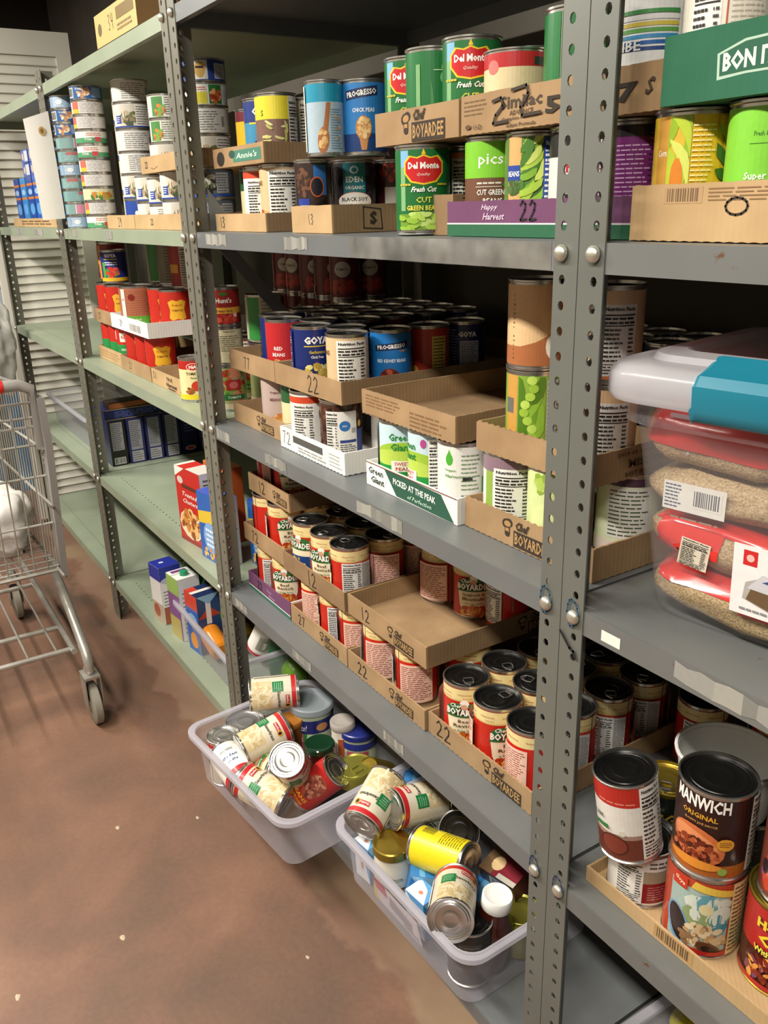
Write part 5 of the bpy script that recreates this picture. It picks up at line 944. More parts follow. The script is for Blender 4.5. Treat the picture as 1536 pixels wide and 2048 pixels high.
# purple tray
C('chef_rav', -.885, .160, Z3+T, -14, 'at the right end of the plum tray')
for i, (k, o_) in enumerate([('chef_rav', NUT), ('chef_rav', -18)]): C(k, -1.012+i*.0775, .098, Z3+T, o_, ['in the plum tray beside the far post, nutrition side', 'in the plum tray, ravioli side out at right'][i])
C('chef_rav', -.972, .180, Z3+T, 10, 'in the plum tray, second row')
# tier 2
for i, (k, o_) in enumerate([('chef_plain', -60), ('chef_rav', 18), ]): C(k, -1.028+i*.0775, .104, T2+T, o_ if i else TXT, ['on the middle tier by the far post, pale text side', 'on the middle tier by the far post, ravioli side'][i])
C('chef_mac', -.903, .168, T2+T, -20, 'on the middle tier next to the tray numbered 12')
xs2 = [-.814, -.7355, -.657]; k2 = [('chef_mac', -42), ('chef_rav', -26), ('chef_rav', NUT+16)]
for j in range(4):
    for i, x in enumerate(xs2):
        kk, oo = k2[i] if j == 0 else ('chef_rav', [TXT, 20, TXT][i])
        C(kk, x, .096+j*.0785, T2+T, oo, 'in the middle-tier tray numbered 12, %s row, %s' % (['front', 'second', 'third', 'last'][j], ['left', 'middle', 'right'][i]))
C('chef_rav', -.553, .235, T2+T, TXT-25, 'in the half-empty tray, leftmost with barcode and text side', tabdir=.3)
C('chef_spag', -.468, .245, T2+T, 0, 'standing in the middle of the half-empty tray', tabdir=1.0); C('chef_plain', -.3925, .262, T2+T, NUT-40, 'in the half-empty tray at right, silver nutrition side', tabdir=2.)
C('chef_rav', -.393, .343, T2+T, TXT, 'in the back right corner of the half-empty tray')
for i in range(2): C('chef_rav', -.553+i*.08, .343, T2+T, TXT, 'at the back of the half-empty tray, ' + ['left', 'middle'][i])
# tier 3
C('chef_plain', -1.030, .122, T3+T, 40, 'on the top tier by the far post, red side'); C('chef_rav', -.953, .125, T3+T, 8, 'on the top tier right under the bean shelf'); C('chef_rav', -.905, .20, T3+T, NUT, 'on the top tier behind the ravioli side can')

# ---- shelf 4 middle: low tier
C('garbanzo', -.932, .102, Z4+T, 8, 'in the brown tray left of the white tray'); C('garbanzo', -1.01, .14, Z4+T, 60, 'behind the orange chick pea can by the far post')
C('kidney_green', -.856, .110, Z4+T, 10, 'between the brown and the white tray')
C('white_orange', -.762, .083, Z4+T, -12, 'at left in the white tray marked 72'); C('coffee_beans', -.655, .088, Z4+T, 12, 'at the corner of the white tray marked 72'); C('white_dark', -.607, .165, Z4+T, NUT+125, 'behind the coffee-brown can in the white tray')
for i in range(3): C('dark_bean', -.74+i*.08-.03, .245, Z4+T, 0, 'in the shade of the low bean tier, ' + ['left', 'middle', 'right'][i])
C('green_giant', -.466, .094, Z4+T, 6, 'leftmost in the white and green tray'); C('green_giant', -.387, .096, Z4+T, -58, 'middle of the white and green tray, turned to its nutrition side'); C('organic_white', -.306, .093, Z4+T, 0, 'at the right end of the white and green tray')
for i in range(3): C('green_giant', -.466+i*.08, .176, Z4+T, 60, 'in the second row of the white and green tray, ' + ['left', 'middle', 'right'][i])
C('purple_nutri', -.211, .106, Z4+T, 5, 'left of the near post in the low brown tray'); C('onion', -.123, .108, Z4+T, -4, 'just left of the near post in the low brown tray')
C('onion_back', -.057, .166, Z4+T, 0, 'right of the post under the tray with stamped capitals'); None
for i in range(2): C('onion', -.245+i*.085, .30, Z4, 0, 'in shade behind the low onion cans, ' + ['left', 'right'][i])
# upper tier
UPZ = U2+T
C('goya_pink', -.980, .132, UPZ, 10, 'at the far left of the upper tray'); C('red_beans', -.903, .108, UPZ, -22, 'second from the left in the upper tray'); C('goya', -.838, .152, UPZ, 40, 'between the red can and the lettered navy can'); C('goya', -.776, .102, UPZ, 14, 'with its yellow chick pea picture at the tray front')
C('goya', -.708, .138, UPZ, -20, 'half hidden behind the beige nutrition can'); C('beige_nutri', -.640, .099, UPZ, 4, 'at the corner of the tray marked 22')
C('progresso_kidney', -.636, .186, UPZ, 2, 'behind the beige nutrition can'); C('red_label', -.634, .268, UPZ, -10, 'right of the blue kidney bean can'); C('goya_blue', -.634, .350, UPZ, -4, 'last in the side row of the tray')
nb = 0; g = random.Random(11)
back = []; OR = ['first', 'second', 'third', 'fourth', 'fifth', 'sixth', 'seventh']
for j in range(4):
    for i in range(5):
        x = -1.030+i*.079; y = .222+j*.079
        if i == 4: continue
        back.append((x, y))
for x, y in back:
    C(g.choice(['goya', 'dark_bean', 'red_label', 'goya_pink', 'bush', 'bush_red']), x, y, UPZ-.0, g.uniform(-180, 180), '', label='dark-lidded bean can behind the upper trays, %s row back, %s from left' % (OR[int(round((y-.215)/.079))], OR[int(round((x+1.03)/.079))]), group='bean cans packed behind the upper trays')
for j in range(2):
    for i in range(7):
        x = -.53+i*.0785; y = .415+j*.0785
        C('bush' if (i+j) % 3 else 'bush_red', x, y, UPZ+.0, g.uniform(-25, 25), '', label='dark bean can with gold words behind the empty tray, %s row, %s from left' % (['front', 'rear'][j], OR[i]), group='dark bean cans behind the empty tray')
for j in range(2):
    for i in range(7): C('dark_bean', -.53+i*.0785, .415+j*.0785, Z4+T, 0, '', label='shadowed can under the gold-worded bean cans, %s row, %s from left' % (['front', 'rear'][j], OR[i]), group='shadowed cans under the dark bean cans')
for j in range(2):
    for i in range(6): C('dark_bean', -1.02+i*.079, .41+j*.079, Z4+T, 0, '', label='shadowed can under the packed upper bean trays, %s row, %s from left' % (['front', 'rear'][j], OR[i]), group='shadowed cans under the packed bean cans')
# pea column
C('peas_photo', -.186, .118, UPZ, -4, 'under the cream can left of the near post'); C('cream_brown', -.186, .118, UPZ+CANH+.001, 0, 'on top of the pea can left of the near post')
C('cream_nutri_r', -.067, .125, UPZ, 0, 'lower of two right of the near post'); C('cream_nutri_r', -.067, .125, UPZ+CANH+.001, 0, 'upper of two right of the near post'); C('green_pea_side', -.060, .255, UPZ, 10, 'between the cream can and the rice tote')
C('onion', -.058, .256, Z4, 30, 'behind the fine-print can, under the tray with stamped capitals')
for j in range(2):
    for i in range(7):
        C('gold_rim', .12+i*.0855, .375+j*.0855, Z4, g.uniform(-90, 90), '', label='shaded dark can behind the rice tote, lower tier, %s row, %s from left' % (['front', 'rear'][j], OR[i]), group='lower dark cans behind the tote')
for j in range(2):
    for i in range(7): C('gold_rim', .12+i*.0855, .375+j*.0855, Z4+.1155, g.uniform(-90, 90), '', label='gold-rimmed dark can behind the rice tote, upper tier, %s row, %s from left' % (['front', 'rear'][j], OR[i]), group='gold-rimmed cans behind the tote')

# ---- shelf 4 left bay
LP = Z4+T
C('red_green', -2.110, .098, LP, 10, 'first in the left tomato tray'); C('red_green', -2.028, .098, LP, 0, 'second in the left tomato tray'); C('red_green', -1.948, .098, LP, -20, 'third in the left tomato tray')
C('red_gold', -1.848, .100, LP, 8, 'at left in the middle tomato tray'); C('red_gold', -1.757, .100, LP, 12, 'in the middle tomato tray with white nutrition edge'); C('red_gold', -1.668, .100, LP, 4, 'at right in the middle tomato tray')
C('red_side', -1.63+.070, .28, LP, 0, 'behind the empty half of the stamped tray'); C('red_side', -1.47, .27, LP, 0, 'second behind the empty half of the stamped tray')
C('red_side', -1.40+.0, .185, LP, 150, 'behind the cream puree can, orange-red side'); 
C('iga', -1.331, .068, Z4, -4, 'standing alone on the green shelf'); 
C('tomato_pic', -1.180, .098, Z4, 6, 'at the foot of a stack right of far post'); C('cream_nutri', -1.180, .098, Z4+.105, 10, 'in the middle of a stack right of far post'); C('hunts', -1.180, .098, Z4+.190, 0, 'topping the stack right of far post')
C('tomato_pic', -1.19, .19, Z4, 40, 'behind the green banner tomato can'); C('tomato_pic', -1.27, .16, Z4, 40, 'hidden partly by the far post'); C('goya_sauce', -1.20, .27, Z4, 0, 'dark blue, low behind the tomato stack')
C('red_gold', -1.275, .242, Z4, 0, 'in the shade between posts on the tomato shelf')
LU = U2+T
C('red_gold', -2.102, .102, LU, 4, 'at far left of the upper tomato tier'); C('red_gold', -2.008, .102, LU, 2, 'in the upper brown tray beside the white tray')
C('wood_green', -1.842, .104, LU+.004, 12, 'at the corner of the white tray'); C('red_gold', -1.750, .150, LU+.004, 12, 'behind the wood-pattern can in the white tray'); C('red_gold', -1.655, .150, LU+.004, 6, 'right side of the white tray')
C('red_gold', -1.86, .215, LU+.004, 0, 'second row of the white tray'); C('red_side', -1.76, .25, LU+.004, 0, 'second row of the white tray, middle'); C('red_side', -1.65, .25, LU+.004, 0, 'second row of the white tray, right')
C('dark_side', -1.36, .28, Z4, 0, 'propping the green edged large can in shade'); C('green_nutri', -1.36, .28, LU+.0, 8, 'right of far post behind the sauce stack')
C('red_gold', -1.225, .345, Z4, 0, 'deep on the tomato shelf near the rear'); 
L3 = LU+.004+.114
C('hunts_tall', -2.085, .115, L3+.001, 8, 'on the top tier at far left of the tomato shelf'); C('goya_sauce', -2.000, .095, L3+.001, -6, 'on the top tier beside the tall dark red can')
C('green_nutri', -1.872, .205, L3+.003, 6, 'on the top tier, left of two'); C('dark_side', -1.762, .20, L3+.003, 0, 'on the top tier, middle'); C('red_side', -1.655, .19, L3+.001, 0, 'on the top tier, rightmost')
for j in range(2):
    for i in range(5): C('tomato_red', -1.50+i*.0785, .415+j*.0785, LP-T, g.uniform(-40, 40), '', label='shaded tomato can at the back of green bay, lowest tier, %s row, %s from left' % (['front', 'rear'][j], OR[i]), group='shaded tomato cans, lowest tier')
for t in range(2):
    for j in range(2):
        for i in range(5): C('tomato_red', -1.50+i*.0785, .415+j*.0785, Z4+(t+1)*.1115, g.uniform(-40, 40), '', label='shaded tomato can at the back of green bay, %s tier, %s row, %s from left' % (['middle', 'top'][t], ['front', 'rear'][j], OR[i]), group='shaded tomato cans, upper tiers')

# ---- shelf 5 middle
V5 = Z5+T
def at5(key, u, v, y, z, off, where, **k): return CY(key, u, v, y, z, off, where, **k)
C('dark_bean', -.955, .37, Z5, 0, 'in deep shade behind the left trays')
C('kidney_green', -1.011, .126, V5, 10, 'beside the far post on the eye-level shelf'); C('white_orange', -.940, .102, V5, -10, 'between the green kidney bean can and the big nutrition can'); C('beige_nutri', -.863, .100, V5, 0, 'at the corner of the eye-level tray marked 13')
zq = V2+T
C('maroon_yel', -1.008, .120, zq, 5, 'on the tray with the green stamp, leftmost'); C('goya_berry', -.938, .112, zq, 0, 'behind the yellow topped can'); C('yellow_top', -.862, .100, zq, 0, 'on the tray with the green stamp')
C('wide_blue', -.935, .262, zq, 0, 'behind the yellow topped can'); 
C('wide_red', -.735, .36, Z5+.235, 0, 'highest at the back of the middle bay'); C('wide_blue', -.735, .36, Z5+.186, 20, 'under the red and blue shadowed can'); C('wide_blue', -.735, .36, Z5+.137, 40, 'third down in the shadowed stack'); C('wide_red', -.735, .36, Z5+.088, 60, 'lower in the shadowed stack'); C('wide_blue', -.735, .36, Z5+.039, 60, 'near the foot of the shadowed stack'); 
AL('coffee_star', 589, 365, .090, V5, -8, 'in the light brown tray marked 13', k=.84); AL('eden', 665, 360, .172, V5, 0, 'in the tray with the black diamond stamp'); AL('red_dark', 745, 365, .250, V5, 0, 'left of the low green bean can')
zc = V5+CANH+.001
AL('wood_nutri', 580, 245, .178, zc, 8, 'on top of the low bean cans, leftmost'); AL('teal_spoon', 611, 240, .092, zc, 8, 'beside the tall blue chick pea can', k=.84); AL('progresso_chick', 683, 230, .150, zc, -4, 'on top of the black soy bean can')
AL('delmonte', 790, 380, .070, Z5+.001, 2, 'standing on the shelf lip at front'); C('delmonte', -.462, .190, Z5+.001, 40, 'behind the low front green can'); C('delmonte_back', -.372, .147, Z5+.001, 0, 'behind the lime topped can')
C('pics', -.246, .092, V5, 4, 'at left in the plum tray marked 22', k=.955); C('photo_beans', -.1735, .095, V5, -4, 'in the plum tray marked 22', k=.955); C('rite', -.101, .098, V5, 4, 'against the near post in the plum tray', k=.955)
C('purple', -.0285, .100, V5, 0, 'right of the near post in the plum tray', k=.955)
for i in range(3): C('dark_bean', -.21+i*.08, .215, V5, 0, 'in the second row of the plum tray, ' + ['left', 'middle', 'right'][i])
VV = V2+T
AL('delmonte', 768, 180, .112, VV, -8, 'upper row, leftmost of three in the tray with the hat mark'); AL('delmonte_side', 810, 160, .098, VV, 10, 'in the tray with the hat mark'); AL('delmonte', 883, 140, .098, VV, -2, 'upper row, tallest beside the red banded can')
AL('white_red', 967, 120, .094, VV, 0, 'in the black-lettered tray', kz=.76); AL('delmonte_side', 1088, 70, .098, VV, 150, 'in the black-lettered tray against the near post'); C('white_text', -.10, .24, VV, 0, 'behind the green can by the near post')
C('delmonte', -.33, .22, V2+T, 40, 'second row in the tray with the hat mark'); C('delmonte', -.41, .215, V2+T, 40, 'second row left in the tray with the hat mark')
# right bay
AL('corn_yellow', 1310, 280, .080, Z5+T, 0, 'under the dark green lettered tray'); AL('corn_lime', 1458, 270, .080, Z5+T, 10, 'cut by the right edge of the picture')
C('dark_bean', .15, .17, Z5+T, 0, 'behind the yellow corn can in shade'); C('dark_bean', .23, .17, Z5+T, 0, 'behind the lime corn can in shade'); None
AL('rainbow', 1226, 60, .094, V2+T, 0, 'on the black-lettered tray right of the near post')
AL('white_text', 1366, 60, .075, V2+T, 8, 'in the dark green lettered tray, left'); C('white_text', .235, .075, V2+T, -30, 'in the dark green lettered tray, right')

# ---- shelf 5 left bay: tuna and chicken
R = .0425
col1 = ['tuna_silver', 'tuna_pink', 'tuna_teal', 'tuna_teal', 'tuna_silver', 'tuna_teal', 'tuna_pink', 'tuna_blue', 'tuna_blue', 'tuna_silver']
pos = ['lowest', 'second from below', 'third from below', 'fourth from below', 'fifth from below', 'sixth from below', 'seventh from below', 'third from the top', 'second from the top', 'topmost']
for k, key in enumerate(col1): C(key, -2.118+.001*math.sin(k*2), .048, Z5+k*.0358, [0, -8, 20, -20][k % 4], pos[k] + ' of the tuna column beside the white paper')
col2 = ['tuna_green', 'tuna_white', 'tuna_lemon', 'tuna_white', 'tuna_white', 'tuna_green', 'tuna_green', 'tuna_white', 'tuna_white', 'tuna_blue']
for k, key in enumerate(col2): C(key, -1.897+.001*math.sin(k*3), .050, Z5+k*.0358, [5, -8, 10, -14][k % 4], pos[k] + ' of the second tuna column')
def cst(x, y, z0, keys, where):
    z = z0
    for i, k in enumerate(keys): C(k, x, y, z, [4, -6, 10][i % 3], ['lowest', 'second', 'third', 'fourth', 'fifth', 'sixth', 'seventh'][i] + ' ' + where); z += DZ[k]['h']+.0006
CZ = Z5+T
cst(-1.808, .128, CZ, ['chicken_blue', 'chicken_blue', 'chicken_blue', 'chicken_blue'], 'in the slim cream stack behind the second tuna column')
cst(-1.690, .104, CZ, ['chicken_arc', 'chicken', 'chicken_nutri', 'chicken_nutri', 'chicken', 'chicken_nutri'], 'in the tall wide stack on the light brown tray')
cst(-1.585, .104, CZ, ['chicken', 'chicken'], 'in the low stack just left of the upper tray')
cst(-1.490, .104, CZ, ['chicken_nutri', 'chicken'], 'in the low stack under the upper tray')
cst(-1.205, .108, CZ, ['oyster', 'oyster'], 'in the shaded stack right of the far post under the upper tray')
cst(-1.205, .108, Z5+.1245+T, ['chicken', 'chicken_nutri', 'soup_yellow', 'navy_bee'], 'in the stack right of the far post on the upper tray')
cst(-1.395, .104, CZ, ['chicken', 'chicken'], 'in the low stack beside the far post')
cst(-1.432, .100, Z5+.1245+T, ['chicken', 'veg_can', 'veg_can'], 'on the upper tray marked 22 touching the far post')
relax()
# ================================================================ shelf 3 right bay: big cans on a tray
def rbt(a, W, h): a.bar(W*.40, h*.15, W*.60, h*.95, 'b08a58', '5a452f')
tray(.036, .310, .032, .33, Z3, .022, 'card3', 'low brown tray under the big cans at lower right', None, front=rbt, sidemat='card2')
b3 = Z3+T
C('chili_short', .082, .080, b3, 14, 'under the tall leaning can'); C('chickpea_big', .170, .0825, b3, 2, 'under the dark brown sauce can'); C('hormel', .258, .112, b3, -2, 'at the right edge of the picture')
p = atz(1250, 1686, b3+.083); lean = Vector((-.53, -.85, 0)); f_ = Matrix.Translation((p.x+.004, p.y+.006, b3+.0835)) @ Matrix.Rotation(.14, 4, Vector((0, 0, 1)).cross(lean)) @ Matrix.Rotation(math.atan2(CAM.y-p.y, CAM.x-p.x)-.07, 4, 'Z')
o = C('tall_white', p.x, p.y, b3+.083, -4, 'on the short white and dark red can', frame=f_)
C('manwich', .172, .080, b3+.1125, -12, 'on top of the large chick pea can'); C('egg', .050, .156, b3, -6, 'between the leaning can and the dark brown can'); C('fruit_label', .262, .112, b3+.1145, 0, 'on the red chili can, cut by the right edge')
None
def bucket(p, r, h, label, cat='tub', mat='white_lid', lid=None, body=None):
    o = empty('plastic_tub', p); tag(o, label, cat); q = MB(); q.lathe([(r*.86, 0), (r*.97, h*.93), (r*1.04, h*.93), (r*1.05, h*.985), (r*1.03, h), (r*.99, h), (r*.98, h*.95), (r*.86, h*.04)], 36, True, True); obj('tub_body', q.me('tub_body', 40, M[mat]), o)
    if lid: q = MB(); q.lathe([(r*1.06, h*.93), (r*1.07, h*1.0), (r*1.0, h*1.02), (r*.9, h*.99), (r*.2, h*1.0)], 36, True, True); obj('tub_lid', q.me('tub_lid', 40, M[lid]), o)
    return o
C('dark_bean', .145, .192, b3, 0, 'under the white tub behind the dark brown can')
bucket((.122, .172, b3+.1125), .060, .075, 'round white plastic tub behind the dark brown sauce can'); q = MB(); q.box(.10, .17, 0, .26, .27, .098)
None
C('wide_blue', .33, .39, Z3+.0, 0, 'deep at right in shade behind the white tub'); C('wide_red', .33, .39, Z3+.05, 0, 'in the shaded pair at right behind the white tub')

# ================================================================ clear bins
def bin_(name, p0, ang, w, d, h, label, zb, cat='bin', split=True):
    """open tapered storage bin: p0 = front-left rim corner"""
    ca, sa = math.cos(ang), math.sin(ang); cx = p0[0]+ca*w/2-sa*d/2; cy = p0[1]+sa*w/2+ca*d/2
    o = empty(name, (cx, cy, zb), ang); tag(o, label, cat)
    wi, di = w-.024, d-.024
    vs, fs = loft(wi, di, .035, [(-.020, 0), (-.013, .003), (-.007, h*.72), (-.002, h*.76), (0, h*.78), (0, h-.006)]); me = mesh('bin_wall', vs, fs, 40, M['clear']); obj('bin_wall', me, o)
    vs, fs = loft(wi, di, .035, [(0, h-.007), (.012, h-.010), (.012, h-.001), (.009, h), (-.001, h-.0005), (-.002, h-.006)], False, False); obj('bin_rim', mesh('bin_rim', vs, fs, 40, M['clear_rim']), o)
    return o
za = Z2+.125
A0 = atz(363, 1455, za); A1 = atz(560, 1655, za); ang1 = math.atan2(A1.y-A0.y, A1.x-A0.x); w1 = (A1-A0).length
bin1 = bin_('clear_bin', A0, ang1, w1+.01, .34, .124, 'clear bin of tumbled cans pulled out beside the far post', Z2+.001)
B0 = atz(655, 1640, za); B1 = atz(925, 1930, za); ang2 = math.atan2(B1.y-B0.y, B1.x-B0.x); w2 = (B1-B0).length
bin2 = bin_('clear_bin', B0, ang2, w2+.01, .33, .124, 'clear bin of jars and cans nearest the near post, holding white-capped bottle', Z2+.001)
D0 = atz(338, 1195, za); bin3 = bin_('clear_bin', D0, .0-.02, .49, .30, .124, 'clear bin of drinks on the green bottom shelf', Z2+.001)
0 and print('BINS', A0, A1, math.degrees(ang1), w1, B0, B1, math.degrees(ang2), w2, D0)
def sticker(par, w, d, x, z, sw, sh, fn):
    a = Art('fff'); fn(a, sw, sh); wi, di = w-.024, d-.024
    tl = math.atan2(.018, .09); obj('sticker', a.build('sticker', flat((x, -di/2+.024-.0-(z*.2)-.0016, z), (1, 0, 0), (0, -math.sin(tl), math.cos(tl)), (0, -1, 0)), M['print']), par)
sticker(bin1, w1, .34, -.09, .025, .10, .055, lambda a, w, h: (a.rect(0, 0, w, h, '3a3f6c'), a.ell(w*.3, h*.55, w*.2, h*.3, '9a8050'), a.rect(w*.6, h*.1, w*.95, h*.4, 'c9c6d0')))
sticker(bin2, w2, .33, -.08, .012, .13, .065, lambda a, w, h: (a.rect(0, 0, w, h, 'd9d4dc'), a.rect(0, h*.55, w*.28, h, 'b8506a'), a.poly([(w*.3, h*.3), (w*.8, h*.2), (w*.85, h*.6), (w*.35, h*.8)], '9a97a2'), a.lines(w*.6, h*.08, w*.95, h*.2, 2, '55525a', .5)))
# --- contents of bin 1
L = lying
L('savory', 497, 1391, 598, 1381, .330, 0, 'lying highest at the back of the far bin', hint=.33)
L('savory', 473, 1507, 573, 1452, .290, -38, 'lying in the middle of the far bin over the others', hint=.285)
L('savory', 572, 1608, 483, 1556, .245, 10, 'lying at the front of the far bin, silver foot toward the viewer', hint=.235)
L('white_scrawl', 492, 1566, 450, 1508, .232, 10, 'lying at the left wall of the far bin', hint=.225)
p = atz(433, 1469, .262); C('savory', p.x+.010, p.y+.012, .1525, 120, 'standing in the left corner of the far bin')
L('savory', 596, 1548, 573, 1518, .320, 0, 'pointing its bright lid up at the viewer in the far bin', hint=.22)
L('red_beans_big', 603, 1590, 676, 1538, .270, 0, 'lying at the right front of the far bin', hint=.22)
C('chicken_nutri', *atz(490, 1437, .262).xy, .205, 0, 'with its grey lid showing at the back left of the far bin')
L('tomato_pic', 560, 1545, 505, 1530, .210, 0, 'buried in the middle of the far bin under cream cans')
def jar(name, cat, p, r, h, label, glass, lidm, lr=None, lh=.014, tiltx=0, tilty=0, band=None, neck=.8):
    o = empty(name, p); tag(o, label, cat); o.rotation_euler = (tiltx, tilty, 0); lr = lr or r*.85
    q = MB(); q.lathe([(r*.92, 0), (r, .004), (r, h*.62), (r*.96, h*.72), (lr*.94, h*.88), (lr*.94, h)], 28, True, True); obj('jar_body', q.me('jar_body', 40, M[glass] if isinstance(glass, str) else glass), o)
    q = MB(); q.lathe([(lr, 0), (lr*1.03, .001), (lr*1.03, lh-.002), (lr*.97, lh), (lr*.8, lh-.001), (lr*.75, lh-.0016), (lr*.3, lh-.0016)], 30, True, True); obj('jar_lid', q.me('jar_lid', 40, M[lidm] if isinstance(lidm, str) else lidm), o, loc=(0, 0, h-.004))
    if band:
        a = Art('fff'); a.step = 2*PI*r/28; band(a, r, h); lb = obj('label_wrap', a.build('label_wrap', wrap(r+.0006), M['print']), o); lb.rotation_euler = (0, 0, math.atan2(CAM.y-p[1], CAM.x-p[0]))
    return o
cream = simple('mayo_white', 'dcd6c2', .3); mp = simple('peanut_can_paper', 'b9c4a8', .5)
p = atz(642, 1395, .300); jar('nut_canister', 'canister', (p.x+.004, p.y-.028, Z2+.012), .049, .132, 'large round canister with cloudy snap lid and navy band in the far bin', mp, plastic_clear('cloudy_cap', 'b9c2cc', .93), .050, .016, .0, .0, lambda a, r, h: (a.rect(-PI*r, .085, PI*r, .118, '20296b'), a.tx('Nuts!', -.03, .10, .016, 'd9dbe6', w=.034, shear=.3), a.ell(.022, .10, .014, .010, 'c98a5a'), a.rect(-PI*r, .006, -.022, .085, 'b85a6a'), a.rect(-.022, .006, -.014, .085, '2b7a3a'), a.rect(-.014, .02, .03, .08, 'b9cdb0'), a.tx('MINI', -.034, .07, .012, 'e9dcdc', w=.02), a.lines(-.01, .026, .026, .06, 5, '6a8a6a', .3)), .9)
p = atz(735, 1463, .27); jar('nut_canister', 'canister', (p.x-.012, p.y-.016, Z2+.004), .040, .118, 'smaller pale green canister with navy rim right of the large canister', mp, simple('navy_band', '26307a', .3), .041, .014, 0, 0, lambda a, r, h: (a.rect(-PI*r, .092, PI*r, .108, '2b3384'), a.rect(-.03, .076, .02, .088, 'b0505a'), a.lines(-.02, .03, .03, .07, 5, '7a8a70', .3)))
p = atz(685, 1450, .285); jar('small_jar', 'jar', (p.x, p.y, Z2+.05), .026, .085, 'small jar with milky cap and orange label in front of the big canister', simple('jar_paper', 'ddd6c8', .4), plastic_clear('milky_cap', 'cfc8c2', .95), .027, .016, 0, 0, lambda a, r, h: (a.rect(-PI*r, .010, PI*r, .055, 'e2dccd'), a.rect(-.012, .006, .012, .064, 'b8582c'), a.food(-.012, .02, .006, .010, ['c98a5a', 'a0582c'], 8, .004)))
p = atz(580, 1435, .28); jar('small_jar', 'jar', (p.x, p.y, Z2+.03), .026, .095, 'jar with orange-brown lid tucked beside the large canister', simple('brown_pickle', '7a4a1c', .2), simple('orange_lid', 'b0702a', .35), .025, .014, 0, .1)
p = atz(640, 1500, .26); jar('small_jar', 'jar', (p.x, p.y, Z2+.008), .034, .110, 'dark glass jar with green rimmed lid behind the bright lid', 'glassdark', simple('bottle_green', '12331f', .12, Coat_Weight=.6), .032, .014, 0, 0)
# flat olive-gold tin with ring and a squat gold-lidded one
gt = simple('olive_gold', '8f8a3a', .35, .6)
def flat_tin(p, label, r, h, tx, ty, top, mat):
    o = empty('flat_tin', p); tag(o, label, 'tin'); o.rotation_euler = (tx, ty, 0); q = MB(); q.lathe([(r-.002, 0), (r, .002), (r, h-.002), (r-.001, h), (r-.004, h-.003), (r-.009, h-.003), (r-.010, h-.002), (r*.4, h-.002)], 32, True, True); obj('tin_body', q.me('tin_body', 40, mat), o)
    if top: t = MB(); t.tube([(.004, -.009, h), (.022, -.008, h+.001), (.022, .008, h+.001), (.004, .009, h)], .0013, 6, True); obj('pull_tab', t.me('pull_tab', 50, mat), o)
    return o
p = atz(712, 1528, .262); flat_tin((p.x, p.y, .225), 'flat olive-gold tin with ring pull at the right wall of the far bin', .040, .034, .15, 0, True, gt)
p = atz(752, 1505, .27); flat_tin((p.x+.012, p.y+.02, .215), 'gold-lidded slim tin leaning at the right of the far bin', .026, .07, .9, .25, False, M['gold'])
# --- contents of bin 2
L('savory', 778, 1556, 722, 1653, .290, 0, 'leaning upside down at the back left of the near bin', hint=.315)
L('savory', 882, 1596, 783, 1619, .315, 25, 'lying on top of the near bin, silver lid toward the left', hint=.315)
L('dark_bean', 935, 1640, 918, 1663, .305, 0, 'with its ridged lid facing up under the shelf edge in the near bin', hint=.25)
L('yellow_plain', 940, 1728, 836, 1690, .265, 70, 'lying in the middle of the near bin', hint=.255)
L('green_white', 865, 1665, 800, 1712, .220, 0, 'buried between jar and yellow can in the near bin', hint=.22)
L('savory', 901, 1842, 912, 1768, .268, 0, 'lying foot toward the viewer at the front wall of the near bin', hint=.262)
p = atz(768, 1694, .262); jar('mayo_jar', 'jar', (p.x+.004, p.y+.016, Z2+.004), .036, .104, 'white dressing jar with shiny gold lid in the near bin', cream, 'gold', .035, .018, .02, .02, lambda a, r, h: (a.rect(-PI*r, .036, PI*r, .040, '7a1f24'), a.rect(-PI*r, .006, PI*r, .036, 'c9b04a'), a.tx('HONEY', 0, .02, .010, '2a1c14', w=.03), a.lines(-.02, .056, .02, .064, 2, '8a8472', .4)))
p = atz(991, 1803, .285); o = jar('sauce_bottle', 'bottle', (p.x-.012, p.y-.006, Z2+.006), .034, .125, 'dark red sauce bottle with round white screw cap in the near bin', 'glassdark', 'white_lid', .0245, .024, -.06, .10)
def carton(name, cat, label, p, w, d, h, rz, col, faces, tilt=(0, 0)):
    o = empty(name, p, rz); o.rotation_euler = (tilt[0], tilt[1], rz); tag(o, label, cat); b = MB(); b.box(0, 0, 0, w, d, h); e = .0012
    bm = bmesh.new(); me = b.me('box_body'); bm.from_mesh(me); bmesh.ops.bevel(bm, geom=bm.edges[:], offset=e, segments=1, affect='EDGES'); bm.to_mesh(me); bm.free(); me.materials.append(simple('carton_'+name, col, .42)); obj('box_body', me, o)
    F = {'front': (flat((0, 0, 0), (1, 0, 0), (0, 0, 1), (0, -1, 0)), w, h), 'right': (flat((w, 0, 0), (0, 1, 0), (0, 0, 1), (1, 0, 0)), d, h), 'top': (flat((0, 0, h), (1, 0, 0), (0, 1, 0), (0, 0, 1)), w, d), 'left': (flat((0, d, 0), (0, -1, 0), (0, 0, 1), (-1, 0, 0)), d, h)}
    for k, fn in faces.items(): m_, ww, hh_ = F[k]; a = Art('fff', .05); fn(a, ww, hh_); obj('printed_face', a.build('printed_face', m_, M['print'], d0=.0002), o)
    return o
bx = lambda a, w, h: (a.rect(0, 0, w, h, '5f9fd6'), a.poly([(0, 0), (w, 0), (w*.6, h*.7), (0, h)], 'e8eef4'), a.ell(w*.5, h*.4, w*.18, h*.2, 'd9dde6'), a.ell(w*.5, h*.4, w*.10, h*.10, 'c88a6a'))
bb = lambda a, w, h: (a.rect(0, 0, w, h, '3f86c8'), a.poly([(0, h), (w*.5, h*.6), (w, h)], '8fc0e6'), a.rect(w*.3, 0, w*.5, h, '6fb0e0'))
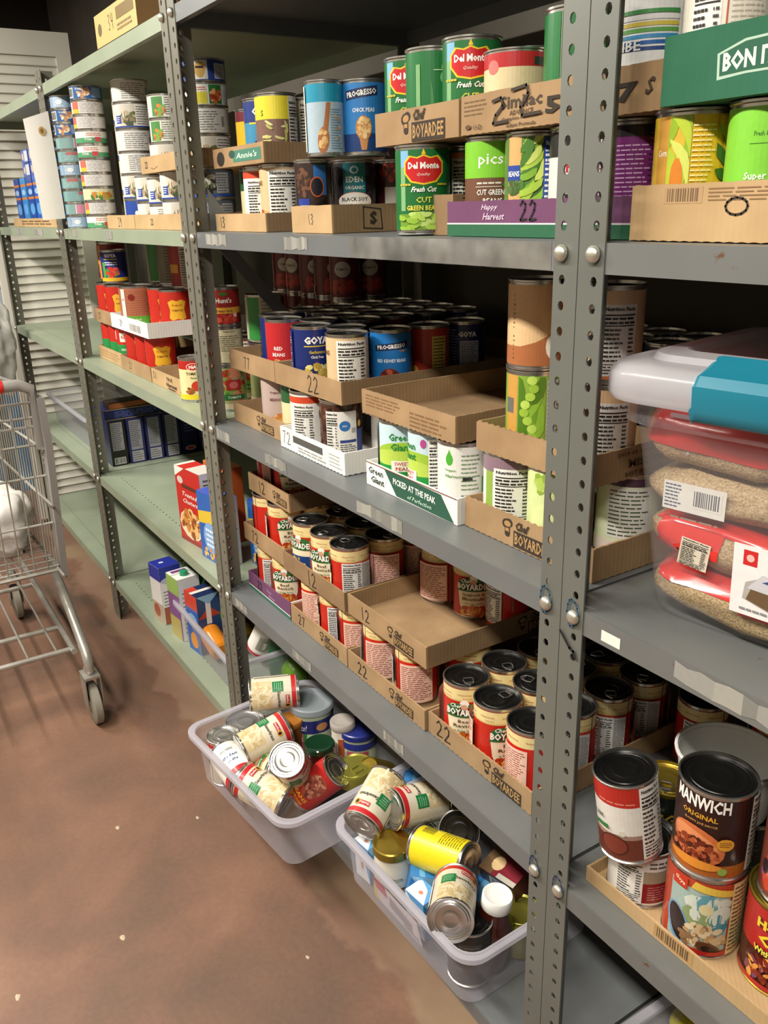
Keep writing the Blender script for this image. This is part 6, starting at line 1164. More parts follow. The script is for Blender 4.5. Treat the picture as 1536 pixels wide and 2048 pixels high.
p = atz(711, 1686, .238); carton('drink_carton', 'carton', 'pale blue carton at the left wall of the near bin', (p.x-.014, p.y+.008, .154), .042, .032, .082, .12, '5f9fd6', dict(top=bx, right=bb, front=bx), (.04, 0))
p = atz(826, 1796, .238); carton('drink_carton', 'carton', 'white and blue carton with small sun mark at the front of near bin', (p.x-.025, p.y+.004, .154), .048, .038, .083, .1, '5f9fd6', dict(top=bx, right=bb, front=bx), (.04, 0))
p = atz(835, 1755, .25); carton('drink_carton', 'carton', 'blue carton in the middle under the yellow can', (p.x-.02, p.y-.02, .165), .05, .04, .085, 1.0, '3f86c8', dict(top=bb, right=bb, front=bb), (0, .2))
p = atz(960, 1770, .24); carton('drink_carton', 'carton', 'dark blue carton behind the white-capped bottle', (p.x-.02, p.y, .160), .05, .035, .075, .2, '2b5fa0', dict(top=bb, right=bb, front=bb))
p = atz(825, 1560, .26); carton('drink_carton', 'carton', 'light blue packet at the back of the near bin below the shelf', (p.x-.03, p.y, .17), .06, .03, .085, .9, '6fa8dc', dict(top=bb, right=bb, front=bb), (.2, 0))
p = atz(1000, 1735, .255); carton('cracker_packet', 'packet', 'brown and maroon packet with cracker picture below shelf edge', (p.x-.02, p.y-.02, .205), .075, .05, .060, .2, '5a2a24', dict(top=lambda a, w, h: (a.rect(0, 0, w, h, '7a1f2c'), a.rect(0, 0, w*.35, h, '6a5238'), a.ell(w*.35, h*.5, w*.16, h*.3, 'd9b888'), a.rect(w*.5, 0, w, h*.2, 'b9b4a8')), front=lambda a, w, h: (a.rect(0, 0, w, h, '3a2a20'), a.bar(w*.3, h*.5, w*.95, h*.9, 'b9b4a8'))), (.25, 0))
p = atz(1040, 1820, .23); flat_tin((p.x, p.y, .160), 'gold tin lying low at the right of the near bin', .038, .07, 0, 0, False, gt)
C('dark_bean', *atz(940, 1880, .22).xy, Z2+.006, 0, 'dark one standing at the near corner of the near bin')
a = Art('fff', .05); a.rect(0, 0, .020, .10, 'd9d6cc'); a.tx('Catsup', .010, .06, .012, '3a3a3a', rot=PI/2, w=.05)
# fill under the top cans so nothing hangs in the air
for k, (x, y) in enumerate([(-.80, -.03), (-.72, .03), (-.86, .06), (-.75, .12), (-.66, .10)]):
    can(['savory', 'tomato_pic', 'green_white', 'red_green', 'white_scrawl'][k], (x, y, Z2+.006), 0, 'buried at the bottom of the far bin, number %s' % 'abcde'[k], frame=Matrix.Translation((x-.05, y, Z2+.044)) @ Matrix.Rotation(PI/2, 4, 'Y') @ Matrix.Rotation(k, 4, 'Z')) if False else None
# --- green bottom shelf
def crt(a, w, h, top, low, text=None): a.rect(0, h*.62, w, h, top); a.rect(0, 0, w, h*.62, low)
p = atz(298, 1238, Z2); carton('milk_carton', 'carton', 'tall white carton with royal blue top on the green bottom shelf', (p.x+.0, p.y+.02, Z2), .072, .07, .190, .12, 'e2e2e4', dict(top=lambda a, w, h: (a.rect(0, 0, w, h, '26339a'), a.rect(w*.35, h*.3, w*.5, h*.5, 'd9dbe6')), front=lambda a, w, h: (a.rect(0, 0, w, h, 'e0ddd8'), a.rect(0, h*.76, w, h, '26339a'), a.rect(0, 0, w, h*.35, 'b8a28c'), a.ell(w*.4, h*.2, w*.3, h*.12, 'a0583c')), right=lambda a, w, h: (a.rect(0, 0, w, h, 'e4e2e0'), a.rect(0, h*.76, w, h, '2a389c'), a.ell(w*.5, h*.76, w*.48, h*.06, 'b9bccb'), a.lines(w*.1, h*.2, w*.7, h*.6, 7, '6a6a70', .3), a.rect(w*.05, 0, w*.3, h*.3, 'a05a3c'))))
p = atz(345, 1275, Z2); carton('milk_carton', 'carton', 'white and purple carton with green screw cap on the green bottom shelf', (p.x-.03, p.y+.012, Z2), .078, .068, .200, .10, 'e6e5e2', dict(top=lambda a, w, h: (a.rect(0, 0, w, h, 'e6e5e2'), a.rect(w*.08, h*.15, w*.3, h*.85, '7a3f7c'), a.rect(w*.42, 0, w*.46, h, '6f9a4a')), front=lambda a, w, h: (a.rect(0, 0, w, h, '7c4f84'), a.rect(0, h*.72, w, h, '8fb05a'), a.rect(0, 0, w*.9, h*.34, 'b0a05a')), right=lambda a, w, h: (a.rect(0, 0, w, h, 'e4e2de'), a.lines(w*.15, h*.1, w*.6, h*.8, 10, '7a7a7c', .3))))
q = MB(); q.lathe([(.012, 0), (.0125, .001), (.012, .013), (.010, .014)], 20, True, True); cp = obj('screw_cap', q.me('screw_cap', 40, simple('mint_cap', '1f8a5c', .35)), None); cp.parent = [o for o in COL.objects if o.get('label', '').startswith('white and purple carton')][0]; cp.location = (.052, .034, .200)
p = atz(378, 1305, Z2); carton('juice_carton', 'carton', 'orange juice carton with dark blue and red top and white spout', (p.x-.03, p.y+.015, Z2), .075, .072, .185, .12, '2a4f9c', dict(top=lambda a, w, h: (a.rect(0, 0, w, h, '1d2b55'), a.rect(w*.4, 0, w*.6, h, 'e6e2da'), a.rect(w*.0, 0, w*.4, h*.4, 'c43a2a')), front=lambda a, w, h: (a.rect(0, 0, w, h, '2a5aa8'), a.rect(0, h*.75, w, h, 'c8402c'), a.ell(w*.5, h*.2, w*.3, h*.14, 'd98a2a'), a.ell(w*.5, h*.55, w*.4, h*.12, '7fb0d6')), right=lambda a, w, h: (a.rect(0, 0, w, h, '24406f'), a.poly([(0, h*.62), (w, h*.62), (w*.5, h*.8)], 'b93a28'), a.rect(w*.36, h*.5, w*.58, h, 'e6e2da'), a.poly([(0, h), (w, h), (w*.5, h*.84)], '8fb8d6'))))
def bottle(p, label, r, h, body, cap, capr=.016, tilt=(0, 0), band=None, cat='bottle', name='drink_bottle'):
    o = empty(name, p); tag(o, label, cat); o.rotation_euler = (tilt[0], tilt[1], 0); q = MB(); q.lathe([(r*.8, 0), (r, .006), (r, h*.55), (r*.95, h*.62), (r*.62, h*.78), (capr*.9, h*.88), (capr*.9, h)], 28, True, True); obj('bottle_body', q.me('bottle_body', 40, M[body]), o)
    q = MB(); q.lathe([(capr, 0), (capr*1.05, .002), (capr*1.02, .026), (capr*.9, .028)], 24, True, True); obj('bottle_cap', q.me('bottle_cap', 40, M[cap]), o, loc=(0, 0, h-.008))
    if band: a = Art('fff'); band(a, r, h); lb = obj('label_wrap', a.build('label_wrap', wrap(r+.0008), M['print']), o); lb.rotation_euler = (0, 0, math.atan2(CAM.y-p[1], CAM.x-p[0]))
    return o
def bottle2(b, t, *a, **k):
    o = bottle(b, *a, **k); ax = (Vector(t)-Vector(b)).normalized(); e = Vector((CAM.x-b[0], CAM.y-b[1], CAM.z-b[2])); e = (e-ax*e.dot(ax)).normalized(); y = ax.cross(e)
    o.matrix_world = Matrix(((e.x, y.x, ax.x, b[0]), (e.y, y.y, ax.y, b[1]), (e.z, y.z, ax.z, b[2]), (0, 0, 0, 1)))
    for c in o.children:
        if c.name.startswith('label'): c.rotation_euler = (0, 0, 0)
    return o
bottle2((-1.40, .170, .195), (-1.585, .155, .335), 'olive oil bottle with dark green cap leaning in the drinks bin', .038, .235, 'olive', 'greencap', .023, (0, 0), lambda a, r, h: (a.rect(-PI*r, .05, PI*r, .085, '6a2f5a'), a.rect(-PI*r, .085, PI*r, .12, '3f7a2a'), a.ell(0, .11, .022, .022, '6aa83a'), a.ell(0, .11, .012, .010, 'd0e6c0'), a.lines(-.03, .056, .03, .076, 2, 'c9a0b8', .5)))
bottle2((-1.395, .088, .190), (-1.56, .088, .235), 'orange sports drink bottle with navy sleeve in the drinks bin', .031, .19, 'orange', 'paper', .02, (0, 0), lambda a, r, h: (a.rect(-PI*r, .09, PI*r, .155, '1f2560'), a.ell(0, .12, .016, .014, 'd0685a'), a.tx('G', -.01, .14, .014, 'd9dbe6')))
bottle2((-1.335, .175, .200), (-1.285, .20, .30), 'white round bottle with red bottom band leaning in the drinks bin', .038, .15, 'paper', 'paper', .022, (0, 0), lambda a, r, h: (a.rect(-PI*r, .008, PI*r, .016, 'c0303a'), a.nutri(-.012, .03, .024, .08, 'ddd9ce')))
p = atz(560, 1290, .2); bottle((-1.24, .20, Z2+.006), 'dark green bottle in shade behind the far post', .036, .16, 'greencap', 'greencap', .02); 
o = empty('lime_bag', (-1.15, .24, Z2+.04)) if False else None
q = MB(); q.lathe([(.004, .01), (.028, .014), (.036, .03), (.034, .055), (.022, .075), (.006, .082)], 20, True, True); gb = obj('green_pepper_bag', q.me('green_pepper_bag', 60, simple('lime_film', '6f9a35', .3)), loc=(-1.165, .20, Z2+.006)); tag(gb, 'lime green round packet in shade right of the far post in the drinks bin', 'packet')
p = atz(320, 1150, .25); bottle((p.x+.04, p.y+.10, Z2), 'green bottle standing behind the cartons on the bottom shelf', .035, .2, 'greencap', 'greencap', .018)
bottle((-1.66, .17, Z2), 'second green bottle behind the juice carton', .035, .19, 'greencap', 'teal', .018)
# --- green shelf 3: cereal cartons
cer = lambda a, w, h: (a.rect(0, 0, w, h, 'b8261f'), a.poly([(0, h*.86), (w*.4, h), (0, h)], 'e9e3da'), a.rect(0, 0, w, h*.05, '8f1c1c'), a.ell(w*.2, h*.83, w*.12, h*.05, 'c9c0b8'), a.rect(w*.25, h*.74, w*.98, h*.79, '5a2c1a'), a.tx('Toasted', w*.55, h*.66, h*.06, 'ecd9cf', w=w*.6, shear=.3), a.tx('Clusters', w*.55, h*.57, h*.06, 'ecd9cf', w=w*.6, shear=.3), a.ell(w*.5, h*.26, w*.46, h*.2, 'e3d0b0'), a.food(w*.5, h*.28, w*.38, h*.17, ['b8742e', 'd9a05a', 'c9863c', '8a4a22', 'e0b878'], 60, .011))
p = atz(372, 1085, Z3); carton('cereal_box', 'box', 'red and white cereal box with clusters picture, left of the far post', (-1.450, .030, Z3), .135, .055, .205, .12, 'b8261f', dict(front=cer, top=lambda a, w, h: (a.rect(0, 0, w, h, 'c9302a'), a.rect(0, 0, w*.12, h, 'e9e3da'), a.rect(w*.45, 0, w, h, 'd9d4cc')), right=lambda a, w, h: (a.rect(0, 0, w, h, 'e3dfd8'), a.nutri(w*.12, h*.3, w*.88, h*.95, 'e3dfd8'))))
blu = lambda a, w, h: (a.rect(0, 0, w, h, '2c5fae'), a.poly([(0, h*.7), (w, h*.82), (w, h*.62), (0, h*.52)], 'd9b93a'), a.ell(w*.5, h*.35, w*.32, h*.24, '7fa8dc'), a.lines(w*.3, h*.2, w*.7, h*.5, 4, 'dfe9f5', .5), a.food(w*.5, h*.1, w*.4, h*.07, ['d98a3c', 'e0b060'], 16, .007))
carton('snack_box', 'box', 'blue snack box with yellow ribbon leaning by the far post', (-1.300, .030, Z3), .115, .05, .175, .10, '2c5fae', dict(front=blu, top=lambda a, w, h: a.rect(0, 0, w, h, '3a55b8'), right=lambda a, w, h: (a.rect(0, 0, w, h, 'c9cbd2'), a.lines(w*.1, h*.1, w*.9, h*.9, 12, '4a4c58', .3))))
carton('snack_box', 'box', 'navy blue box standing behind the far post beside the plum tray', (-1.185, .115, Z3), .085, .12, .165, .05, '2b3a8c', dict(front=blu, top=lambda a, w, h: (a.rect(0, 0, w, h, '2f429c'), a.rect(w*.7, h*.1, w*.8, h*.9, '4a5ab8')), right=lambda a, w, h: (a.rect(0, 0, w, h, 'b9bcc6'), a.lines(w*.06, h*.05, w*.94, h*.95, 14, '3a3c48', .35))))
carton('snack_box', 'box', 'orange topped box behind the cereal box', (-1.44, .105, Z3), .12, .05, .205, .1, 'c8602a', dict(top=lambda a, w, h: a.rect(0, 0, w, h, 'd97a2c')))
for k, (x, y, c) in enumerate([(-1.20, .27, 'a8221c'), (-1.28, .21, '8c1c1a')]): carton('snack_box', 'box', ['dark red box in shade behind the navy box', 'deep red box in shade behind the blue snack box'][k], (x, y, Z3), .08, .09, .19, 0, c, dict(top=lambda a, w, h: (a.rect(0, 0, w, h, c), a.rect(w*.3, h*.3, w*.8, h*.6, '6a1a1a')), right=lambda a, w, h: (a.rect(0, 0, w, h, c), a.lines(w*.2, h*.5, w*.8, h*.9, 3, 'b9a08a', .3))))
# --- far bay: pasta boxes
navy = '1c2148'
cols = [('17130f', 'spaghetti box with black edge'), ('20255c', 'second'), ('20255c', 'third'), ('1a1e46', 'fourth'), ('14163a', 'fifth'), ('20255c', 'sixth')]
yy = .070
for k, (c, _) in enumerate(cols):
    w = .056
    def face(a, d, h, k=k, c=c):
        a.rect(0, 0, d, h, c)
        if k == 4: a.ell(d*.5, h*.13, d*.36, h*.055, 'b9a0a0'); a.ell(d*.5, h*.13, d*.28, h*.035, 'a8383c'); a.lines(d*.2, h*.5, d*.8, h*.9, 6, '5a6a8c', .3)
        else:
            a.rect(d*.14, h*(.30 if k != 0 else .34), d*.86, h*.96, '8f8e94' if k != 0 else '97969a'); a.lines(d*.18, h*.36, d*.82, h*.94, 14, '3a3a44', .35)
            if k == 0: a.bar(d*.15, h*.03, d*.85, h*.18, 'c9c8c8')
            else: a.rect(d*.14, h*.03, d*.86, h*.27, 'a2a1a4'); a.lines(d*.18, h*.05, d*.82, h*.25, 4, '4a4a54', .3)
    carton('pasta_box', 'box', ['black edged pasta box with barcode, nearest in the upright row', 'second upright pasta box in the far bay row', 'third upright pasta box in the far bay row', 'fourth upright pasta box, lower half navy', 'navy pasta box with small red oval near its foot', 'last pasta box of the row near the far post'][k], (-2.345-.0, yy, Z3), .10, w, .158, 0, c, dict(right=face, top=lambda a, w_, h_: a.rect(0, 0, w_, h_, '1c2148'), front=lambda a, w_, h_: a.rect(0, 0, w_, h_, '1c2350'))); yy += w+.008
carton('pasta_box', 'box', 'long navy pasta box lying flat on top of the upright row', (-2.335, .068, Z3+.1585), .075, .34, .036, 0, navy, dict(right=lambda a, w, h: (a.rect(0, 0, w, h, '1a2460'), a.rect(0, 0, w, h*.06, 'b9a46a'), a.rect(0, h*.93, w, h, 'b9a46a'), a.lines(w*.1, h*.15, w*.6, h*.8, 5, '7a8ac0', .25))))
carton('pasta_box', 'box', 'brown and orange box lying highest on the pasta boxes', (-2.33, .085, Z3+.196), .07, .27, .022, .03, '2a1a14', dict(right=lambda a, w, h: (a.rect(0, 0, w, h, '2a1a14'), a.poly([(0, 0), (w*.6, h*.1), (w*.9, h), (0, h*.8)], 'a05f35'))))
def bin_far():
    o = bin_('clear_bin', (-3.10, .045, 0), 0, .72, .30, .125, 'clear bin with blue packet in the far bay under the louvres', Z3+.001); return o
carton('pasta_packet', 'packet', 'navy packet leaning in the far clear bin', (-2.60, .10, Z3+.006), .10, .05, .15, .2, '1b2650', dict(right=lambda a, w, h: (a.rect(0, 0, w, h, '1b2650'), a.ell(w*.5, h*.5, w*.3, h*.2, 'b0844a'))), (0, 0)); 
bf = bin_('clear_bin', (-3.13, .045, 0), 0, .68, .25, .125, 'clear bin with navy packet in the far bay by the louvres', Z3+.001)
# --- far bay eye level: blue boxes
g = random.Random(5)
bs = [(-2.62, '2a55b0'), (-2.73, '2360c0'), (-2.84, '2a4a9c'), (-2.96, '3a86c8'), (-3.08, '2a4a9c')]
for k, (x, c) in enumerate(bs):
    carton('blue_box', 'box', ['upright blue box right behind the paper sheet', 'second upright blue box in far bay', 'third upright blue box in far bay', 'light blue upright box, fourth in far bay', 'farthest upright blue box at the picture edge'][k], (x-.05, .06, Z5+.003), .095, .06, .170, 0, c, dict(front=lambda a, w, h, c=c: (a.rect(0, 0, w, h, c), a.rect(0, h*.55, w, h*.60, 'c87a3a'), a.rect(0, h*.82, w, h*.87, 'c87a3a'), a.ell(w*.5, h*.35, w*.4, h*.12, '5fa0e0'), a.ell(w*.5, h*.7, w*.35, h*.06, '9ac0ea')), right=lambda a, w, h, c=c: (a.rect(0, 0, w, h, c), a.lines(w*.1, h*.1, w*.9, h*.9, 18, '5f80cc', .4, False))))
for k in range(6):
    x = -2.62-.13*(k % 3); z = Z5+.1735+.046*(k//3)
    carton('blue_box', 'box', 'flat blue box lying on the upright ones, %s %s' % (['lower', 'upper'][k//3], ['right', 'middle', 'left'][k % 3]), (x-.03, .06, z), .115, .09, .044, 0, '2a4fa8', dict(front=lambda a, w, h: (a.rect(0, 0, w, h, '2a4fa8'), a.rect(w*.45, h*.12, w*.95, h*.9, 'c6cbd9'), a.ell(w*.25, h*.5, w*.12, h*.3, 'd9b9a0')), right=lambda a, w, h: (a.rect(0, 0, w, h, '2446a0'), a.rect(w*.1, h*.2, w*.8, h*.8, '8fa4d6'))))
# --- paper sheet hung at the post
pc = [atx(86, 440, -2.105), atx(131, 437, -2.105), atx(96, 222, -2.105), atx(46, 238, -2.105)]; vs = []; fs = []; n = 6
for i in range(n+1):
    for j in range(n+1):
        p_ = pc[0].lerp(pc[1], i/n).lerp(pc[3].lerp(pc[2], i/n), j/n); vs.append((p_.x+.004*math.sin(i/n*3)+.003*math.sin(j/n*4), min(p_.y, .001), p_.z))
for i in range(n):
    for j in range(n): k = i*(n+1)+j; fs.append((k, k+n+1, k+n+2, k+1))
m = len(vs); vv = vs+[(x-.0006, y, z) for x, y, z in vs]; fs += [tuple(k+m for k in f)[::-1] for f in fs]
ps = obj('paper_sheet', mesh('paper_sheet', vv, fs, 60, M['paper'])); tag(ps, 'white paper sheet hanging by the post in front of the tuna stacks', 'paper')
pk = atx(84, 262, -2.099)
a = Art('fff', .05); a.ell(0, 0, .010, .012, 'c9a86a', 0, 14); a.ell(0, 0, .005, .007, '8a6a3a', 0, 10); obj('crest', a.build('crest', flat(pk, (0, 1, 0), (0, 0, 1), (1, 0, 0)), M['print']), ps)
# --- boxes on the very top shelf
carton('top_carton', 'box', 'yellowish cardboard box on the very top shelf above the tuna', (-1.56, .0, Z6+.0), .30, .22, .065, 0, 'a98654', dict(front=lambda a, w, h: (a.rect(0, 0, w, h, 'dcc07f'), a.ell(w*.12, h*.5, w*.05, h*.2, '7a6a48'), a.hand('34', w*.42, h*.55, .03, '5a4a30', .002), a.rect(w*.55, h*.5, w*.95, h*.85, '8a7448'), a.lines(w*.55, h*.15, w*.9, h*.4, 2, '9a845a', .5)), right=lambda a, w, h: a.rect(0, 0, w, h, '8a6a44')))
carton('top_carton', 'box', 'dark brown box deeper on the top shelf behind the post top', (-1.30, .12, Z6+.0), .32, .3, .16, 0, '4a3424', dict(front=lambda a, w, h: (a.rect(0, 0, w, h, '553c29'), a.ell(w*.3, h*.3, w*.14, h*.16, '2a221e'))))

# ================================================================ rice tote
tote = empty('storage_tote', (.060, .040, Z4+.0008), math.radians(9)); tag(tote, 'clear storage tote of rice bags with cloudy lid and teal latch', 'tote')
tw, td, thh = .42, .29, .268
vs, fs = loft(tw-.05, td-.05, .035, [(-.028, 0), (-.017, .008), (-.012, .03), (.013, thh*.80), (.024, thh*.815), (.025, thh)]); o = obj('tote_wall', mesh('tote_wall', vs, fs, 45, plastic_clear('tote_plastic', 'dfdfe4', .15, .2)), tote, loc=(tw/2-.025, td/2-.025+.0, 0))
vs, fs = loft(tw-.05, td-.05, .035, [(.026, thh-.022), (.038, thh-.026), (.041, thh-.020), (.040, thh+.000), (.034, thh+.008), (.020, thh+.011), (.006, thh+.012), (.002, thh+.018), (-.022, thh+.020), (-.027, thh+.013), (-.06, thh+.012), (-.066, thh+.007), (-.10, thh+.007)], False, True); obj('tote_lid', mesh('tote_lid', vs, fs, 45, M['milky']), tote, loc=(tw/2-.025, td/2-.025, 0))
q = MB(); yb = -.0455+.0; 
pr = [(-.062, thh-.032), (-.0665, thh-.022), (-.0665, thh+.000), (-.060, thh+.009), (-.040, thh+.014), (-.020, thh+.022)]
n_ = len(pr); lv = []
for xx in (.072, .079, .270, .277):
    ins = .004 if xx in (.072, .277) else 0
    lv += [(xx, y+ins, z-ins*.5) for y, z in pr]
fs = [(i*n_+k, (i+1)*n_+k, (i+1)*n_+k+1, i*n_+k+1) for i in range(3) for k in range(n_-1)]; lv2 = [(x, y+.004, z-.003) for x, y, z in lv]; N0 = len(lv); fs += [tuple(k+N0 for k in f)[::-1] for f in fs]
for k in range(n_-1): fs += [(k, k+1, k+1+N0, k+N0), (3*n_+k, 3*n_+k+N0, 3*n_+k+1+N0, 3*n_+k+1)]
for i in range(3): fs += [(i*n_, i*n_+N0, (i+1)*n_+N0, (i+1)*n_), (i*n_+n_-1, (i+1)*n_+n_-1, (i+1)*n_+n_-1+N0, i*n_+n_-1+N0)]
obj('latch', mesh('latch', lv+lv2, fs, 30, M['teal']), tote, loc=(0, .0235, 0))
q = MB()
for xx in (.05, .155, .26): q.box(xx, .006, thh*.70, xx+.0025, .012, thh*.84)
q.box(.03, .004, thh*.835, .34, .0065, thh*.85); obj('rib', q.me('rib', None, M['clear_rim']), tote)
a = Art('fff', .05); a.rect(0, 0, .12, .075, 'e9e6e6'); a.rect(.010, .054, .024, .070, 'c92a2c'); a.ell(.017, .062, .004, .004, 'e9b9b0'); a.poly([(.012, .018), (.06, .004), (.11, .01), (.11, .045), (.04, .050), (.014, .036)], 'b0aaa6'); a.poly([(.016, .030), (.10, .026), (.11, .044), (.03, .048)], 'c9c9cf'); a.poly([(.03, .040), (.11, .034), (.11, .040), (.04, .045)], '34507c'); a.poly([(.016, .018), (.06, .006), (.11, .012), (.11, .026), (.02, .030)], '6a543c'); a.lines(.01, .004, .04, .010, 1, '8a8a8a', .4)
obj('sticker', a.build('sticker', flat((.116, -.0015, .042), (1, 0, 0), (0, -.075, .997), (0, -1, 0)), M['print']), tote)
def pillow(lx, ly, lz, seed, keep=None, grow=0.0, nu=36, nv=18):
    g = random.Random(seed); ph = [g.uniform(0, 6) for _ in range(6)]; vs = []; fs = []; un = []
    def sp(c, e): return (1 if c >= 0 else -1)*abs(c)**e
    for j in range(nv+1):
        v = -PI/2+PI*j/nv
        for i in range(nu):
            u = 2*PI*i/nu; x = sp(math.cos(v), .5)*sp(math.cos(u), .45); y = sp(math.cos(v), .5)*sp(math.sin(u), .45); z = sp(math.sin(v), .75)
            k = 1+.07*math.sin(6*x+ph[0])+.06*math.sin(5*y+ph[1])+.05*math.sin(13*x+8*y+ph[2])+.03*math.sin(25*x+ph[3]+17*z)
            fl = 1-.55*abs(x)**4; un.append((x, y, z)); vs.append((x*(lx/2+grow)*(1+.03*math.sin(9*y+ph[4])), y*(ly/2+grow)*(1+.03*math.sin(11*x+7*z+ph[5])), z*(lz/2*fl*k+grow)))
    for j in range(nv):
        for i in range(nu):
            f = (j*nu+i, j*nu+(i+1) % nu, (j+1)*nu+(i+1) % nu, (j+1)*nu+i); c = [sum(un[k][q] for k in f)/4 for q in range(3)]
            if keep is None or keep(*c): fs.append(f)
    return mesh('bag_skin', vs, fs, 70)
def rice_bag(loc, size, rot, label, red=None, seed=1, art=None):
    o = empty('rice_bag', (0, 0, 0)); o.matrix_world = tote_m @ Matrix.Translation(loc) @ Matrix.Rotation(rot[2], 4, 'Z') @ Matrix.Rotation(rot[1], 4, 'Y') @ Matrix.Rotation(rot[0], 4, 'X'); tag(o, label, 'bag', 'rice bags in the tote')
    m = pillow(*size, seed); m.materials.append(M['rice']); obj('rice', m, o)
    if red: m = pillow(*size, seed, keep=red, grow=.0012); m.materials.append(M['rice_red']); obj('red_film', m, o)
    if art: a = Art('fff', .05); art(a); obj('printed_film', a.build('printed_film', flat((0, -size[1]/2-.0032, 0), (1, 0, 0), (0, 0, 1), (0, -1, 0)), M['print']), o)
    return o
tote_m = Matrix.Translation((.060, .040, Z4+.0008)) @ Matrix.Rotation(math.radians(9), 4, 'Z')
brown = lambda a: (a.tx('BROWN RICE', .0, .008, .009, '3a3430', w=.080, rot=PI+.12), a.ell(.045, -.016, .010, .004, '4a7ab0', 0, 10))
lab = lambda a: (a.rect(-.055, -.016, .012, .014, 'd4d2cc'), a.lines(-.053, -.014, -.035, .012, 7, '3a4a6a', .4), a.bar(-.024, -.010, .008, .010, 'd4d2cc', '4a4a55'), a.lines(-.045, -.026, .02, -.020, 1, '8a8070', .3))
nut = lambda a: (a.nutri(-.040, -.024, -.008, .006, 'cfc6b4'), a.rect(.045, -.02, .060, .01, 'b9bcc6'))
rice_bag((.122, .105, .036), (.235, .195, .066), (0, .05, .0), 'lowest rice bag in the tote, red film along its top', lambda x, y, z: z > .15-.25*x and x < .75, 3)
rice_bag((.315, .105, .036), (.15, .195, .066), (0, 0, .0), 'lowest rice bag at the right of the tote', None, 5)
rice_bag((.094, .103, .094), (.19, .195, .062), (0, .10, .02), 'second rice bag with diagonal red film and nutrition print', lambda x, y, z: z > .1+1.3*x and x < .45 and x > -.75, 7, nut)
rice_bag((.265, .103, .100), (.19, .195, .062), (0, .14, -.01), 'rice bag with red lower left corner behind the tote sticker', lambda x, y, z: x < -.45-.4*z or z < -.6, 9)
rice_bag((.086, .102, .146), (.185, .195, .058), (0, .0, .01), 'rice bag with white barcode label in middle of the tote', None, 11, lab)
rice_bag((.258, .100, .160), (.20, .190, .068), (0, .10, .01), 'rice bag with upside-down dark lettering in the tote', lambda x, y, z: z < -.82, 13, brown)
rice_bag((.080, .098, .202), (.190, .190, .072), (0, .04, .02), 'top left rice bag with puffy red film', lambda x, y, z: z > -.15 and x < .8, 15)
rice_bag((.285, .100, .222), (.18, .18, .048), (0, .04, .0), 'top right rice bag under the tote lid', lambda x, y, z: x > .6, 17)

# low clear box at bottom right
b0 = atz(1248, 2044, .262); b1 = atz(1335, 1985, .262); aa = math.atan2(b1.y-b0.y, b1.x-b0.x)-PI/2; d_ = Vector((math.cos(aa+PI/2), math.sin(aa+PI/2), 0)); b0 = b0-d_*max(0, .0+b0.y-.05)/max(.3, d_.y)
bt = bin_('clear_bin', b0, aa, .42, .34, .11, 'clear box on the bottom shelf at the lower right corner', Z2+.001)
q = MB(); q.lathe([(.004, 0), (.02, .004), (.026, .02), (.022, .036), (.006, .042)], 20, True, True); lm = obj('lemon_bottle', q.me('lemon_bottle', 60, simple('lemon_yellow', 'd9d22a', .35)), loc=(atz(1375, 2052, .20).x, atz(1375, 2052, .20).y, Z2+.03)); tag(lm, 'yellow round bottle top in the lower right clear box', 'bottle')

# ================================================================ shopping cart
CX, CY_ = -1.66, -.245
cart = empty('shopping_cart', (-2.0, -.5, 0)); tag(cart, 'grey wire shopping cart with red handle in the aisle', 'cart')
Lx = lambda p: (p[0]+2.0, p[1]+.5, p[2])
def wires(name, lines, r, mat='cart', n=6, kind=None):
    b = MB()
    for l in lines: b.tube([Lx(p) for p in l], r, n)
    o = obj(name, b.me(name, 60, M[mat]), cart)
    if kind: o['kind'] = kind
    return o
yR, yL, xN, xF = -.245, -.80, -1.665, -2.52   # right side, left side, near (handle) end, far end
top_n, top_f, bot_n, bot_f = .935, .90, .415, .50
def side(y, yf, name):
    ls = []
    for k in range(30):
        s_ = (k+.5)/30; x = xN+(xF-xN)*s_-.10*(1-s_)*0; yy_ = y+(yf-y)*s_; zt = top_n+(top_f-top_n)*s_; zb = bot_n+(bot_f-bot_n)*s_
        ls.append([(x, yy_, zt), (x-.05*(1-s_), yy_, zb)])
    wires(name, ls, .0018, kind='stuff')
    wires('side_rail', [[(xN, y, z1), (xF, yf, z2)] for z1, z2 in ((top_n, top_f), (.78, .78), (.62, .66), (bot_n, bot_f))], .0042)
side(yR, yR-.07, 'side_wires'); side(yL, yL+.07, 'side_wires')
wires('gate_wires', [[(xN, y_, .90), (xN-.06, y_, .42)] for y_ in [yR-.03-.035*k for k in range(15)]], .002, kind='stuff')
wires('gate_rail', [[(xN-.06*(.93-z)/.51, yR, z), (xN-.06*(.93-z)/.51, yL, z)] for z in (.905, .865, .84, .79, .70, .56)], .0036)
wires('basket_floor_rail', [[(xN-.06+(xF-xN+.06)*k/22, yR-.07*k/22, bot_n+.012+(bot_f-bot_n)*k/22), (xN-.06+(xF-xN+.06)*k/22, yL+.07*k/22, bot_n+.012+(bot_f-bot_n)*k/22)] for k in range(23)], .0026, kind='stuff')
wires('basket_floor_rail', [[(xN-.06, yR-.05*k, bot_n+.010), (xF, yR-.07-.038*k, bot_f+.010)] for k in range(11)], .0022, kind='stuff')
wires('basket_bottom_frame', [[(xN-.055, yR, bot_n), (xN-.055, yL, bot_n)]], .006)
wires('far_end_wires', [[(xF, yR-.07-.03*k, top_f), (xF, yR-.07-.03*k, bot_f)] for k in range(14)], .002, kind='stuff')
wires('top_rim', [[(xN, yR, top_n), (xF, yR-.07, top_f), (xF, yL+.07, top_f), (xN, yL, top_n)]], .006)
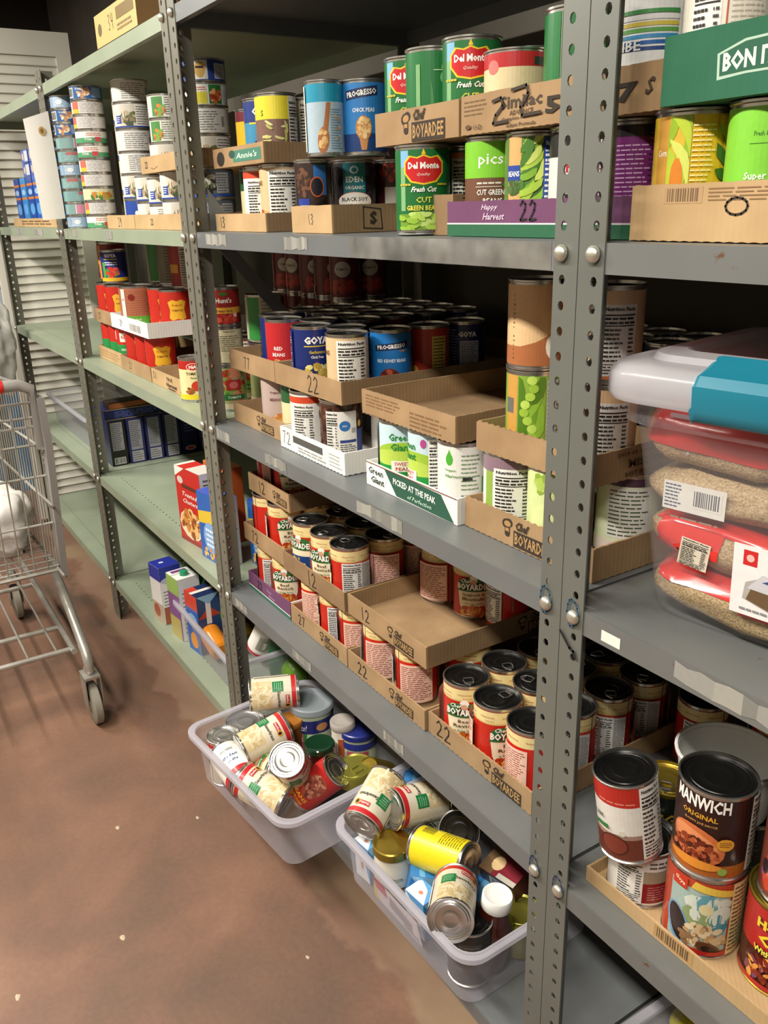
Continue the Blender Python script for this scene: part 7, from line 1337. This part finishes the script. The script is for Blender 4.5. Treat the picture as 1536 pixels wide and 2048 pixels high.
# handle with plastic corners and red grip
b = MB(); b.tube([Lx(p) for p in [(xN-.02, yR+.0, .78), (xN+.012, yR, .90), (xN+.022, yR-.012, .945), (xN+.026, yR-.04, .958), (xN+.026, yR-.075, .958)]], .0150, 10); obj('handle_corner', b.me('handle_corner', 60, M['cart_plastic']), cart)
b = MB(); b.tube([Lx(p) for p in [(xN+.026, yR-.075, .958), (xN+.026, yL+.075, .958)]], .0165, 12); obj('handle_grip', b.me('handle_grip', 60, M['red']), cart)
b = MB(); b.tube([Lx(p) for p in [(xN+.026, yL+.075, .958), (xN+.022, yL+.012, .945), (xN-.02, yL, .78)]], .0150, 10); obj('handle_corner', b.me('handle_corner', 60, M['cart_plastic']), cart)
def bar(name, pts, wx, wy, mat):
    b = MB(); P = [Vector(Lx(p)) for p in pts]
    vs = []
    for p in P: vs += [(p.x-wx/2, p.y-wy/2, p.z), (p.x+wx/2, p.y-wy/2, p.z), (p.x+wx/2, p.y+wy/2, p.z), (p.x-wx/2, p.y+wy/2, p.z)]
    fs = [(0, 3, 2, 1), tuple(len(vs)-4+k for k in range(4))]
    for i in range(len(P)-1):
        for k in range(4): k2 = (k+1) % 4; fs.append((i*4+k, i*4+k2, i*4+4+k2, i*4+4+k))
    b.add(vs, fs); return obj(name, b.me(name, 30, M[mat]), cart)
bar('corner_post', [(xN-.085, yR+.012, .385), (xN+.0, yR+.012, .80), (xN+.008, yR+.008, .92)], .052, .018, 'cart_plastic')
bar('corner_post', [(xN-.085, yL-.012, .385), (xN+.0, yL-.012, .80), (xN+.008, yL-.008, .92)], .052, .018, 'cart_plastic')
for s_, yy_ in (('r', yR+.004), ('l', yL-.004)):
    b = MB(); b.tube([Lx(p) for p in [(xN-.24, yy_, .385), (xN-.17, yy_, .365), (xN-.02, yy_, .290), (xN+.095, yy_, .222), (xN+.115, yy_, .195), (xN+.110, yy_, .165)]], .0135, 10); obj('base_tube', b.me('base_tube', 60, M['cart']), cart)
    b = MB(); b.tube([Lx(p) for p in [(xN+.05, yy_-.02, .205), (xF+.05, yy_-.02, .225)]], .009, 8); obj('base_rail', b.me('base_rail', 60, M['cart']), cart)
for x_ in (xN+.03, xN-.13, xN-.5): b = MB(); b.tube([Lx((x_, yR-.015, .205)), Lx((x_, yL+.015, .205))], .008, 8); obj('rack_rail', b.me('rack_rail', 60, M['cart']), cart)
wires('rack_wires', [[(xN+.03, yR-.06-.075*k, .212), (xN-.75, yR-.06-.075*k, .222)] for k in range(7)], .0032)
def wheel(x, y, r=.062, mat='rubber'):
    b = MB(); prof = [(r*.3, -.013), (r*.88, -.013), (r, -.009), (r, .009), (r*.88, .013), (r*.3, .013)]
    b.lathe(prof, 28, True, True); me = b.me('wheel', 50, M[mat]); o = obj('wheel', me, cart, loc=Lx((x, y, r))); o.rotation_euler = (PI/2, 0, 0)
    h = MB(); h.lathe([(r*.32, -.016), (r*.32, .016)], 14, True, True); obj('hub', h.me('hub', 50, M['cart']), o)
    f = MB(); cx, cy, _ = Lx((x, y, 0))
    for s_ in (-1, 1): f.add([(cx-.018, cy+s_*.019, r*.9), (cx+.022, cy+s_*.019, r*.9), (cx+.030, cy+s_*.019, r*2.45), (cx-.030, cy+s_*.019, r*2.45), (cx-.018, cy+s_*.022, r*.9), (cx+.022, cy+s_*.022, r*.9), (cx+.030, cy+s_*.022, r*2.45), (cx-.030, cy+s_*.022, r*2.45)], [(0, 1, 2, 3), (7, 6, 5, 4), (0, 4, 5, 1), (1, 5, 6, 2), (2, 6, 7, 3), (3, 7, 4, 0)])
    f.box(cx-.03, cy-.022, r*2.42, cx+.03, cy+.022, r*2.52); f.tube([(cx, cy, r*2.5), (cx, cy, r*2.5+.02)], .014, 10); obj('wheel_fork', f.me('wheel_fork', 30, M['cart']), cart)
wheel(xN+.105, yR+.004); wheel(xN+.105, yL-.004); wheel(xF+.12, yR-.05); wheel(xF+.12, yL+.05)
def sack(name, label, p, sx, sy, sz, mat, seed, cat='bag'):
    bm = bmesh.new(); bmesh.ops.create_icosphere(bm, subdivisions=4, radius=1); g = random.Random(seed); ph = [g.uniform(0, 6) for _ in range(8)]
    for v in bm.verts:
        c = v.co.copy(); k = 1+.20*math.sin(5*c.x+ph[0])*math.sin(4*c.y+ph[1])+.13*abs(math.sin(7*c.z+4*c.x+ph[2]))+.09*abs(math.sin(13*c.y+9*c.z+ph[3]))+.06*abs(math.sin(23*c.x+ph[4]+13*c.z))
        if c.z > .5: k *= 1-.5*(c.z-.5)
        v.co = Vector((c.x*sx*k, c.y*sy*k, c.z*sz*k))
    me = bpy.data.meshes.new(name); bm.to_mesh(me); bm.free(); me.shade_smooth(); me.materials.append(M[mat]); o = obj(name, me, loc=p); tag(o, label, cat); return o
sack('plastic_bag', 'crumpled white plastic bag lying in the cart basket', (-1.90, -.375, .545), .11, .085, .095, 'bag', 3)
bl = atx(22, 700, -3.1); sack('plastic_bag', 'large white plastic bag hanging at the far left behind the cart', (-3.00, -.155, .90), .075, .085, .17, 'bag', 8)
sp = empty('slotted_steel_post', (-3.06, -.165, 0)); tag(sp, 'slotted steel post with a white bag against it at the left edge', 'post'); obj('post_angle', angle_front(1, 0, 2.3, M['grey_post']), sp)
q = MB(); 
p0 = atx(0, 550, -4.0)
carton('blue_sack', 'sack', 'blue printed sack with white shapes at the far left edge', (-4.2, -.16, .0), .25, .40, 1.46, 0, '34658c', dict(right=lambda a, w, h: (a.rect(0, 0, w, h, '34658c'), *[a.ell(w*((k*37) % 100)/100, h*(.45+.055*k), w*.16, .06, 'b9c2c6') for k in range(10)])))
bpy.context.view_layer.update()
